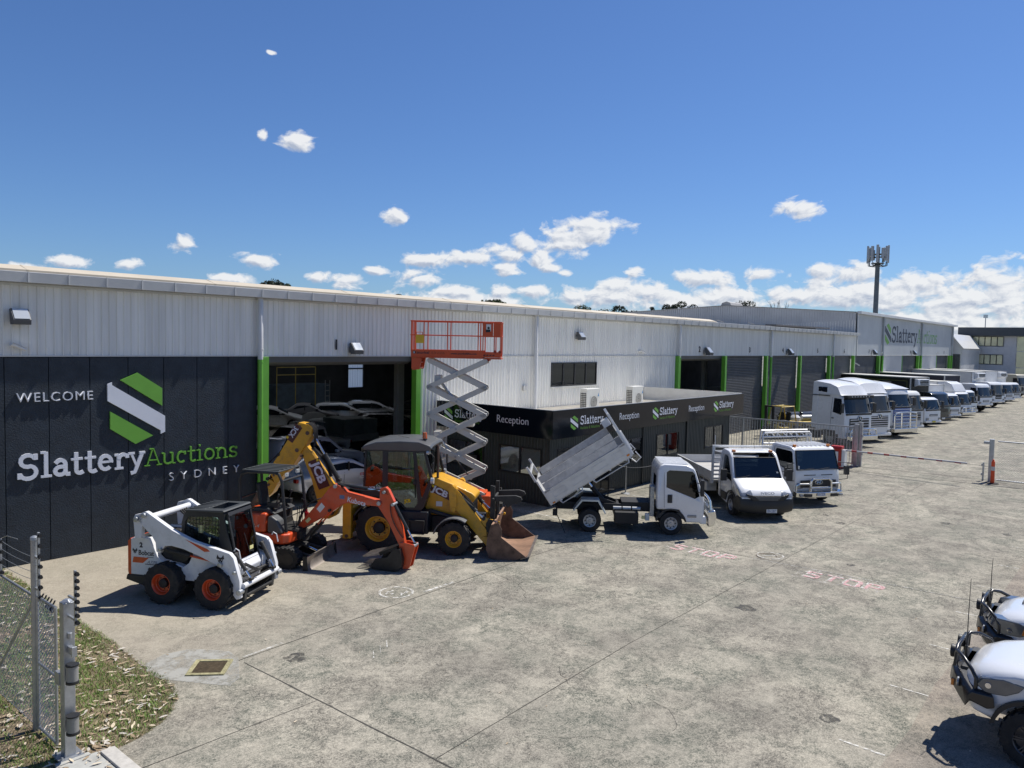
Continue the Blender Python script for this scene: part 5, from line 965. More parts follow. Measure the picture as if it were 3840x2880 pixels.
    for k in range(4): hose(b, (-3.25,y0-.02,2.55-.03*k),(-3.45,y0-.03,2.15-.04*k),.012,.14,(-.20-.05*k,0,0))
    b.build('hydraulic_hoses', rubber, t)
    for par, x, z, ang, w_, s_, st, yy in ((bo,-2.33,2.22,R(67),.78,.34,'JCB',y0+.045),(dp,-2.86,2.92,R(-56),.44,.22,'3CX',y0-.025)):
        b = MB(); c = Vector((x, yy, z)); ux = Vector((cos(ang), 0, -sin(ang))); uz = Vector((sin(ang), 0, cos(ang)))
        b.slab(c-ux*.08-uz*.05, c+ux*(w_+.03)-uz*.05, c+ux*(w_+.03)+uz*(s_*.9), c-ux*.08+uz*(s_*.9), .003); d = b.build('brand_panel', MAT['maroon_decal'], par)
        fl_ = st != 'JCB'; text(st, s_, lw_, d, tuple(c+(uz*(s_*.82)+ux*(w_-.05) if fl_ else uz*.03+ux*.02)+Vector((0,-.005,0))), ext=.002, bold=.004 if fl_ else .014, width=w_-.10, rot=(pi/2, ang+(pi if fl_ else 0), 0))
        b = MB(); q = c-ux*.06+uz*(s_*.62); b.slab(q+Vector((0,-.006,0)), q+ux*.07+Vector((0,-.006,0)), q+ux*.07+uz*.07+Vector((0,-.006,0)), q+uz*.07+Vector((0,-.006,0)), .002); b.build('yellow_square', MAT['decal_yellow'], d)
    return t
backhoe()
# ================================================================ SCISSOR LIFT
def scissor():
    t = thing('scissor_lift', 'raised scissor lift with white arms and an orange railed platform', 'scissor lift', (18.5, 18.1, 0), -53)
    aw = mat('lift_arm_cream', (.60,.58,.53), .4, var=.1, vs=2); lo = mat('lift_orange', (.60,.085,.02), .42, var=.12, vs=2)
    b = MB(); b.box(-1.1, 1.3, -.38, .38, .25, .80); b.box(-.95,1.15,-.30,.30,.80,.90); b.build('base', lo, t, bevel=.03)
    b = MB(); b.box(1.3, 1.7, -.36, .36, .45, .55); b.tube([(1.3,.3,.95),(1.62,.3,.95),(1.62,.1,.75),(1.3,.1,.75)], .02, 8); b.box(-.6,.8,-.44,-.38,.3,.7); b.build('step', dirtbk, t)
    for sy in (-1, 1):
        for x in (-.85, 1.05): wheel(t, x, sy*.34, .2, .14, .10, white, sy, 0, 'dish')
    zs = [.95, 1.87, 2.55, 3.47, 4.39, 5.31]; xc, hw = .11, .94
    zs = [.80, 1.63, 2.55, 3.475, 4.39, 5.28]
    def arm(p, q, y0, y1):
        b = MB(); d = Vector((q[0]-p[0], 0, q[1]-p[1])); l = d.length; d.normalize(); n = Vector((-d.z, 0, d.x)); P = [(-.07,-.02),(-.02,-.085),(l+.02,-.085),(l+.07,-.02),(l+.07,.03),(l+.02,.085),(-.02,.085),(-.07,.03)]
        b.prism([(p[0]+d.x*u+n.x*v, p[1]+d.z*u+n.z*v) for u, v in P], y0, y1); return b.build('scissor_arm', aw, t, bevel=.008)
    for i in range(5):
        z0, z1 = zs[i], zs[i+1]
        for sy in (-1, 1):
            a, c = ((.33,.40),(.26,.32))
            arm((xc-hw, z0), (xc+hw, z1), *sorted((sy*a[0], sy*a[1])) if i % 2 == 0 else sorted((sy*c[0], sy*c[1]))); arm((xc-hw, z1), (xc+hw, z0), *sorted((sy*c[0], sy*c[1])) if i % 2 == 0 else sorted((sy*a[0], sy*a[1])))
        b = MB(); b.cyl((xc,-.42,(z0+z1)/2),(xc,.42,(z0+z1)/2),.035,14)
        if i: b.cyl((xc-hw,-.41,z0),(xc-hw,.41,z0),.03,12); b.cyl((xc+hw,-.41,z0),(xc+hw,.41,z0),.03,12)
        b.build('pivot_pin', galv, t)
    b = MB(); ram(b, (-.55,0,4.65),(.55,0,3.2),.05,t=.4); ram(b, (-.60,0,2.75),(.6,0,1.3),.05,t=.4); b.build('lift_ram', [galv, black], t); b = MB(); b.box(-.66,-.45,-.26,.26,4.55,4.78); b.box(-.66,-.45,-.26,.26,2.65,2.9); b.box(.45,.68,-.26,.26,3.08,3.28); b.build('ram_bracket', aw, t, bevel=.02)
    # platform
    b = MB(); b.box(-1.43,.97,-.42,.42,5.36,5.40); b.box(-1.43,.97,-.42,-.39,5.40,5.63); b.box(-1.43,.97,.39,.42,5.40,5.63); b.box(-1.43,-1.40,-.39,.39,5.4,5.63); b.build('deck', lo, t, bevel=.006)
    b = MB(); b.box(.3,1.55,-.36,.36,5.41,5.44); b.box(.97,1.55,-.38,-.36,5.44,5.58); b.box(.97,1.55,.36,.38,5.44,5.58); b.box(1.0,1.57,-.40,.40,5.35,5.39); b.build('extension_deck', lo, t)
    b = MB(); [b.prism([(1.0+i*.1,5.5),(1.06+i*.1,5.5),(1.02+i*.1,5.46),(.96+i*.1,5.46)], -.385, -.381) for i in range(4)]; b.build('hazard_strip', black, t)
    b = MB(); b.prism([(-1.40,5.36),(-1.40,5.0),(-1.36,4.95),(-1.14,4.97),(-1.12,5.02),(-1.07,5.34)], -.43, -.40); b.prism([(-1.40,5.36),(-1.40,5.0),(-1.36,4.95),(-1.14,4.97),(-1.12,5.02),(-1.07,5.34)], .40, .43); b.box(-1.36,-1.14,-.40,.40,5.0,5.03); b.box(-1.36,-1.14,-.40,.40,5.18,5.21); b.build('entry_ladder', lo, t)
    b = MB()
    def rail(x0, x1, y, z0=5.6):
        b.tube([(x0,y,6.57),(x1,y,6.57)], .021, 8); b.tube([(x0,y,6.11),(x1,y,6.11)], .017, 8)
    for y in (-.41, .41):
        rail(-1.44, .97, y); rail(.6, 1.56, y*.88)
        for x in (-1.42,-1.0,-.22,.80,.96): b.cyl((x,y,5.55),(x,y,6.57),.018,8)
        for x in (1.33, 1.54): b.cyl((x,y*.88,5.5),(x,y*.88,6.57),.018,8)
    for x in (-1.44, 1.56): 
        for z in (6.57, 6.11): b.cyl((x,-.40,z),(x,.40,z),.019,8)
        for y in (-.13,.13): b.cyl((x,y,5.5),(x,y,6.57),.016,8)
    b.cyl((-1.3,-.41,5.6),(-1.3,-.41,6.57),.02,8); b.tube([(-1.25,-.42,6.1),(-1.25,-.42,6.2),(-1.05,-.42,6.2),(-1.05,-.42,6.1)],.015,6); b.build('guard_rail', lo, t)
    b = MB(); b.box(-1.27,-1.0,-.435,-.425,5.84,6.11); b.build('yellow_placard', mat('placard_yellow', (.75,.48,.03), .5), t); b = MB(); b.prism([(.93,6.57),(1.29,6.57),(1.29,6.08),(.98,6.08)], -.44, -.41); b.box(1.30,1.54,-.40,.30,6.08,6.54); b.build('control_box', lo, t, bevel=.01)
    b = MB(); b.box(1.06,1.22,-.447,-.441,6.27,6.50); cp = b.build('control_panel', platem, t); b = MB(); b.box(1.05,1.2,-.452,-.448,6.24,6.33); b.cyl((1.14,-.46,6.38),(1.14,-.45,6.38),.04,12); b.build('joystick', black, cp)
    b = MB(); [b.cyl((x,-.40,5.60),(x,-.33,5.60),.05,14) for x in (1.36,1.52)]; [b.cyl((x,-.3,5.33),(x,.3,5.33),.05,12) for x in (1.02,1.14)]; b.build('roller', mat('roller_red', (.30,.03,.01), .4), t)
    text('snorkel', .13, ink, t, (-1.24,-.4215,5.49), ext=.001, bold=.003, width=.42); text('www.snorkellifts.com', .09, ink, t, (-.10,-.4215,5.49), ext=.001, bold=.002, width=.86); text('S3226', .10, mat('faded_letter', (.36,.06,.02), .5), t, (-.76,-.4215,5.49), ext=.001, bold=.002, width=.46)
    b = MB(); b.lathe([(-.4205,.05),(-.4225,.05)], (-1.31,0,5.535), 'y', 16); em = b.build('round_emblem', ink, t); text('S', .085, lw_, em, (-1.34,-.4235,5.505), ext=.001, bold=.004)
    return t
scissor()
# ================================================================ TRUCKS
intm = mat('cab_interior', (.035,.037,.04), .8, var=.3); dash = mat('dashboard_grey', (.09,.095,.10), .75, var=.2)
headl = mat('headlight_lens', (.26,.28,.31), .08, .35, var=.4, vs=14, coat=.8); amber = mat('amber_lens', (.7,.22,.02), .2, coat=.5)
def plate(par, x, z, s, fx=0, w=.37, y=0, bg=None):
    b = MB(); b.box(x, x+.008, y-w/2, y+w/2, z, z+.13); p = b.build('number_plate', bg or platem, par, bevel=.003)
    if s: text(s, .13, mat('plate_blue', (.03,.07,.28), .5), p, (x+.0085, y-w*.44, z+.02), ext=.0005, bold=.002, width=w*.88, rot=(pi/2, 0, pi/2))
def mirror(par, x, y, z, sy, h=.42, w=.19, m=None):
    b = MB(); b.box(x-.05, x+.05, y-w/2, y+w/2, z-h/2, z+h/2); b.tube([(x-.12, y-sy*(w/2+.14), z+.12), (x, y, z+.12)], .014, 6); b.tube([(x-.12, y-sy*(w/2+.14), z-.16), (x, y, z-.16)], .014, 6)
    return b.build('mirror', m or black, par, bevel=.02)
def wiper(par, pts, r=.009):
    b = MB(); [b.tube(p, r, 5) for p in pts]; return b.build('wiper', black, par)
def cab(t, prof, hw, paint, win, ws, belt, inset=.05, arch=None, wsy=.09, taper=.07, crown=.03, pre=.055, rearwin=True, wheelr=.42, wsgap=None):
    """hollow cab. prof: side outline (x,z), x=0 at the front axle. win: side window outline. ws: (x0,z0,x1,z1) windscreen base and head"""
    def fn(x, y, z):
        k = 1-taper*max(0, z-belt); return (x-crown*(abs(y)/hw)**3*(1 if x > win[0][0] else 0)*1.6, y*k, z)
    s = MB(); s.prism(prof, -hw, hw, fn=fn, n=8); xs = [p[0] for p in prof]; zs = [p[1] for p in prof]; cx, cz = (min(xs)+max(xs))/2, (min(zs)+max(zs))/2
    sx, sz = 1-2*inset/(max(xs)-min(xs)), 1-2*inset/(max(zs)-min(zs)); inn = MB(); inn.prism([(cx+(x-cx)*sx, cz+(z-cz)*sz) for x, z in prof], -(hw-inset), hw-inset, fn=lambda x, y, z: (x, y*(1-taper*max(0, z-belt)), z), n=4)
    cut = [inn]; c = MB(); c.prism(win, -2, 2); cut.append(c); x0, z0, x1, z1 = ws; k1 = 1-taper*max(0, z1-belt)
    c = MB(); d = Vector((x1-x0, 0, z1-z0)).normalized(); n = Vector((d.z, 0, -d.x)); a, e = Vector((x0, 0, z0)), Vector((x1, 0, z1)); w0, w1 = hw-wsy, hw*k1-wsy
    c.add([p+n*o+Vector((0, y, 0)) for o in (-.14, .3) for p, w in ((a, w0), (e, w1)) for y in (-w, w)], [(0,1,3,2),(4,6,7,5),(0,4,5,1),(2,3,7,6),(0,2,6,4),(1,5,7,3)]); cut.append(c)
    if rearwin: c = MB(); c.box(min(xs)-.3, min(xs)+.2, -hw*.55, hw*.55, belt+.12, belt+.55); cut.append(c)
    if arch is not None:
        for sy in (-1, 1): c = MB(); c.cyl((arch, sy*(hw-.36), wheelr), (arch, sy*(hw+.3), wheelr), wheelr*1.22, 28); cut.append(c)
    body = carve('cab_body', s, cut, paint, t, prebevel=pre, seg=4, inner=intm)
    b = MB(); i0, i1 = a-n*.012, e-n*.012; b.slab(i0+Vector((0,-w0-.03,0)), i0+Vector((0,w0+.03,0)), i1+Vector((0,w1+.03,0)), i1+Vector((0,-w1-.03,0)), .006); b.build('windscreen', glassd, t)
    for sy in (-1, 1):
        b = MB(); b.prism([(x, z) for x, z in win], sy*(hw-.022), sy*(hw-.016), fn=lambda x, y, z: (x, y*(1-taper*max(0, z-belt)), z)); b.build('side_window', glassd, t)
    # black rubber round the screen
    b = MB(); b.tube([i0+n*.02+Vector((0,-w0,0)), i0+n*.02+Vector((0,w0,0)), i1+n*.02+Vector((0,w1,0)), i1+n*.02+Vector((0,-w1,0)), i0+n*.02+Vector((0,-w0,0))], .016, 6, cap=False); b.build('windscreen_seal', black, t)
    b = MB(); b.box(min(xs)+.08, x0-.12, -hw+.08, hw-.08, belt-.75, belt-.55); b.prism([(x0-.45, belt-.6),(x0-.5, belt-.05),(x0-.1, z0-.02),(x0-.06,belt-.6)], -hw+.09, hw-.09); b.build('dashboard', dash, t, bevel=.03)
    for y in (-hw*.45, hw*.45): seat(t, (min(xs)+.45), y, belt-.55, .95, intm)
    swheel(t, x0-.55, -hw*.45, belt+.05, .9, .21)
    return body
def grille(t, x, y0, y1, z0, z1, n, m=None, th=.02, frame=black, slope=0):
    b = MB(); b.box(x, x+.015, y0, y1, z0, z1); g_ = b.build('grille', frame, t); b = MB()
    for i in range(n): z = z0+(z1-z0)*(i+.5)/n; b.box(x+.015, x+.03, y0+.02, y1-.02, z-th/2, z+th/2)
    b.build('grille_bars', m or black, g_, bevel=.003); return g_
def box_(t, name, m, x0, x1, y0, y1, z0, z1, bevel=.012): b = MB(); b.box(x0, x1, y0, y1, z0, z1); return b.build(name, m, t, bevel=bevel)
def truck_chassis(t, x0, x1, hw, wb, r, w=.22, dual=True, rim=None, z=.75):
    b = MB(); [b.box(x0, x1, y-.04, y+.04, z-.11, z+.11) for y in (-.38, .38)]
    for x in [x0+.1+k*.9 for k in range(int((x1-x0)/.9)+1)]: b.box(x, x+.08, -.35, .35, z-.08, z+.08)
    b.cyl((0,-hw+.1,r),(0,hw-.1,r),.06,8); b.cyl((-wb,-hw+.1,r),(-wb,hw-.1,r),.08,8); b.lathe([(-.17,.1),(-.1,.18),(.1,.18),(.17,.1)], (-wb,0,r), 'y', 14); b.box(-.3,.5,-.3,.3,.45,.9); b.build('chassis_frame', chassis, t)
    for sy in (-1, 1):
        wheel(t, 0, sy*(hw-.14), r, w, r*.56, rim or galv, sy)
        wheel(t, -wb, sy*(hw-.14), r, w, r*.56, rim or galv, sy)
        if dual: wheel(t, -wb, sy*(hw-.14-w-.04), r, w, r*.56, rim or galv, sy)
# ---- tipper (nearest truck, body raised)
def tipper():
    t = thing('tipper_truck', 'small white tipper truck with its aluminium tray raised, chrome bull bar', 'tipper truck', (22.204, 12.017, 0), -53.5)
    hw = .93; truck_chassis(t, -3.55, .3, .97, 2.53, .365, .20, rim=mat('silver_rim', (.45,.46,.48), .35, .5, var=.1), z=.72)
    prof = [(-.45,.80),(-.46,1.30),(-.44,2.00),(-.36,2.17),(-.25,2.22),(.50,2.20),(.72,2.10),(.78,2.0),(1.02,1.25),(1.06,1.05),(1.04,.42),(.42,.42),(.30,.80)]
    cab(t, prof, hw, white, [(-.17,1.50),(-.17,1.98),(-.08,2.04),(.62,2.02),(.70,1.94),(.86,1.25),(.72,1.17)], (.985,1.30,.76,2.03), 1.25, arch=0, wheelr=.365)
    b = MB(); [b.box(-.36,.50,-.72+i*.17,-.64+i*.17,2.21,2.235) for i in range(9)]; b.build('roof_ribs', white, t, bevel=.01)
    for sy in (-1, 1):
        b = MB(); b.tube([(-.22,sy*(hw+.002),.86),(-.24,sy*(hw+.002),1.5),(-.24,sy*(hw-.06),2.03),(.66,sy*(hw-.06),2.08)], .006, 4); b.box(-.12,.02,sy*(hw-.002),sy*(hw+.012),1.02,1.28); b.build('door_seam', mat('seam_grey', (.12,.12,.13), .6), t); box_(t, 'door_handle', black, -.13,.0,*sorted((sy*(hw+.005),sy*(hw+.03))),1.02,1.27)
        box_(t, 'indicator', headl, .50,.78,*sorted((sy*(hw-.005),sy*(hw+.02))),.58,.66); box_(t, 'headlight', headl, .99,1.055,*sorted((sy*.62,sy*.90)),.82,1.08,.02)
        mirror(t, .90, sy*(hw+.18), 1.55, sy, .50, .17)
        b = MB(); P = [(.0+.48*cos(R(a)), .36+.48*sin(R(a))) for a in range(10, 171, 16)]+[(.0+.44*cos(R(a)), .36+.44*sin(R(a))) for a in range(170, 9, -16)]; b.prism(P, sy*.70, sy*.955); b.build('wheel_arch', black, t)
        b = MB(); b.prism([(-3.06,.70),(-2.80,1.04),(-2.26,1.04),(-2.03,.62),(-2.06,.60),(-2.29,.99),(-2.77,.99),(-3.03,.67)], sy*.52, sy*.98); b.build('rear_mudguard', mat('mudguard_aluminium', (.50,.56,.60), .4, .5), t)
    grille(t, 1.05, -.5, .5, .86, 1.04, 3, white, .03); box_(t, 'bumper', white, .9,1.1,-.92,.92,.38,.62,.03)
    b = MB()
    b.prism([(1.14,.30),(1.34,.34),(1.40,.62),(1.36,.84),(1.12,.80)], -.95, .95); b.build('bull_bar_base', mat('polished_alloy', (.72,.72,.70), .16, .95, var=.08), t, bevel=.05, seg=3)
    b = MB(); [b.tube([(1.26,y,.80),(1.24,y,1.12),(1.18,y*.94,1.18)], .035, 8) for y in (-.5,.5)]; b.tube([(1.22,-.92,.84),(1.20,-.88,1.10),(1.18,-.5,1.18),(1.18,.5,1.18),(1.20,.88,1.10),(1.22,.92,.84)], .038, 10); b.tube([(1.24,-.9,.95),(1.24,.9,.95)], .03, 8); b.build('bull_bar', MAT['polished_alloy'], t)
    b = MB(); b.box(-1.70,-.95,.35,.85,.30,.70); b.build('battery_box', chassis, t, bevel=.02); b = MB(); b.box(-1.75,-1.0,-.86,-.42,.28,.66); b.build('fuel_tank', chassis, t, bevel=.03); b = MB(); [b.cyl((-1.78+i*.3,-.55,.72),(-1.52+i*.3,-.55,.72),.065,12) for i in range(3)]; b.box(-.62,-.50,-.6,-.2,.5,1.45); b.build('air_cleaner', galv, t); box_(t, 'yellow_tag', MAT['note_yellow'], -.9,-.8,-.78,-.76,.45,.55,.002); box_(t, 'washer_bottle', platem, -.78,-.64,-.70,-.56,.38,.60,.02)
    b = MB(); b.box(-1.5,-.55,-.42,.42,.83,.90); b.tube([(-1.9,.3,.8),(-1.9,.3,1.15),(-1.7,.3,1.15)],.02,6); ram(b, (-2.0,0,.75),(-2.6,0,1.45),.08,t=.7); b.prism([(-2.9,.82),(-1.6,.82),(-2.2,1.02),(-2.7,1.02)],-.33,-.27); b.prism([(-2.9,.82),(-1.6,.82),(-2.2,1.02),(-2.7,1.02)],.27,.33); b.build('hoist', [chassis, chrome], t)
    # tilted tray, hinged at the rear; local frame: u along tray (0 = tailgate end), v up
    ty = bpy.data.objects.new('tipping_tray', None); S.collection.objects.link(ty); ty.parent = t; ty.location = (-3.73, 0, .86); ty.rotation_euler = (0, R(-33.5), 0)
    L, H, w = 2.95, .45, .95
    b = MB(); b.box(0, L, -w, w, 0, .05); [b.box(0, L, y-.05, y+.05, -.12, 0) for y in (-.4, .4)]; [b.box(x, x+.06, -w, w, -.06, 0) for x in (.3,.9,1.5,2.1,2.7)]; b.build('tray_floor', alu, ty)
    fin = mat('planked_aluminium', (.62,.61,.59), .5, .2, var=.22, vs=6)
    for sy in (-1, 1):
        b = MB(); b.box(0, L, sy*(w-.04), sy*w, .05, H); b.box(0, L, sy*(w-.05), sy*(w+.02), H-.05, H)
        for x in (.02,.78,1.54,2.30): b.box(x, x+.62, sy*w, sy*(w+.006), .07, H-.08) if 0 else [b.box(x+.10, x+.62, sy*w, sy*(w+.012), z, z+.018) for z in (.12, H-.14)]+[b.box(xx, xx+.018, sy*w, sy*(w+.012), .12, H-.14) for xx in (x+.10, x+.62)]
        for x in (-.05, L-.22): b.box(x, x+.24, sy*(w-.045), sy*(w+.02), -.02, H+.02)
        b.build('side_board', alu, ty)
        b = MB(); b.tube([(.28,sy*(w-.0),-.03),(.32,sy*(w+.02),-.14),(1.05,sy*(w+.02),-.14),(1.10,sy*w,-.03)], .022, 6); b.tube([(1.5,sy*w,-.03),(1.55,sy*(w+.02),-.14),(2.75,sy*(w+.02),-.14),(2.8,sy*w,-.03)], .022, 6); b.tube([(2.85,sy*w,.0),(2.95,sy*(w+.02),-.25),(3.15,sy*(w+.02),-.2),(3.10,sy*w,.05)],.022,6); b.build('side_rail', alu, ty)
        box_(ty, 'amber_marker', amber, .05,.14,*sorted((sy*(w+.02),sy*(w+.03))),-.01,.04,.003); box_(ty, 'amber_marker', amber, 2.80,2.90,*sorted((sy*(w+.02),sy*(w+.03))),.04,.10,.003)
        b = MB(); b.slab((.04,sy*(w-.05),H),(L-.2,sy*(w-.05),H),(L-.2,sy*(w-.30),H+.34),(.04,sy*(w-.30),H+.34),.03) if sy > 0 else None
    # near planked inner deck: raised side panel of the far board and floor seen as long planks
    b = MB(); [b.box(.03, L-.25, .90, .93, H+.012+i*.25, H+.24+i*.25) for i in range(2)]; b.build('far_hungry_board', fin, ty)
    b = MB(); [b.slab((.06,-.93,H+.012+i*.25),(L-.22,-.93,H+.012+i*.25),(L-.22,-.93,H+.24+i*.25),(.06,-.93,H+.24+i*.25),-.03) for i in range(2)]; b.build('near_hungry_board', fin, ty)
    b = MB(); b.box(-.06,-.01,-w,w,.02,H+.40); b.build('tailgate', alu, ty, bevel=.01); b = MB()
    for y in (-w+.02, w-.10): b.box(-.10,-.03,y,y+.08,H+.40,H+.95)
    b.box(-.10,-.03,-w+.1,w-.1,H+.70,H+.78); b.build('rear_rack', alu, ty, bevel=.008)
    b = MB(); b.box(L-.03,L+.02,-w,w,.0,H+.44); b.box(L-.01,L+.12,-w+.1,-w+.45,.15,.8) ; b.build('headboard', alu, ty, bevel=.008); b = MB()
    for y in (-w+.02, w-.10): b.box(L,L+.08,y,y+.08,.0,H+1.05)
    for z in (.3,.62,.95,1.28): b.box(L+.01,L+.07,-w+.1,w-.1,z,z+.06)
    b.build('front_rack', white, ty, bevel=.008); box_(ty, 'tarp_box', white, L-.3,L-.03,.35,.75,H+.55,H+.8,.02)
    b = MB(); b.box(-3.62,-3.55,-.75,.75,.45,.75); b.box(-3.70,-3.6,-.95,-.70,.5,.66); b.build('rear_lights_bar', chassis, t); b = MB(); hose(b, (-3.7,-.8,.8),(-3.3,-1.2,.02),.012,.0); b.build('loose_strap', black, t)
    return t
tipper()
# ---- flat tray truck with bonnet
def tray_truck():
    t = thing('white_tray_truck', 'white bonneted tray truck with black lower bumper and long aluminium flat tray', 'tray truck', (26.25, 10.70, 0), -135)
    X = .98; hw = .93; truck_chassis(t, -5.6, .2, .98, 3.75, .37, .20, rim=MAT['silver_rim'], z=.68)
    prof = [(-1.32,.52),(-1.36,1.3),(-1.30,2.02),(-1.20,2.18),(-1.05,2.23),(-.60,2.20),(-.42,2.14),(-.28,1.98),(.12,1.34),(.30,1.27),(.62,1.12),(.86,.96),(.95,.80),(.98,.55),(.94,.34),(.5,.32),(-.5,.34),(-1.3,.45)]
    def fn(x, y, z): k = 1-.085*max(0, z-1.25)-.07*max(0, x-.35)**1.5; return (x-.07*(abs(y)/hw)**4*max(0, min(1, x+.3)), y*k, z)
    s = MB(); s.prism(prof, -hw, hw, fn=fn, n=10); inn = MB(); inn.prism([(-1.27,.7),(-1.30,1.3),(-1.25,1.98),(-1.1,2.15),(-.6,2.13),(-.38,2.0),(.02,1.34),(-.1,.7)], -.86, .86, fn=lambda x, y, z: (x, y*(1-.085*max(0, z-1.25)), z))
    c1 = MB(); c1.prism([(-.98,1.32),(-.96,1.98),(-.88,2.03),(-.56,2.02),(-.46,1.92),(-.04,1.27),(-.06,1.17)], -2, 2); c2 = MB(); c2.add([(x, y, z) for x, z, w in ((-.22,1.26,.82),(.42,1.42,.82),(-.62,2.10,.76),(-.15,2.3,.76)) for y in (-w, w)], [(0,1,3,2),(4,6,7,5),(0,4,5,1),(2,3,7,6),(0,2,6,4),(1,5,7,3)])
    arch = []
    for sy in (-1, 1): c = MB(); c.cyl((0, sy*.60, .37), (0, sy*1.3, .37), .46, 28); arch.append(c)
    cr = MB(); cr.box(-1.6,-1.2,-.55,.55,1.4,1.95)
    carve('cab_body', s, [inn, c1, c2, cr]+arch, white, t, prebevel=.05, seg=4, inner=intm)
    b = MB(); b.slab((.09,-.83,1.345),(.09,.83,1.345),(-.325,.78,1.99),(-.325,-.78,1.99),.006); b.build('windscreen', glassd, t)
    b = MB(); b.tube([(.12,-.83,1.34),(.12,.83,1.34),(-.31,.77,2.0),(-.31,-.77,2.0),(.12,-.83,1.34)], .018, 6, cap=False); b.build('windscreen_seal', black, t)
    for sy in (-1, 1):
        b = MB(); b.prism([(-.99,1.31),(-.97,1.99),(-.88,2.04),(-.56,2.03),(-.45,1.93),(-.02,1.27),(-.05,1.16)], sy*.905, sy*.911, fn=lambda x, y, z: (x, y*(1-.085*max(0, z-1.25)), z)); b.build('side_window', glassd, t)
        b = MB(); b.prism([(.52,.97),(.62,1.06),(.72,1.05),(.90,.95),(.995,.83),(.95,.78),(.68,.84)], sy*.52, sy*.932, fn=lambda x, y, z: (x-.15*(abs(y)/hw)**3+.02, y, z), n=6); b.build('headlight', headl, t, bevel=.02)
        b = MB(); b.tube([(-1.05,sy*.935,.55),(-1.08,sy*.935,1.3),(-1.02,sy*.885,2.02),(-.5,sy*.87,2.06)], .006, 4); b.tube([(-.02,sy*.93,1.2),(.02,sy*.935,.85),(-.3,sy*.935,.6)],.006,4); b.build('door_seam', MAT['seam_grey'], t); box_(t, 'door_handle', black, -1.02,-.88,*sorted((sy*.93,sy*.96)),1.05,1.12); box_(t, 'side_moulding', black, -1.0,-.45,*sorted((sy*.925,sy*.95)),.44,.72,.02)
        mirror(t, -.05, sy*1.20, 1.42, sy, .40, .20); box_(t, 'roof_marker', amber, -.60,-.48,*sorted((sy*.62,sy*.74)),2.17,2.24,.02); box_(t, 'fog_light', headl, .90,.935,*sorted((sy*.60,sy*.72)),.47,.54,.01)
        b = MB(); P = [(.52*cos(R(a)), .36+.52*sin(R(a))) for a in range(12, 169, 12)]+[(.47*cos(R(a)), .36+.47*sin(R(a))) for a in range(168, 11, -12)]; b.prism(P, sy*.80, sy*.955); b.build('wheel_arch', black, t)
    b = MB(); b.prism([(.42,.26),(.96,.24),(1.04,.36),(1.05,.56),(1.01,.72),(.74,.76),(.42,.60)], -.95, .95, fn=lambda x, y, z: (x-.16*(abs(y)/.95)**3, y, z+.07*(abs(y)/.95)**2), n=10); b.build('bumper', black, t, bevel=.03, seg=3)
    b = MB(); b.prism([(1.035,.70),(1.035,.60),(1.015,.60),(1.0,.70)], -.44, .44) if 0 else b.prism([(-.74,.93),(-.50,.87),(.50,.87),(.74,.93),(.66,.80),(.48,.70),(-.48,.70),(-.66,.80)], .86, 1.012, 'x'); g_ = b.build('grille', black, t); b = MB(); [b.box(1.012,1.03,-.44+.05*i,.44-.05*i,.815-i*.04,.835-i*.04) for i in range(3)]; b.build('grille_bars', mat('grille_grey', (.20,.21,.22), .4, .3), g_)
    text('IVECO', .115, mat('silver_badge', (.5,.52,.55), .25, .7), t, (.925,-.24,.915), ext=.006, bold=.002, width=.48, rot=(R(62), 0, pi/2)); plate(t, 1.035, .30, 'XN 32KT', y=.12)
    wiper(t, [[(.13,-.1,1.33),(.02,.55,1.44)], [(.13,-.75,1.33),(.02,-.15,1.44)]]); b = MB(); b.tube([(-1.0,.3,2.22),(-1.15,.28,2.42)],.006,5); b.build('aerial', black, t); b = MB(); b.box(-1.2,-.1,-.8,.8,.75,.85); b.prism([(-.4,.8),(-.45,1.22),(-.05,1.30),(.0,.8)],-.83,.83); b.build('dashboard', dash, t, bevel=.03); seat(t, -.85,-.42,.85,.95,intm); seat(t, -.85,.42,.85,.95,intm); swheel(t, -.42,-.42,1.32,.9,.2)
    box_(t, 'registration_labels', platem, -.005,.0,.70,.76,1.42,1.54,.001)
    # tray
    tf = mat('tray_deck_grey', (.44,.43,.41), .6, .2, var=.15, vs=2); w = 1.14; x1, x0 = -1.52, -5.75
    b = MB(); b.box(x0, x1, -w, w, .92, .98); [b.box(x, x+.07, -w+.05, w-.05, .80, .92) for x in [x0+.2+k*.6 for k in range(7)]]; b.build('tray_deck', tf, t)
    for sy in (-1, 1): b = MB(); b.box(x0, x1, sy*(w-.03), sy*w, .99, 1.30); [b.box(x, x+.05, sy*w, sy*(w+.02), .85, 1.31) for x in (x0, x0+1.4, x0+2.8, x1-.05)]; b.box(x0, x1, sy*(w-.04), sy*(w+.012), 1.28, 1.31); b.build('side_board', alu, t)
    b = MB(); b.box(x0-.03, x0, -w, w, .9, 1.30); b.build('tailboard', alu, t); b = MB()
    for y in (-w, w-.08): b.box(x1, x1+.08, y, y+.08, .85, 2.28)
    b.box(x1, x1+.08, -w+.08, w-.08, 2.20, 2.28)
    for z in (1.0,1.15,1.30,1.45,1.60,1.76): b.box(x1+.02,x1+.06,-w+.08,w-.08,z,z+.07)
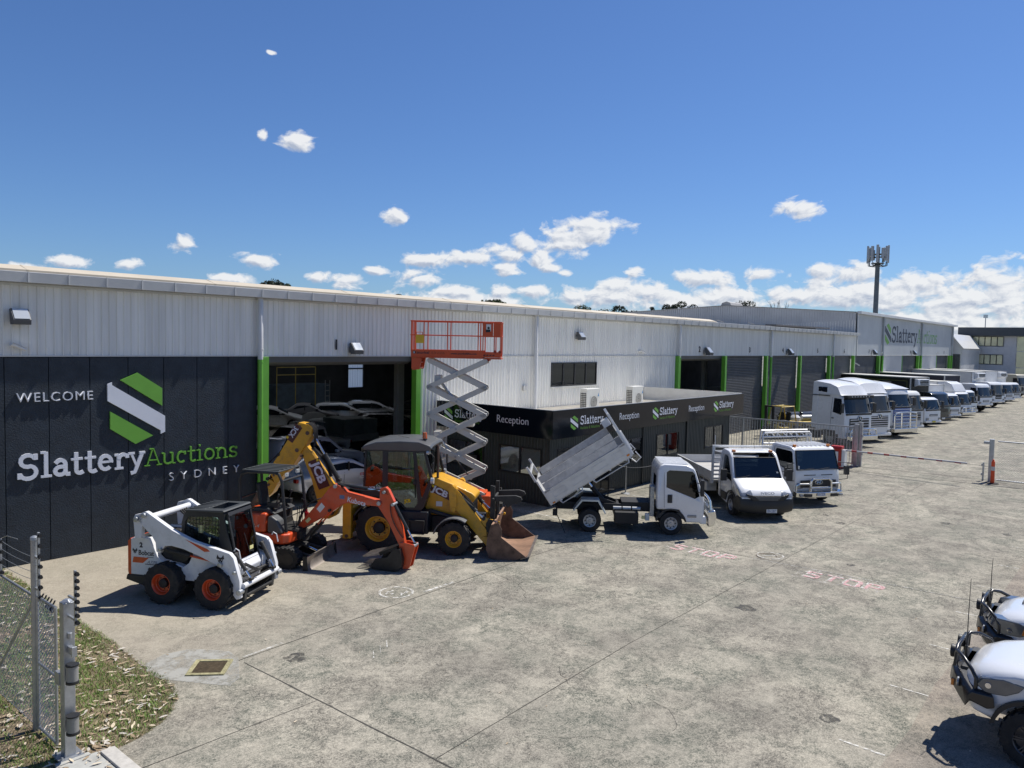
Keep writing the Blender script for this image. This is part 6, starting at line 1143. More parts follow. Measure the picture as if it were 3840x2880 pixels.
    b.build('headboard_rack', alu, t, bevel=.006); b = MB(); [b.box(-3.0,-2.1,sy*.9-.2,sy*.9+.2,.45,.80) for sy in (-1,1)]; b.build('under_tray_box', alu, t, bevel=.02); b = MB(); [b.prism([(-4.3,.55),(-4.2,.84),(-3.3,.84),(-3.2,.55),(-3.24,.55),(-3.33,.80),(-4.17,.80),(-4.26,.55)], sy*.6, sy*1.1) for sy in (-1,1)]; b.build('rear_mudguard', black, t)
    return t
tray_truck()
# ---- cab-over truck with alloy bar and rack
def rack_truck():
    t = thing('white_rack_truck', 'white cab-over truck with alloy bull bar, black grille and tubular roof rack behind', 'tray truck', (30.05, 10.45, 0), -124)
    hw = .98; truck_chassis(t, -4.6, .3, 1.02, 3.2, .40, .22, rim=MAT['silver_rim'], z=.75)
    prof = [(-.80,.80),(-.82,1.30),(-.78,2.02),(-.68,2.18),(-.55,2.22),(.42,2.20),(.62,2.14),(.70,2.05),(.92,1.30),(.96,1.05),(.95,.45),(.45,.45),(.34,.80)]
    cab(t, prof, hw, white, [(-.45,1.48),(-.45,1.98),(-.38,2.04),(.54,2.03),(.62,1.95),(.78,1.28),(.66,1.2)], (.905,1.36,.70,2.08), 1.25, arch=0, wheelr=.40, wsy=.07)
    b = MB(); [b.box(-.66,.46,-.80+i*.2,-.72+i*.2,2.21,2.235) for i in range(9)]; b.build('roof_ribs', white, t, bevel=.01)
    for sy in (-1, 1):
        box_(t, 'headlight', headl, .88,.955,*sorted((sy*.66,sy*.92)),.66,.88,.03); box_(t, 'roof_marker', amber, .40,.52,*sorted((sy*.70,sy*.80)),2.18,2.27,.02); mirror(t, .86, sy*1.32, 1.30, sy, .34, .2); b = MB(); b.tube([(.8,sy*.98,1.62),(.9,sy*1.34,1.60),(.9,sy*1.34,.98),(.85,sy*1.0,.95)], .016, 6); b.build('mirror_arm', black, t); box_(t, 'door_handle', black, -.42,-.28,*sorted((sy*.98,sy*1.0)),1.18,1.26)
        b = MB(); b.tube([(-.52,sy*.985,.84),(-.54,sy*.985,1.5),(-.5,sy*.93,2.1),(.58,sy*.93,2.1)], .006, 4); b.build('door_seam', MAT['seam_grey'], t)
    b = MB(); b.box(.945,.97,-.78,.78,.70,.98); g_ = b.build('grille', black, t, bevel=.01); b = MB(); [b.box(.97,.985,-.42,.42,.74+i*.07,.76+i*.07) for i in range(3)]; b.build('grille_bars', dash, g_)
    b = MB(); n = 20; b.tube([(.99,.16*cos(2*pi*k/n),.90+.075*sin(2*pi*k/n)) for k in range(n+1)], .010, 6, cap=False); b.tube([(.99,-.07,.85),(.99,-.04,.95)],.012,6); b.tube([(.99,.04,.85),(.99,.07,.95)],.012,6); b.tube([(.99,-.055,.90),(.99,.055,.90)],.012,6); b.build('oval_emblem', chrome, t)
    b = MB(); [b.box(.925,.945,s*.12 if s > 0 else -.62,.62 if s > 0 else -.12,1.15,1.18) for s in (-1,1)]; b.build('air_slots', black, t)
    ch = mat('polished_alloy', (.72,.72,.70), .16, .95); b = MB(); b.prism([(1.02,.32),(1.20,.36),(1.22,.56),(1.02,.60)], -1.02, 1.02, fn=lambda x, y, z: (x-.15*max(0, (abs(y)-.7))/.3, y, z), n=8); b.build('bull_bar_base', ch, t, bevel=.03)
    b = MB(); b.tube([(1.12,-.46,.56),(1.12,-.44,.96),(1.10,-.36,1.04),(1.10,.36,1.04),(1.12,.44,.96),(1.12,.46,.56)], .045, 10)
    for sy in (-1, 1): b.tube([(1.10,sy*.44,.86),(1.06,sy*.88,.86),(1.0,sy*.98,.80),(1.0,sy*1.0,.58)], .032, 8)
    b.tube([(1.12,-.44,.72),(1.12,.44,.72)], .03, 8); b.build('bull_bar', ch, t); b = MB(); [b.box(1.21,1.235,y-.22,y+.10,.40,.50) for y in (-.55,.60)]; b.build('bar_slots', black, t); box_(t, 'fog_light', headl, 1.13,1.19,-.94,-.78,.40,.48); box_(t, 'fog_light', headl, 1.13,1.19,.78,.94,.40,.48); plate(t, 1.235, .42, 'XN 73ZK', y=-.05)
    wiper(t, [[(.93,-.05,1.36),(.88,.55,1.44)], [(.93,-.75,1.36),(.88,-.15,1.42)]]); box_(t, 'registration_labels', platem, .885,.89,-.86,-.80,1.40,1.52,.001); text('TRUCKS', .09, MAT['silver_badge'], t, (.80,.15,2.0), ext=.001, width=.5, rot=(R(75), 0, pi/2)) if 0 else None
    b = MB(); w = 1.12
    for x in (-1.05,): 
        b.tube([(x,-w,.95),(x,-w,2.46),(x,-w+.08,2.55),(x,w-.08,2.55),(x,w,2.46),(x,w,.95)], .035, 10); b.tube([(x,-w,2.38),(x,w,2.38)], .028, 8); b.tube([(x-.0,-w,2.12),(x,w,2.12)], .03, 8)
        for k in range(5): y = -w+.2+k*.45; b.tube([(x,y,2.38),(x,y,2.55)], .02, 6)
    b.tube([(-1.25,-w,2.12),(-1.25,-w+.06,2.62),(-1.25,w-.06,2.62),(-1.25,w,2.12)], .035, 10); [b.tube([(-1.05,-w+.25+k*.28,2.40),(-1.25,-w+.12+k*.28,2.60)], .014, 6) for k in range(8)]
    b.build('tube_rack', alu, t); b = MB(); b.box(-4.7,-1.0,-w,w,.95,1.02); b.box(-4.7,-1.0,-w,-w+.03,1.02,1.32); b.box(-4.7,-1.0,w-.03,w,1.02,1.32); b.box(-4.73,-4.7,-w,w,.95,1.32); [b.tube([(x,-w,1.3),(x,-w,2.0)],.02,6) for x in (-4.6,)]; b.build('tray', alu, t)
    return t
rack_truck()
# ================================================================ ROW OF TRUCKS ALONG THE SHED
dglass = mat('dark_windscreen', (.012,.016,.022), .05, .0, var=.3, vs=3); refl = mat('blue_windscreen', (.010,.016,.024), .04, var=.3, vs=2)
GR = 'trucks parked nose out along the sheds'
def row_truck(label, X, Y, hw, zb, zt, roof, paint=None, hd=-112, cabl=1.9, low=.45, gz=(.8, 1.2), gn=3, gm=None, bar=0, plate_=1, wheelr=.45, gy=.6, deflect=0, box=None, boxm=None, boxl=6, boxz=3.5, fridge=0, dark=0, name='parked_truck', star=0, visor=0, high=0, badge='', wb=4.0, tank=1, mir=1):
    t = thing(name, label, 'truck', (X, Y, 0), hd, GR); p = paint or dustwhite; gm = gm or black
    # origin: ground under the middle of the front face
    prof = [(-cabl, low+.2), (-cabl, zt+.05), (-cabl+.08, roof-.06), (-cabl+.2, roof), (-.55, roof), (-.36, roof-.10), (-.26, zt), (-.04, zb), (.0, zb-.15), (.0, low), (-.12, low-.08), (-.6, low-.06), (-.62, low+.35), (-1.6, low+.35)]
    b = MB(); b.prism(prof, -hw, hw, fn=lambda x, y, z: (x-.10*(abs(y)/hw)**4*(x > -.7), y*(1-.055*max(0, z-zb)), z), n=10); b.build('cab_body', p, t, bevel=.05, seg=3)
    g_ = dglass if dark else refl
    b = MB(); n_ = 8
    for j in range(n_):
        y0, y1 = -hw+.09+(2*hw-.18)*j/n_, -hw+.09+(2*hw-.18)*(j+1)/n_; f = lambda x, y, z: (x-.10*(abs(y)/hw)**4+.012, y*(1-.055*max(0, z-zb)), z)
        b.quad(f(-.045, y0, zb+.03), f(-.045, y1, zb+.03), f(-.255, y1, zt-.03), f(-.255, y0, zt-.03))
    w = b.build('windscreen', g_, t, fix=False)
    for sy in (-1, 1):
        b = MB(); b.prism([(-.95, zb+.05), (-.92, zt-.05), (-.40, zt-.08), (-.26, zb+.12), (-.36, zb-.08)], sy*(hw-.02), sy*(hw+.006), fn=lambda x, y, z: (x, y*(1-.055*max(0, z-zb)), z)); b.build('side_window', dglass, t)
        b = MB(); b.tube([(-1.08, sy*(hw+.003), low+.4), (-1.08, sy*(hw+.003), zb), (-1.04, sy*(hw*(1-.055*(zt-zb))+.003), zt)], .008, 4); b.box(-1.02, -.86, sy*hw, sy*(hw+.02), zb-.35, zb-.28); b.build('door_seam', MAT['seam_grey'], t)
        b = MB(); b.box(-.02, .012, sy*(hw-.40), sy*(hw-.12), low+.12, low+.30); b.build('headlight', headl, t, bevel=.02)
        if mir: b = MB(); b.box(-.14, -.04, sy*(hw+.12), sy*(hw+.34), zb+.05, zb+.60); b.cyl((-.2, sy*hw*.97, zb+.6), (-.1, sy*(hw+.2), zb+.62), .02, 6); b.cyl((-.2, sy*hw*.97, zb+.1), (-.1, sy*(hw+.2), zb+.08), .02, 6); b.build('mirror', black, t, bevel=.02)
        wheel(t, -1.15, sy*(hw-.16), wheelr, .26, wheelr*.56, galv, sy); wheel(t, -1.15-wb, sy*(hw-.16), wheelr, .26, wheelr*.56, galv, sy)
    b = MB(); [b.box(-1.6-wb-.8, -.5, y-.05, y+.05, .62, .86) for y in (-.4, .4)]; b.box(-1.5-wb, -1.4-wb+.6, -hw+.3, hw-.3, .4, .6); tank and b.box(-3.2, -2.2, -hw+.1, -hw+.6, .35, .85); b.build('chassis_frame', chassis, t)
    b = MB(); b.box(-.02, .014, -gy, gy, gz[0], gz[1]); g = b.build('grille', gm, t, bevel=.01); b = MB()
    for i in range(gn): z = gz[0]+(gz[1]-gz[0])*(i+.5)/gn; b.box(.014, .035, -gy+.03, gy-.03, z-.022, z+.022)
    b.build('grille_bars', p, g)
    b = MB(); b.box(-.3, .045, -hw+.02, hw-.02, low-.08, low+.10); b.box(-.05, .05, -.35, .35, low-.02, low+.06); b.build('bumper', p, t, bevel=.04)
    if plate_: b = MB(); b.box(.05, .06, -.2, .2, low-.05, low+.08); b.build('number_plate', mat('plate_yellow', (.62,.52,.05), .5) if plate_ == 2 else platem, t)
    if star:
        b = MB(); n = 20; z = gz[1]-.02; b.tube([(.05, .17*cos(2*pi*k/n), z+.17*sin(2*pi*k/n)) for k in range(n+1)], .014, 6, cap=False)
        for k in range(3): a = pi/2+2*pi*k/3; b.tube([(.05, 0, z), (.05, .17*cos(a), z+.17*sin(a))], [.02, .008], 6)
        b.lathe([(.04,.165),(.044,.165)], (0,0,z), 'x', 20, mi=1); b.build('star_emblem', [chrome, black], t)
    if badge: text(badge, .16, chrome, t, (.02, -.2, gz[1]+.05), ext=.004, rot=(pi/2, 0, pi/2))
    if visor: b = MB(); b.box(-.26, .06, -hw+.06, hw-.06, zt-.02, zt+.15); v = b.build('sun_visor', black, t, bevel=.02); b = MB(); [b.cyl((.05, y, zt+.07), (.07, y, zt+.07), .035, 10) for y in (-.8,-.55,-.3,-.05,.2,.45,.7)]; b.build('marker_lights', platem, v)
    box_(t, 'scuttle_panel', black, -.09, .008, -hw+.12, hw-.12, zb-.10, zb+.01, .01)
    for sy in (-1, 1): box_(t, 'side_step', black, -1.75, -.5, *sorted((sy*(hw-.03), sy*(hw+.008))), low-.02, low+.16, .01)
    b = MB(); b.tube([(-.02,-.1,zb+.04),(-.12,.45,zb+.25)], .014, 5); b.tube([(-.02,-.7,zb+.04),(-.12,-.15,zb+.25)], .014, 5); b.build('wiper', black, t)
    if high:      # high sleeper roof
        def hf(x, y, z): return (x, y*(1-.10*max(0, z-roof+.1)), z-.10*(abs(y)/hw)**3*(z > roof))
        b = MB(); b.prism([(-cabl-.35, low+.4), (-cabl-.35, high-.05), (-cabl-.1, high), (-cabl+.9, high-.10), (-.75, high-.28), (-.45, roof+.10), (-.35, roof-.02), (-cabl+.1, roof-.02), (-cabl+.05, low+.4)], -hw, hw, fn=hf, n=8); b.build('sleeper_roof', p, t, bevel=.06, seg=3)
        for sy in (-1, 1): b = MB(); b.box(-cabl+.1, -cabl+.75, sy*(hw-.05), sy*(hw*.965+.012), roof+.05, roof+.42); b.build('sleeper_window', dglass, t, bevel=.03); b = MB(); b.box(-cabl-.3, -1.2, sy*(hw-.01), sy*(hw+.006), roof-.12, roof-.07); b.build('side_trim', black, t)
    if bar:
        m = mat('polished_alloy', (.72,.72,.70), .16, .95); b = MB(); b.box(.12, .42, -hw, hw, low-.15, low+.15); b.build('bull_bar_base', m, t, bevel=.06, seg=3); h = bar
        b = MB()
        for y in (-.45, .45): b.tube([(.36, y, low), (.34, y, h)], .05, 8)
        for sy in (-1, 1): b.tube([(.34, sy*.45, h), (.34, sy*(hw-.15), h-.05), (.32, sy*(hw-.05), h-.25), (.32, sy*(hw-.08), low)], .045, 8)
        for z in [low+.3+k*.22 for k in range(int((h-low-.2)/.22))]: b.tube([(.34, -hw+.12, z), (.35, hw-.12, z)], .03, 8)
        b.tube([(.34, -.45, h), (.34, .45, h)], .045, 8); b.build('bull_bar', m, t)
    if deflect:
        b = MB(); b.prism([(-cabl+.1, roof), (-cabl+.1, roof+.85), (-cabl+.3, roof+.9), (-cabl+.8, roof+.7), (-.55, roof+.12), (-.5, roof)], -hw+.1, hw-.1, fn=lambda x, y, z: (x, y*(1-.12*(z-roof)), z)); b.build('roof_deflector', white, t, bevel=.06, seg=3); b = MB(); b.slab((-.9,-.35,roof+.31),(-.9,.35,roof+.31),(-1.25,.3,roof+.50),(-1.25,-.3,roof+.50),.01); b.build('deflector_opening', black, t)
    if box:
        bw = max(hw, 1.2); x1 = -cabl-.25; b = MB(); b.box(x1-boxl, x1, -bw, bw, 1.05, boxz); bb = b.build('cargo_box', boxm or white, t, bevel=.02)
        b = MB(); b.box(x1-boxl-.02, x1+.02, -bw-.02, bw+.02, boxz-.02, boxz+.05); b.box(x1-.06, x1+.02, -bw-.02, -bw+.06, 1.05, boxz-.02); b.box(x1-.06, x1+.02, bw-.06, bw+.02, 1.05, boxz-.02); b.box(x1-boxl, x1, -bw-.01, bw+.01, 1.0, 1.1); b.build('box_edges', mat('box_edge', (.52,.52,.50), .5), bb)
        if box == 2: b = MB(); [b.box(x1-boxl+.3, x1-.3, -bw-.006, -bw, z, z+.03) for z in (1.5, boxz-.3)]; [b.box(x, x+.03, -bw-.006, -bw, 1.53, boxz-.3) for x in (x1-boxl+.3, x1-.33)]; b.build('pinstripe', mat('olive_line', (.22,.22,.05), .6), bb)
        if fridge: b = MB(); b.prism([(x1+.01, boxz-.75), (x1+.42, boxz-.62), (x1+.36, boxz-.12), (x1+.01, boxz-.08)], -.75, .75); fr = b.build('refrigeration_unit', white, t, bevel=.04); b = MB(); [b.box(x1+.385, x1+.43, -.5+i*.22, -.34+i*.22, boxz-.55+j*.13, boxz-.46+j*.13) for i in range(5) for j in range(3)]; b.build('fridge_louvres', black, fr)
    return t
silverb = mat('silver_blue_grille', (.10,.16,.42), .25, .5)
row_truck('tall white prime mover with bull bar, star badge and black visor, nearest in the row', 48.95, 13.75, 1.22, 2.05, 3.0, 3.15, white, cabl=2.2, low=.62, gz=(1.1,1.75), gn=4, gy=.85, bar=1.15, high=4.0, star=1, visor=1, wheelr=.5)
row_truck('tall white prime mover with star badge and no bull bar, second in the row', 52.5, 13.55, 1.22, 2.0, 3.0, 3.15, white, cabl=2.2, low=.5, gz=(1.0,1.7), gn=5, gy=.85, high=4.05, star=1, wheelr=.5, gm=black)
row_truck('white prime mover with blue striped grille and high square bull bar', 56.7, 13.25, 1.2, 2.1, 2.95, 3.3, white, cabl=2.5, low=.55, gz=(1.05,2.0), gn=6, gy=.85, bar=1.75, high=3.75, gm=silverb, wheelr=.5)
row_truck('white flat-faced truck with dark windscreen between bull-barred prime mover and small truck', 60.1, 13.2, 1.12, 1.72, 2.75, 3.0, dustwhite, low=.5, gz=(.95,1.5), gn=3, gy=.7, wheelr=.48)
row_truck('low white light truck with yellow number plate and slim grille', 66.7, 13.3, .98, 1.36, 2.12, 2.25, white, cabl=1.6, low=.42, gz=(.85,1.0), gn=1, plate_=2, wheelr=.4, gy=.5)
blk = mat('black_truck_paint', (.008,.012,.012), .22, var=.1, coat=.5)
row_truck('black truck with long black cargo box and white refrigeration unit above its cab', 70.1, 13.3, 1.1, 1.5, 2.4, 2.55, blk, cabl=1.9, low=.45, gz=(.95,1.25), gn=3, box=2, boxm=mat('black_box', (.014,.014,.013), .45, var=.2), boxl=9, boxz=3.65, fridge=1, dark=1, wheelr=.47, badge='H')
row_truck('narrow white light truck tucked behind the black truck', 74.7, 13.3, .92, 1.26, 2.1, 2.25, white, cabl=1.6, low=.42, gz=(.75,.95), gn=2, wheelr=.4, box=1, boxl=5, boxz=2.9)
row_truck('white light truck with small bull bar and curved roof deflector', 78.7, 13.2, .98, 1.25, 2.12, 2.27, white, cabl=1.7, low=.42, gz=(.75,.95), gn=2, bar=.95, deflect=1, box=1, boxl=5, boxz=3.1, wheelr=.4)
row_truck('white light truck with black-edged side glass beyond the bull-barred light truck', 81.7, 13.2, .98, 1.25, 2.15, 2.3, white, cabl=1.7, low=.42, gz=(.7,.85), gn=1, box=1, boxm=mat('navy_curtain', (.012,.014,.03), .6), boxl=10, boxz=3.6, wheelr=.4)
row_truck('high-standing white crew cab truck showing its front tyres, square black grille', 87.3, 12.9, 1.15, 1.55, 2.45, 2.75, white, cabl=2.6, low=.75, gz=(1.0,1.2), gn=2, gy=.5, wheelr=.52)
row_truck('white truck with trapezium black grille and refrigerated white box', 95.6, 13.0, 1.18, 1.4, 2.45, 2.7, white, cabl=2.0, low=.65, gz=(.95,1.3), gn=1, gy=.55, box=1, boxl=9, boxz=3.7, fridge=1, wheelr=.5)
row_truck('white truck with plain white box, third from the far end of the row', 104, 13.1, 1.1, 1.3, 2.2, 2.4, white, cabl=1.9, low=.5, gz=(.8,1.1), gn=3, box=1, boxl=8, boxz=3.65)
row_truck('white truck with refrigeration unit, second from the far end of the row', 110, 13.1, 1.0, 1.15, 2.05, 2.25, white, cabl=1.8, low=.45, gz=(.75,1.0), gn=2, box=1, boxl=7, boxz=3.5, fridge=1)
row_truck('cream truck at the far end of the row beside the road', 121, 13.6, 1.15, 1.6, 2.6, 3.0, mat('cream_truck', (.45,.43,.36), .4), cabl=2.6, low=.6, gz=(.9,1.3), gn=2, box=1, boxm=mat('grey_box', (.34,.34,.33), .6), boxl=5, boxz=2.6)
# ================================================================ CARS IN THE SHED
def car(label, X, Y, hd, kind='hatch', paint=None, L=4.3, W=1.78, H=1.48, lights=1, bonnet=0, cat='car', name='parked_car', group='cars parked inside the shed', rims=None, bars=0):
    t = thing(name, label, cat, (X, Y, 0), hd, group); p = paint or dustwhite; hw = W/2; f, r = L*.5, -L*.5; g = .30
    K = {'hatch': [(r+.02,.55),(r,.80),(r+.10,1.02),(r+.45,H-.06),(r+.9,H),(-.1,H),(.35,H-.10),(1.05,1.02),(f-.55,.90),(f-.15,.78),(f,.58),(f-.03,.30)],
         'sedan': [(r+.02,.5),(r,.80),(r+.12,.98),(r+.75,1.02),(r+1.35,H-.05),(-.4,H),(.1,H-.05),(.95,1.0),(f-.6,.92),(f-.15,.78),(f,.58),(f-.03,.28)],
         'suv': [(r+.02,.6),(r,.95),(r+.10,1.15),(r+.35,H-.10),(r+.6,H),(.1,H),(.45,H-.08),(1.05,1.22),(f-.5,1.12),(f-.12,1.0),(f,.75),(f-.03,.42)],
         'ute': [(r,.6),(r,1.02),(r+1.5,1.04),(r+1.62,H-.08),(r+1.8,H),(.25,H),(.5,H-.08),(1.05,1.15),(f-.5,1.06),(f-.1,.95),(f,.7),(f-.03,.4)]}[kind]
    Wn = {'hatch': [(r+.48,1.06),(r+.62,H-.14),(-.1,H-.11),(.28,H-.18),(.86,1.02)], 'sedan': [(r+.95,1.03),(r+1.45,H-.13),(-.3,H-.10),(.05,H-.15),(.78,1.0)], 'suv': [(r+.35,1.18),(r+.48,H-.16),(.1,H-.14),(.38,H-.20),(.90,1.18)], 'ute': [(r+1.68,1.12),(r+1.75,H-.14),(.25,H-.13),(.45,H-.18),(.92,1.14)]}[kind]
    bz = Wn[0][1]-.04
    def fn(x, y, z): u = abs(y)/hw; k = 1-.28*max(0, z-bz)-.10*max(0, (abs(x)-(f-.9)))**1.6; return (x-(.20*u**3 if x > f-1 else 0)+(.12*u**3 if x < r+.6 else 0), y*k, z-.06*u**4*(z > .7))
    low = [(f-.5, g), (r+.5, g)]
    s = MB(); s.prism(K+low, -hw, hw, fn=fn, n=10); cut = [MB().prism([(r+.2,.55),(r+.25,.9),(Wn[0][0]+.1,H-.16),(.1,H-.10),(.7,.95),(.7,.5)], -hw+.12, hw-.12)] if 0 else [MB().box(-.01,.01,-.01,.01,.31,.33)]
    wr = .33 if kind in ('hatch','sedan') else .38; ax = (f-.86, r+.80)
    for x in ax:
        for sy in (-1, 1): c = MB(); c.cyl((x, sy*(hw-.28), wr), (x, sy*(hw+.3), wr), wr*1.17, 24); cut.append(c)
    carve('body', s, cut, p, t, prebevel=.05, seg=3, inner=p)
    gl = lambda x, y, z: fn(x, y, z)
    for sy in (-1, 1): b = MB(); b.prism(Wn, sy*(hw-.05), sy*(hw+.004), fn=lambda x, y, z: (x, y*(1-.28*max(0, z-bz)), z-.06*(abs(y)/hw)**4)); w = b.build('side_window', dglass, t); b = MB(); b.box(-.25,-.19,sy*(hw-.04),sy*(hw+.007),bz+.03,H-.12) ; b.build('window_pillar', black, w)
    i = {'hatch': 6, 'sedan': 6, 'suv': 6, 'ute': 6}[kind]; a, e = Vector((K[i+1][0], 0, K[i+1][1])), Vector((K[i][0], 0, K[i][1])); d = (e-a).normalized(); n = Vector((d.z, 0, -d.x)); 
    b = MB()
    for j in range(8):
        q = []
        for c0, jj in ((.06, j), (.06, j+1), (.96, j+1), (.96, j)):
            u = -1+2*jj/8; pt = a+(e-a)*c0; y = u*(hw-.13); v = Vector(fn(pt.x, y, pt.z)); q.append(v+n*.014+Vector((0, 0, .0)))
        b.quad(*q)
    b.build('windscreen', dglass, t, fix=False)
    for x in ax:
        for sy in (-1, 1): wheel(t, x, sy*(hw-.10), wr, .21, wr*.66, rims or galv, sy, 0, 'alloy')
    for sy in (-1, 1):
        b = MB(); zz = K[-3][1]-.06; b.box(f-.34, f-.10, sy*(hw-.42), sy*(hw-.13), zz-.08, zz+.03); b.build('headlight', headl, t, bevel=.03); b = MB(); b.box(r+.03, r+.14, sy*(hw-.30), sy*(hw-.10), .78, .92); b.build('tail_light', mat('tail_red', (.30,.01,.01), .2), t, bevel=.02)
        b = MB(); b.box(.50, .66, sy*(hw+.0), sy*(hw+.17), bz+.02, bz+.14); b.build('mirror', p if kind != 'sedan' else black, t, bevel=.03)
        b = MB(); b.tube([(.45,sy*(hw-.002),.5),(.5,sy*(hw-.0),bz-.02)], .006, 4); b.tube([(-.45,sy*(hw-.002),.45),(-.42,sy*(hw-.0),bz-.02)], .006, 4); b.build('door_seam', MAT['seam_grey'], t)
    b = MB(); b.box(f-.06,f+.004,-.45,.45,.42,.62); b.build('grille', black, t, bevel=.03)
    if bars: b = MB(); [b.tube([(x,-.62,H+.10),(x,.62,H+.10)], .025, 8) for x in (-.2,-1.1)]; b.build('roof_bars', alu, t)
    return t
wr_ = mat('clean_white_paint', (.72,.74,.78), .2, var=.05, coat=.8)
mz = car('large white sports saloon with a red and white door sticker in the shed doorway', 18.15, 23.95, 0, 'sedan', wr_, L=4.95, W=1.92, H=1.47, rims=mat('dark_alloy', (.10,.10,.11), .35, .7))
b = MB(); b.box(.28,.62,-.975,-.965,.66,.88); st = b.build('door_sticker', platem, mz); b = MB(); b.box(.29,.61,-.979,-.976,.77,.87); rd = b.build('red_band', mat('sign_red', (.5,.03,.02), .5), st); text('NO', .085, lw_, rd, (.31,-.980,.79), ext=.001, bold=.002); text('PARKING', .05, ink, st, (.31,-.980,.69), ext=.001, width=.28)
b = MB(); b.lathe([(-.9765-.004,.045),(-.9765-.006,.045)], (.53,0,.82), 'y', 16); b.build('prohibition_ring', lw_, rd)
car('white four wheel drive wagon behind the saloon in the doorway', 19.3, 27.3, 0, 'suv', wr_, L=4.8, W=1.85, H=1.85)
car('white twin cab ute with bright roof bars, seen over the yellow rear arm', 21.3, 31.2, 183, 'ute', dustwhite, L=5.3, W=1.85, H=1.78, cat='ute', name='parked_ute', bars=1)
car('grey ute with a boxy aluminium canopy deep in the shed', 24.3, 33.2, 60, 'ute', mat('dull_grey_paint', (.25,.27,.27), .5), L=5.2, W=1.85, H=1.75, cat='ute', name='parked_ute')
tu = thing('tray_canopy', 'grey-green boxed canopy with drop-side tray on the ute deep in the shed', 'ute canopy', (24.5, 31.6, 0), 0)
b = MB(); b.box(-.9,1.3,-.95,.95,.85,1.12); b.box(-1.0,1.45,-1.05,1.05,.80,.86); b.build('tray', mat('tray_grey', (.30,.31,.30), .5, .3), tu, bevel=.01); b = MB(); b.box(-.85,.35,-.9,.9,1.12,1.92); b.box(.37,1.25,-.9,.9,1.12,1.88); b.build('canopy_box', mat('canopy_green_grey', (.13,.16,.15), .6, var=.25), tu, bevel=.04); b = MB(); [b.cyl((x,y,.36),(x,y+.2,.36),.36,20) for x in (-.2,.9) for y in (-.95,.75)]; b.box(-.8,1.3,-.6,.6,.4,.8); b.build('running_gear', black, tu)
car('silver hatchback with its bonnet seen far left in the shed', 28.0, 43.9, -35, 'hatch', dustwhite)
car('dark roofed grey sedan in the back row of the shed', 31.3, 44.6, -38, 'sedan', mat('mid_grey_paint', (.20,.20,.21), .35), H=1.48)
car('white hatchback, second from right in the back row of the shed', 33.4, 43.6, -38, 'hatch', wr_)
car('white hatchback with lowered nose, rightmost pale car in the back row', 36.2, 43.7, -32, 'hatch', wr_)
car('black car at the right of the shed behind the inner column', 30.3, 35.0, -20, 'suv', mat('black_car_paint', (.01,.01,.012), .25, coat=.5), H=1.6)
car('black car in the far right corner of the shed', 39.5, 43.0, -30, 'sedan', mat('black_car_paint', (.01,.01,.012), .25, coat=.5))
ld = thing('raised_car_bonnet', 'pale loose rounded car bonnet leaning in the back of the shed', 'car bonnet', (28.6, 40.2, .75), -40); b = MB(); b.prism([(-.75,0),(-.70,.35),(-.4,.52),(0,.58),(.4,.52),(.7,.35),(.75,0)], -.04, .0); b.build('panel', dustwhite, ld, bevel=.02)
# mezzanine frame and store room
mf = thing('mezzanine_frame', 'thin yellow tube frame over a blue-grey store room at the back of the shed', 'steel frame', (0, 0, 0)); b = MB()
for x in (30.66, 32.2, 33.9): b.cyl((x,47.5,.0),(x,47.5,3.79),.035,8)
for z in (3.79, 3.25): b.cyl((30.66,47.5,z),(33.9,47.5,z),.03,8)
b.build('yellow_tubes', mat('faded_yellow_tube', (.45,.36,.10), .6), mf); b = MB(); b.box(30.8,35.4,47.8,49.8,0,2.5); b.build('store_room', mat('blue_grey_panel', (.09,.13,.17), .7, var=.3), mf); b = MB(); b.box(34.7,34.75,47.4,47.45,0,2.8); b.box(35.1,35.15,47.4,47.45,0,2.8); [b.box(34.75,35.1,47.4,47.44,.4+k*.4,.44+k*.4) for k in range(6)]; b.build('ladder', galv, mf)
b = MB(); b.box(44.0, 46.0, 27.0, 27.1, 0, 4.4); o = b.build('partition_board', mat('board_grey', (.16,.18,.19), .7)); tag(o, 'plain grey board standing inside door number 2', 'partition')
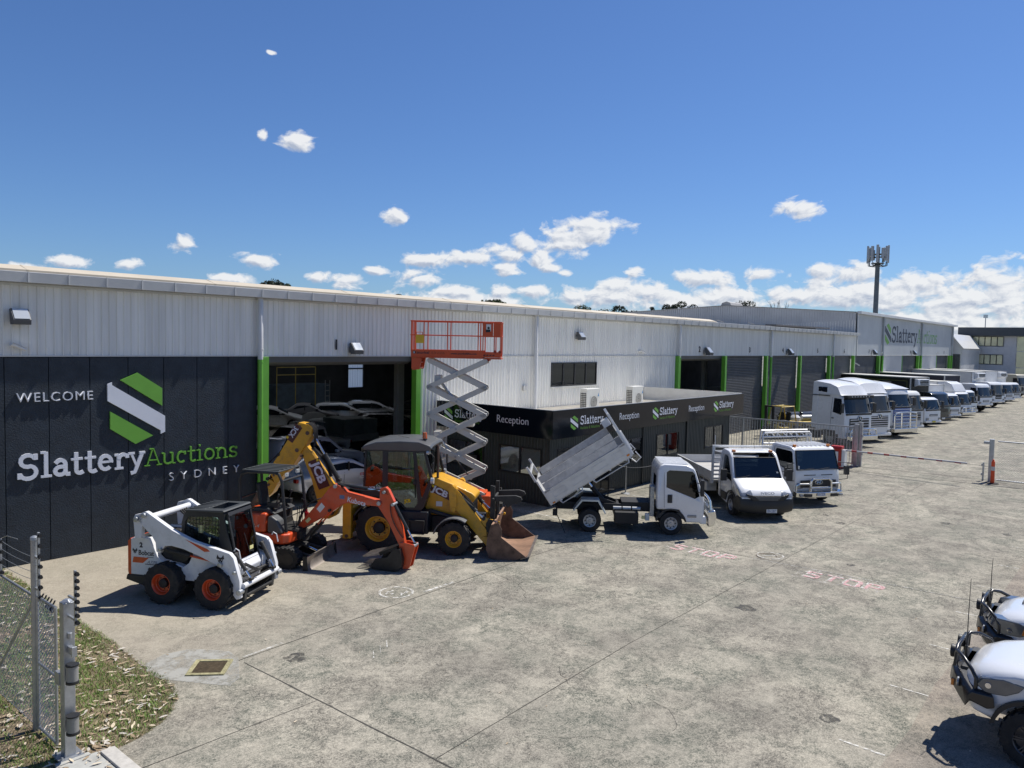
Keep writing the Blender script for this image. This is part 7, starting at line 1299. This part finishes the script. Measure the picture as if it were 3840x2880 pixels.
# ================================================================ UTES AT THE RIGHT EDGE
def ute(label, X, Y, style=0):
    t = thing('parked_ute', label, 'ute', (X, Y, 0), 90, 'utes parked nose out at the right'); hw = .93; up = mat('silver_white_paint', (.70,.72,.75), .22, var=.05, coat=.8, vs=1)
    prof = [(-3.9,.75),(-3.92,1.25),(-2.25,1.27),(-2.15,1.85),(-2.0,1.95),(-.95,1.96),(-.75,1.90),(-.35,1.42),(-.15,1.40),(.25,1.37),(.55,1.30),(.76,1.20),(.86,1.08),(.90,.90),(.86,.62),(.5,.55),(-3.0,.55)]
    def fn(x, y, z):
        u = abs(y)/hw; k = 1-.15*max(0, z-1.35)**1.0*2*(x < -.3)-.16*max(0, x-.15)**1.7; return (x-.18*u**4*max(0, min(1, x+.2)), y*k, z-(.09*u**6+.03*max(0,u-.6))*(z > 1.0)*(x > -1 or z < 1.35))
    s = MB(); s.prism(prof, -hw, hw, fn=fn, n=16); cut = [MB().prism([(-2.2,.8),(-2.12,1.8),(-1.0,1.89),(-.75,1.80),(-.42,1.36),(-.3,.8)], -.80, .80, fn=lambda x, y, z: (x, y*(1-.28*max(0, z-1.35)), z))]
    c = MB(); c.prism([(-2.0,1.38),(-1.95,1.84),(-1.0,1.86),(-.82,1.80),(-.50,1.38)], -2, 2); cut.append(c); c = MB(); c.add([(x, y, z) for x, z, w in ((-.62,1.40,.74),(.1,1.62,.74),(-.95,1.86,.66),(-.3,2.05,.66)) for y in (-w, w)], [(0,1,3,2),(4,6,7,5),(0,4,5,1),(2,3,7,6),(0,2,6,4),(1,5,7,3)]); cut.append(c)
    c = MB(); c.box(-3.86,-2.3,-.83,.83,.9,1.6); cut.append(c)
    for x in (-.08, -3.1):
        for sy in (-1, 1): c = MB(); c.cyl((x, sy*.55, .44), (x, sy*1.3, .44), .50, 32); cut.append(c)
    carve('body', s, cut, up, t, prebevel=.06, seg=4, inner=intm)
    b = MB(); b.slab((-.45,-.72,1.43),(-.45,.72,1.43),(-.78,.64,1.89),(-.78,-.64,1.89),.006); b.build('windscreen', glassd, t)
    for sy in (-1, 1):
        b = MB(); b.prism([(-2.0,1.38),(-1.95,1.85),(-1.0,1.87),(-.80,1.81),(-.48,1.37)], sy*.86, sy*.865, fn=lambda x, y, z: (x, y*(1-.30*max(0, z-1.35)), z)); b.build('side_window', glassd, t); mirror(t, -.45, sy*1.12, 1.42, sy, .24, .2)
        for x in (-.08, -3.1): wheel(t, x, sy*.82, .42, .29, .25, mat('dark_alloy', (.10,.10,.11), .35, .7), sy, 22, 'alloy')
        b = MB(); P = [(-.08+.54*cos(R(a)), .45+.54*sin(R(a))) for a in range(8, 173, 10)]+[(-.08+.485*cos(R(a)), .45+.485*sin(R(a))) for a in range(172, 7, -10)]; b.prism(P, sy*.86, sy*.965); b.build('wheel_arch', black, t)
        HP = [(.12,1.17),(.40,1.20),(.66,1.14),(.74,1.02),(.62,.92),(.36,.96),(.20,1.06)] if style == 0 else [(.14,1.10),(.45,1.22),(.80,1.22),(.86,1.05),(.70,.95),(.42,.97)]
        b = MB(); b.prism(HP, sy*.60, sy*.912, fn=lambda x, y, z: (x-.20*(abs(y)/hw)**3+.10, y*(1-.14*max(0, x-.15)**1.7)+.004*(1 if y > 0 else -1), z), n=5); h = b.build('headlight', mat('clear_headlight', (.12,.13,.14), .05, .2, var=.15, vs=14, coat=1), t, bevel=.02)
        b = MB(); b.lathe([(0,.055),(.012,.05),(.014,.001)], (.60,sy*.80,1.04), 'x', 16); b.lathe([(0,.045),(.012,.04),(.014,.001)], (.50,sy*.885,1.05), 'y', 14); b.build('headlight_bowl', chrome, h)
        if style: b = MB(); b.prism([(.14,1.10),(.36,1.18),(.40,1.02)], sy*.60, sy*.93, fn=lambda x, y, z: (x-.20*(abs(y)/hw)**3+.102, y*(1-.14*max(0, x-.15)**1.7)+.006*(1 if y > 0 else -1), z), n=4); b.build('amber_indicator', amber, h)
    b = MB(); b.box(.80,.93,-.52,.52,.80,1.12); g_ = b.build('grille', black, t, bevel=.03); b = MB(); [b.box(.93,.945,-.48,.48,.85+i*.07,.875+i*.07) for i in range(4)]; b.build('grille_bars', dash, g_)
    # steel bumper and hoops
    bk = mat('satin_black_bar', (.012,.012,.014), .28, var=.25, coat=.3)
    def bf(x, y, z): u = abs(y)/.95; v = max(0, u-.42); return (x-.62*v**1.25, y, z+(.10*v if z < .8 else -.34*v))
    b = MB(); b.prism([(.80,.66),(1.02,.72),(1.08,.86),(1.06,1.06),(1.0,1.12),(.72,1.12),(.70,.70)], -.95, .95, fn=bf, n=14); bp = b.build('bull_bar_bumper', bk, t, bevel=.025, seg=2)
    b = MB(); b.prism([(.72,.56),(.95,.60),(1.0,.70),(.76,.68)], -.60, .60, fn=bf, n=6); b.build('bash_plate', mat('bash_plate_grey', (.3,.3,.3), .4, .6), t)
    for sy in (-1, 1):
        b = MB(); b.lathe([(0,.07),(.02,.075),(.03,.06),(.03,.001)], (.90,sy*.70,.93), 'x', 18); b.build('fog_light', headl, bp); b = MB(); b.box(.98,1.03,sy*.5,sy*.58,.80,.90); b.build('bar_slot', amber, bp)
        b = MB(); b.tube([(1.0,sy*.40,1.08),(1.0,sy*.44,1.28),(.97,sy*.52,1.33),(.86,sy*.66,1.30),(.72,sy*.82,1.20),(.66,sy*.85,1.10),(.66,sy*.85,.98),(.68,sy*.85,.90)], .029, 12); b.tube([(1.0,sy*.30,1.08),(1.0,sy*.22,1.35)], .025, 10); b.tube([(1.0,sy*.55,1.10),(.98,sy*.52,1.31)], .024, 10); b.build('hoop', bk, bp)
        b = MB(); b.lathe([(0,.09),(.05,.10),(.07,.10),(.08,.09),(.08,.001)], (1.02,sy*.28,1.24), 'x', 22); dl = b.build('driving_light', black, bp); b = MB(); b.lathe([(.081,.085),(.086,.001)], (1.02,sy*.28,1.24), 'x', 22); b.build('lens', lampglass, dl)
    b = MB(); b.tube([(1.0,-.44,1.29),(1.0,-.32,1.36),(1.0,.32,1.36),(1.0,.44,1.29)], .029, 12); b.build('top_hoop', bk, bp)
    b = MB(); ax_ = .92; b.cyl((ax_,.08,1.12),(ax_,.08,1.30),.022,8); b.tube([(ax_,.08,1.30),(ax_,.08,1.8),(ax_-.01,.09,2.38 if style == 0 else 2.1)], [.009,.007,.004], 6); b.build('whip_aerial', black, t)
    if style: b = MB(); b.prism([(.42,1.33),(.36,1.385),(.0,1.43),(-.1,1.39)], -.42, .10, fn=lambda x, y, z: (x, y, z)); b.build('bonnet_scoop', up, t, bevel=.02); b = MB(); b.box(.40,.425,-.36,.04,1.335,1.365); b.build('scoop_mouth', black, t)
    return t
ute('silver ute with black bull bar and the taller whip aerial, nearest at the right edge', 13.9, 1.2, 0)
ute('white ute with bonnet scoop and black bull bar just beyond the nearest ute', 16.75, 1.3, 1)
ute('white ute furthest along the right edge, only its nose and shadow showing', 25.5, .9, 1)
# ================================================================ FENCES, GATES, BARRIER
def chain(b, P, Q, z0, z1, pitch=.075, r=.0022, n=3):
    """diamond mesh between ground points P and Q"""
    P, Q = Vector(P), Vector(Q); L = (Q-P).length; d = (Q-P)/L; h = z1-z0; nn = Vector((-d.y, d.x, 0))
    k = int((L+h)/pitch); 
    for s in (1, -1):
        for i in range(k+1):
            u0 = i*pitch-(h if s > 0 else 0); a0, a1 = (u0, u0+h) if s > 0 else (u0, u0-h)
            # clip to [0, L]
            t0, t1 = 0, 1
            du = a1-a0
            lo_, hi_ = sorted(((0-a0)/du, (L-a0)/du)); t0, t1 = max(0, lo_), min(1, hi_)
            if t1-t0 < .01: continue
            p = P+d*(a0+du*t0)+Vector((0, 0, z0+h*t0))+nn*.002*s; q = P+d*(a0+du*t1)+Vector((0, 0, z0+h*t1))+nn*.002*s
            b.cyl(p, q, r, n, cap=False)
wire = mat('fence_wire', (.42,.44,.45), .4, .7, var=.2)
cf = thing('chain_link_fence', 'galvanised chain-link fence with diagonal brace running from round post to the shed', 'fence', (4.06, 12.6, 0))
b = MB(); b.cyl((0,0,-.02),(0,0,2.90),.052,18); b.lathe([(2.88,.06),(2.92,.055),(2.94,.02),(2.94,.001)], (0,0,0), 'z', 18); b.build('corner_post', galv, cf)
b = MB(); chain(b, (0,.06,0), (0,9.2,0), .03, 2.0, .085, .0032); b.build('mesh', wire, cf, smooth=False, fix=False)
b = MB(); b.cyl((0,.05,2.02),(0,9.2,2.02),.02,8); [b.cyl((0,y,.0),(0,y,2.05),.026,10) for y in (3.0,6.0,9.0)]; b.cyl((0,0,2.0),(0,2.1,.05),.022,8); [b.cyl((0,.0,z),(0,9.2,z),.003,4) for z in (.05,1.0,1.95)]; b.build('rails_and_brace', galv, cf)
def insul(par, x, y, z0, z1, n, lean=0, dx=0, bars=1, name='insulator_stand'):
    b = MB(); b.box(x-.015, x+.015, y-.02, y+.02, z0, z1); s_ = b.build(name, galv, par, bevel=.003); b = MB()
    for k in range(n):
        z = z0+.06+(z1-z0-.1)*k/(n-1); b.cyl((x, y-.02, z), (x, y-.095, z), .018, 8, .026); b.cyl((x, y-.05, z), (x, y-.06, z), .032, 8)
    b.build('insulators', black, s_)
insul(cf, .0, -.17, 2.0, 3.02, 7); b = MB(); [b.box(-.02,.02,-.19,-.03,z,z+.03) for z in (2.15,2.62)]; b.build('stand_arms', galv, cf)
insul(cf, .0, 1.5, 2.02, 2.62, 4); insul(cf, .0, 3.2, 2.0, 2.7, 4); b = MB(); [hose(b, (0,1.46,2.2+.13*k),(0,-.22,2.3+.11*k),.004,.03) for k in range(4)]; [hose(b, (0,3.2,2.15+.13*k),(0,9.2,2.15+.13*k),.002,.0) for k in range(4)]; b.tube([(0,1.5,2.62),(0,1.2,2.72),(.0,.7,2.76)],.006,5); b.build('electric_wires', galv, cf)
gp = thing('sliding_gate', 'short galvanised chain-link gate section behind the square post', 'gate', (4.06, 11.84, 0))
b = MB(); [b.cyl((0,y,.05),(0,y,2.05),.022,10) for y in (.66,-.04)]; [b.cyl((0,-.04,z),(0,.66,z),.02,10) for z in (.07,1.05,2.05)]; b.build('frame', galv, gp); b = MB(); chain(b, (0,-.02,0), (0,.64,0), .09, 2.03, .075, .0042); b.build('mesh', wire, gp, smooth=False, fix=False); b = MB(); [b.cyl((0,.1+k*.11,2.02),(.03,.06+k*.11,2.12),.012,6) for k in range(5)]; b.tube([(0,.1,2.0),(.05,.2,1.93),(.02,.35,1.98)],.03,8); b.build('gate_fittings', black, gp)
sp = thing('gate_post', 'square galvanised gate post with rollers and an insulator stand at lower left', 'gate post', (4.08, 11.44, 0))
b = MB(); b.box(-.075,.075,-.075,.075,0,2.22); b.lathe([(2.22,.105),(2.26,.04),(2.26,.001)], (0,0,0), 'z', 4); b.build('post', galv, sp, bevel=.012)
b = MB(); b.box(-.16,.16,-.14,.16,.012,.035); [b.cyl((x,y,.03),(x,y,.07),.016,6) for x in (-.12,.12) for y in (-.1,.12)]; b.build('base_plate', galv, sp)
for z in (1.14, .42): b = MB(); b.cyl((.0,-.17,z),(.0,-.17,z+.22),.075,18); w_ = b.build('guide_roller', mat('roller_grey', (.30,.30,.29), .5, .3), sp, bevel=.01); b = MB(); b.cyl((0,-.17,z-.03),(0,-.17,z),.085,18); b.cyl((0,-.17,z+.22),(0,-.17,z+.24),.085,18); b.build('roller_rim', black, w_)
b = MB(); b.box(-.03,.03,-.24,-.07,1.52,1.62); b.box(-.035,.035,-.25,-.22,1.50,1.64); b.cyl((0,-.09,1.8),(.0,-.09,1.72),.03,8); b.box(-.09,-.0,.07,.22,1.02,1.20); b.build('catch_brackets', galv, sp, bevel=.005)
insul(sp, .0, -.30, 1.95, 2.72, 8); b = MB(); [b.box(-.015,.015,-.29,-.07,z,z+.03) for z in (2.02,2.30)]; b.build('stand_arms', galv, sp)
# palisade sliding gate across the yard
pg = thing('palisade_gate', 'grey palisade sliding gate with chain mesh beside the reception office', 'gate', (0, 0, 0)); b = MB(); x0, y0, x1, y1 = 40.9, 20.9, 40.9, 11.75; n = 62
for k in range(n+1): y = y0+(y1-y0)*k/n; b.cyl((x0,y,.12),(x0,y,1.95),.014,6)
b.build('pales', galv, pg); b = MB(); [b.box(x0-.03,x0+.03,y1,y0,z,z+.07) for z in (.10,1.95)]; [b.box(x0-.04,x0+.04,y-.03,y+.03,.05,2.02) for y in (y0,17.6,14.6,y1)]; b.build('rails', galv, pg, bevel=.005); b = MB(); chain(b, (x0+.05,16.5,0), (x0+.05,11.8,0), .15, 1.93, .09, .0025); b.build('mesh', wire, pg, smooth=False, fix=False)
gp2 = thing('gate_post', 'double galvanised post at the end of the palisade gate', 'gate post', (40.95, 11.6, 0)); b = MB(); b.box(-.1,.1,-.1,.1,0,2.15); b.box(.0,.14,-.26,-.12,0,2.25); b.build('post', galv, gp2, bevel=.01); b = MB(); b.box(-.2,.2,-.2,.2,.006,.03); [b.cyl((0,-.28,z),(0,-.28,z+.12),.05,12) for z in (.6,1.5)]; b.build('base_and_rollers', galv, gp2)
# boom barrier
bb = thing('boom_barrier', 'red and white boom barrier arm reaching across the yard from its red cabinet', 'boom barrier', (39.6, 12.1, 0)); b = MB(); b.box(-.2,.2,-.25,.25,0,1.0); b.prism([(-.24,1.0),(.24,1.0),(.16,1.12),(-.16,1.12)],-.28,.28,'y'); b.build('cabinet', mat('barrier_red', (.48,.02,.015), .35, coat=.3), bb, bevel=.03); b = MB(); b.box(-.27,-.21,-.12,.12,.25,.85); b.box(-.2,.2,-.42,-.27,.1,.95); b.build('panel', white, bb, bevel=.01)
b = MB(); b.tube([(0,-.1,.92),(-.62,-5.75,.98)], .042, 8); ar = b.build('boom_arm', mat('boom_grey_white', (.46,.46,.47), .5), bb); b = MB(); [b.cyl((-.066-k*.083,-.7-k*.76,.925+k*.0075),(-.094-k*.083,-.95-k*.76,.928+k*.0075),.045,8) for k in range(7)]; b.build('red_bands', mat('faded_red_band', (.34,.04,.04), .5), ar)
# far gate at the right
rg = thing('chain_link_gate', 'chain-link gate leaf with top rail leaving the frame at the right', 'gate', (0, 0, 0)); X0 = 41.0; b = MB(); b.cyl((X0,5.5,1.87),(X0,-6,1.87),.03,8); b.cyl((X0,5.5,.1),(X0,-6,.1),.025,8); [b.cyl((X0,y,.1),(X0,y,1.87),.022,8) for y in (2.4,-.6,-3.6,-6)]; b.build('frame', galv, rg); b = MB(); chain(b, (X0,5.5,0), (X0,-6,0), .12, 1.85, .10, .0022); b.build('mesh', wire, rg, smooth=False, fix=False)
rp = thing('gate_post', 'galvanised gate post with side guide rail behind the orange bollard', 'gate post', (40.95, 5.72, 0)); b = MB(); b.box(-.09,.09,-.09,.09,0,1.95); b.box(-.1,.1,.09,.32,1.72,1.84); b.build('post', galv, rp, bevel=.01); b = MB(); b.box(-.03,.03,.26,.33,0,.85); [b.box(-.04,.04,.33,.38,z,z+.1) for z in (.25,.68)]; b.build('guide_rail', galv, rp)
ob = thing('orange_bollard', 'fluorescent orange plastic bollard with white band beside the right gate post', 'bollard', (40.35, 5.55, 0)); b = MB(); b.lathe([(.03,.085),(1.0,.07),(1.02,.05),(1.10,.03),(1.12,.001)], (0,0,0), 'z', 16); b.build('post', mat('fluoro_orange', (.80,.09,.02), .5, var=.06), ob); b = MB(); b.lathe([(.60,.08),(.78,.077)], (0,0,0), 'z', 16); b.build('white_band', mat('band_white', (.6,.58,.56), .5), ob); b = MB(); b.lathe([(.004,.26),(.035,.25),(.04,.001)], (0,0,0), 'z', 8); b.build('base', rubber, ob)
for x, y, l in ((37.3, 20.8, 'yellow bollard by the shed wall behind the near end of the palisade gate'), (63.9, 21.2, 'yellow bollard by the column between doors 5 and 6')):
    b = MB(); b.lathe([(0,.09),(1.15,.09),(1.2,.07),(1.2,.001)], (0,0,0), 'z', 16); o = b.build('yellow_bollard', mat('bollard_yellow', (.55,.30,.03), .5, var=.15), loc=(x, y, 0)); tag(o, l, 'bollard', 'yellow bollards by the shed wall')
# queue stand with belt near reception
qs = thing('queue_stand', 'slim silver queue stand holding a dark rope in front of reception', 'queue stand', (26.2, 16.05, 0)); b = MB(); b.lathe([(0,.19),(.02,.18),(.05,.03),(1.05,.026),(1.1,.035),(1.1,.001)], (0,0,0), 'z', 20); b.build('stand', galv, qs); b = MB(); hose(b, (0,0,1.05),(3.1,-.1,1.0),.02,.12); hose(b, (0,0,1.05),(-.5,.55,1.3),.02,.02); b.build('rope', black, qs)
# forklift behind the gate
fl = thing('forklift', 'faded yellow forklift with black mast parked behind the palisade gate', 'forklift', (50.0, 18.9, 0), 155); fy = mat('forklift_yellow', (.50,.36,.06), .5, var=.25)
b = MB(); b.prism([(-1.3,.35),(-1.35,.95),(-1.1,1.08),(-.35,1.1),(-.3,.75),(.5,.75),(.85,.95),(.95,.35)], -.52, .52); b.build('body', fy, fl, bevel=.06); b = MB()
for sy in (-1,1): b.tube([(.75,sy*.46,.9),(.45,sy*.46,2.05),(-.6,sy*.46,2.1),(-.85,sy*.46,1.05)], .04, 8)
[b.tube([(x,-.46,2.08),(x,.46,2.08)], .03, 6) for x in (.4,.15,-.1,-.35,-.6)]; b.build('overhead_guard', fy, fl); seat(fl, -.35, 0, 1.05, .9); swheel(fl, .25, 0, 1.35, .6, .17)
b = MB(); [b.box(.98,1.12,y-.06,y+.06,.1,2.15) for y in (-.32,.32)]; b.box(1.0,1.1,-.3,.3,2.05,2.15); b.box(1.12,1.18,-.45,.45,.2,.8); [b.box(1.18,2.0,y-.06,y+.06,.12,.16) for y in (-.25,.25)]; b.build('mast', chassis, fl, bevel=.01)
for x, r in ((.55,.33),(-.95,.27)): [wheel(fl, x, sy*.48, r, .2, r*.55, fy, sy) for sy in (-1,1)]
f2 = thing('yellow_engine_unit', 'low yellow machine with white and silver tanks behind the palisade gate', 'machine', (53.0, 18.6, 0), 150); b = MB(); b.box(-1.1,1.1,-.5,.5,.3,.95); b.build('body', fy, f2, bevel=.06); b = MB(); b.cyl((-.9,.0,1.15),(.1,.0,1.15),.2,18); b.build('tank', galv, f2, bevel=.03); b = MB(); b.lathe([(0,.001),(.0,.35),(.25,.34),(.4,.2),(.42,.001)], (.6,0,.95), 'z', 20); b.build('white_dome', white, f2); [wheel(f2, x, sy*.5, .3, .2, .16, fy, sy) for x in (-.7,.7) for sy in (-1,1)]
for (x, y, l) in ((55.6, 19.2, 'black drum-shaped tank lying behind the first prime mover'), (54.2, 19.9, 'dark covered tank beside the black drum-shaped tank')):
    b = MB(); b.cyl((-.8,0,1.0),(.8,0,1.0),.42,22); b.box(-.8,.8,-.45,.45,.3,.7); o = b.build('black_tank', mat('black_tank_paint', (.02,.02,.022), .2, coat=.5), loc=(x, y, 0), rot=(0,0,R(160)), bevel=.03); tag(o, l, 'tank', 'black tanks behind the gate')
# loose things on the ground
b = MB(); hose(b, (20.9,8.3,.012),(21.5,8.35,.012),.006,0,(0,.25,0)); hose(b, (21.5,8.35,.012),(21.35,8.05,.012),.006,0,(.15,0,0)); o = b.build('loose_strap', mat('brown_strap', (.14,.08,.05), .8)); tag(o, 'thin brown strap loop lying on the concrete near a painted ring', 'strap')
# ================================================================ TREES BEYOND THE ROOFS
lm = [mat('gum_leaf_dark', (.030,.045,.022), .8, var=.5, vs=.5), mat('gum_leaf_olive', (.060,.075,.030), .8, var=.5, vs=.5), mat('gum_leaf_bright', (.085,.120,.030), .8, var=.4, vs=.5)]; bark = mat('gum_bark', (.22,.19,.16), .8, var=.4)
def pix(x, y, d):
    """ground position and height for a sight line (2212 px wide photograph) at horizontal distance d"""
    v = fw+r2*((x*1.736-1920)/2884)-u2*((y*1.736-1440)/2884); k = d/hypot(v.x, v.y); return v.x*k, v.y*k, 5.95+v.z*k
def tree(label, px, py, d, w, hc, kind=0, name='gum_tree', lobes=6, dens=1.0):
    x, y, zt = pix(px, py, d); t = thing(name, label, 'tree', (x, y, 0), 0, 'trees beyond the shed roofs'); rnd = random.Random(int(px*7+py)); z0 = zt-hc
    b = MB(); b.tube([(0,0,0),(.2,.1,z0*.5),(-.1,0,z0),(0,.1,zt-hc*.4)], [w*.045+.15,w*.035+.12,w*.03+.08,.06], 8)
    L = []
    for k in range(lobes):
        a = rnd.uniform(0, 6.3); q = (cos(a)*w*.30*rnd.random()**.5, sin(a)*w*.30*rnd.random()**.5, zt-hc*rnd.uniform(.18,.75)); r = w*rnd.uniform(.13,.24); L.append((q, r)); b.tube([(0,0,z0*.85),(q[0]*.5,q[1]*.5,(z0+q[2])/2),q], [.16,.10,.05], 6)
    b.build('trunk', bark, t)
    c = MB(); top = max(q[2]+r*.8 for q, r in L); L = [((q[0],q[1],q[2]+(zt-top)), r) for q, r in L]
    for q, r in L:
        n = int(330*dens)
        for i in range(n):
            u = rnd.uniform(-1,1); a = rnd.uniform(0,6.3); rr = r*rnd.uniform(.45,1.08)**.6; s = sqrt(1-u*u); p = Vector((q[0]+rr*s*cos(a), q[1]+rr*s*sin(a), q[2]+rr*u*.72)); l = w*rnd.uniform(.012,.030)
            e1 = Vector((rnd.uniform(-1,1),rnd.uniform(-1,1),rnd.uniform(-1,1))).normalized()*l; e2 = Vector((rnd.uniform(-1,1),rnd.uniform(-1,1),rnd.uniform(-1,1))).normalized()*l; c.add([p-e1,p+e2,p+e1,p-e2], [(0,1,2,3)], 0 if rnd.random() < .6 else 1)
    c.build('crown', [lm[kind], lm[(kind+1) % 3]], t, smooth=False, fix=False); return t
for a in (('dark gum crown left of the group over the first shed roof', 572, 605, 110, 8.5, 7, 0), ('rounded dark gum crown standing highest over the first shed roof', 592, 600, 108, 5.5, 6, 0), ('small low gum crown right of the rounded one over the first roof', 628, 612, 112, 4, 4, 1), ('tiny tree top peeping over the roof left of the scissor lift', 856, 634, 120, 2.4, 4, 0),
          ('grey-green gum crown over the roof above the scissor platform', 1030, 645, 118, 8, 6, 1), ('darker gum crown in the middle above the scissor platform', 1062, 645, 117, 5, 5, 0), ('bright green crown right of the darker one above the platform', 1083, 646, 116, 4.6, 5, 2),
          ('sparse thin gum above the roof near the window', 1252, 657, 125, 5, 6, 1), ('olive gum crown, low and wide, above the reception roof', 1285, 665, 128, 7, 5, 1), ('dense dark gum crown before the taller roof begins', 1362, 660, 130, 8, 6, 0), ('small thin crown on a bare stem over the taller roof', 1415, 662, 135, 2.2, 3, 0), ('small dark crown beside the bare stem over the taller roof', 1452, 656, 135, 4, 4, 0), ('tall dark crown with open branches over the taller roof', 1475, 649, 136, 5, 5, 0), ('flat dark crown right of the open-branched one', 1497, 656, 138, 5, 4, 0), ('dark tree top beyond the ridge of the taller shed', 1608, 649, 150, 6, 4, 0),
          ('dark tree between the tall shed and the office block', 2078, 722, 210, 16, 14, 0), ('dark tree filling the gap left of the office block', 2088, 740, 190, 10, 12, 0)): tree(*a)
def dead(px, py, d, h, label):
    x, y, zt = pix(px, py, d); t = thing('bare_tree', label, 'tree', (x, y, 0), 0, 'bare trees beyond the tall shed'); b = MB(); rnd = random.Random(int(px)); b.tube([(0,0,0),(0,0,zt-h)], [.25,.12], 6)
    for k in range(5): a = rnd.uniform(0,6.3); q = Vector((cos(a)*h*.3, sin(a)*h*.3, zt-rnd.uniform(0,.3)*h)); b.tube([(0,0,zt-h*1.1),q*.5+Vector((0,0,(zt-h)*.5)),q], [.09,.05,.02], 5); b.tube([q*.8+Vector((0,0,(zt-h)*.2)), q+Vector((rnd.uniform(-.6,.6),rnd.uniform(-.6,.6),.3))], [.03,.01], 4)
    b.build('trunk', bark, t)
dead(1675, 650, 150, 3.5, 'leafless thin tree, left of two beyond the tall shed roof'); dead(1692, 650, 152, 3.5, 'leafless thin tree, right of two beyond the tall shed roof')
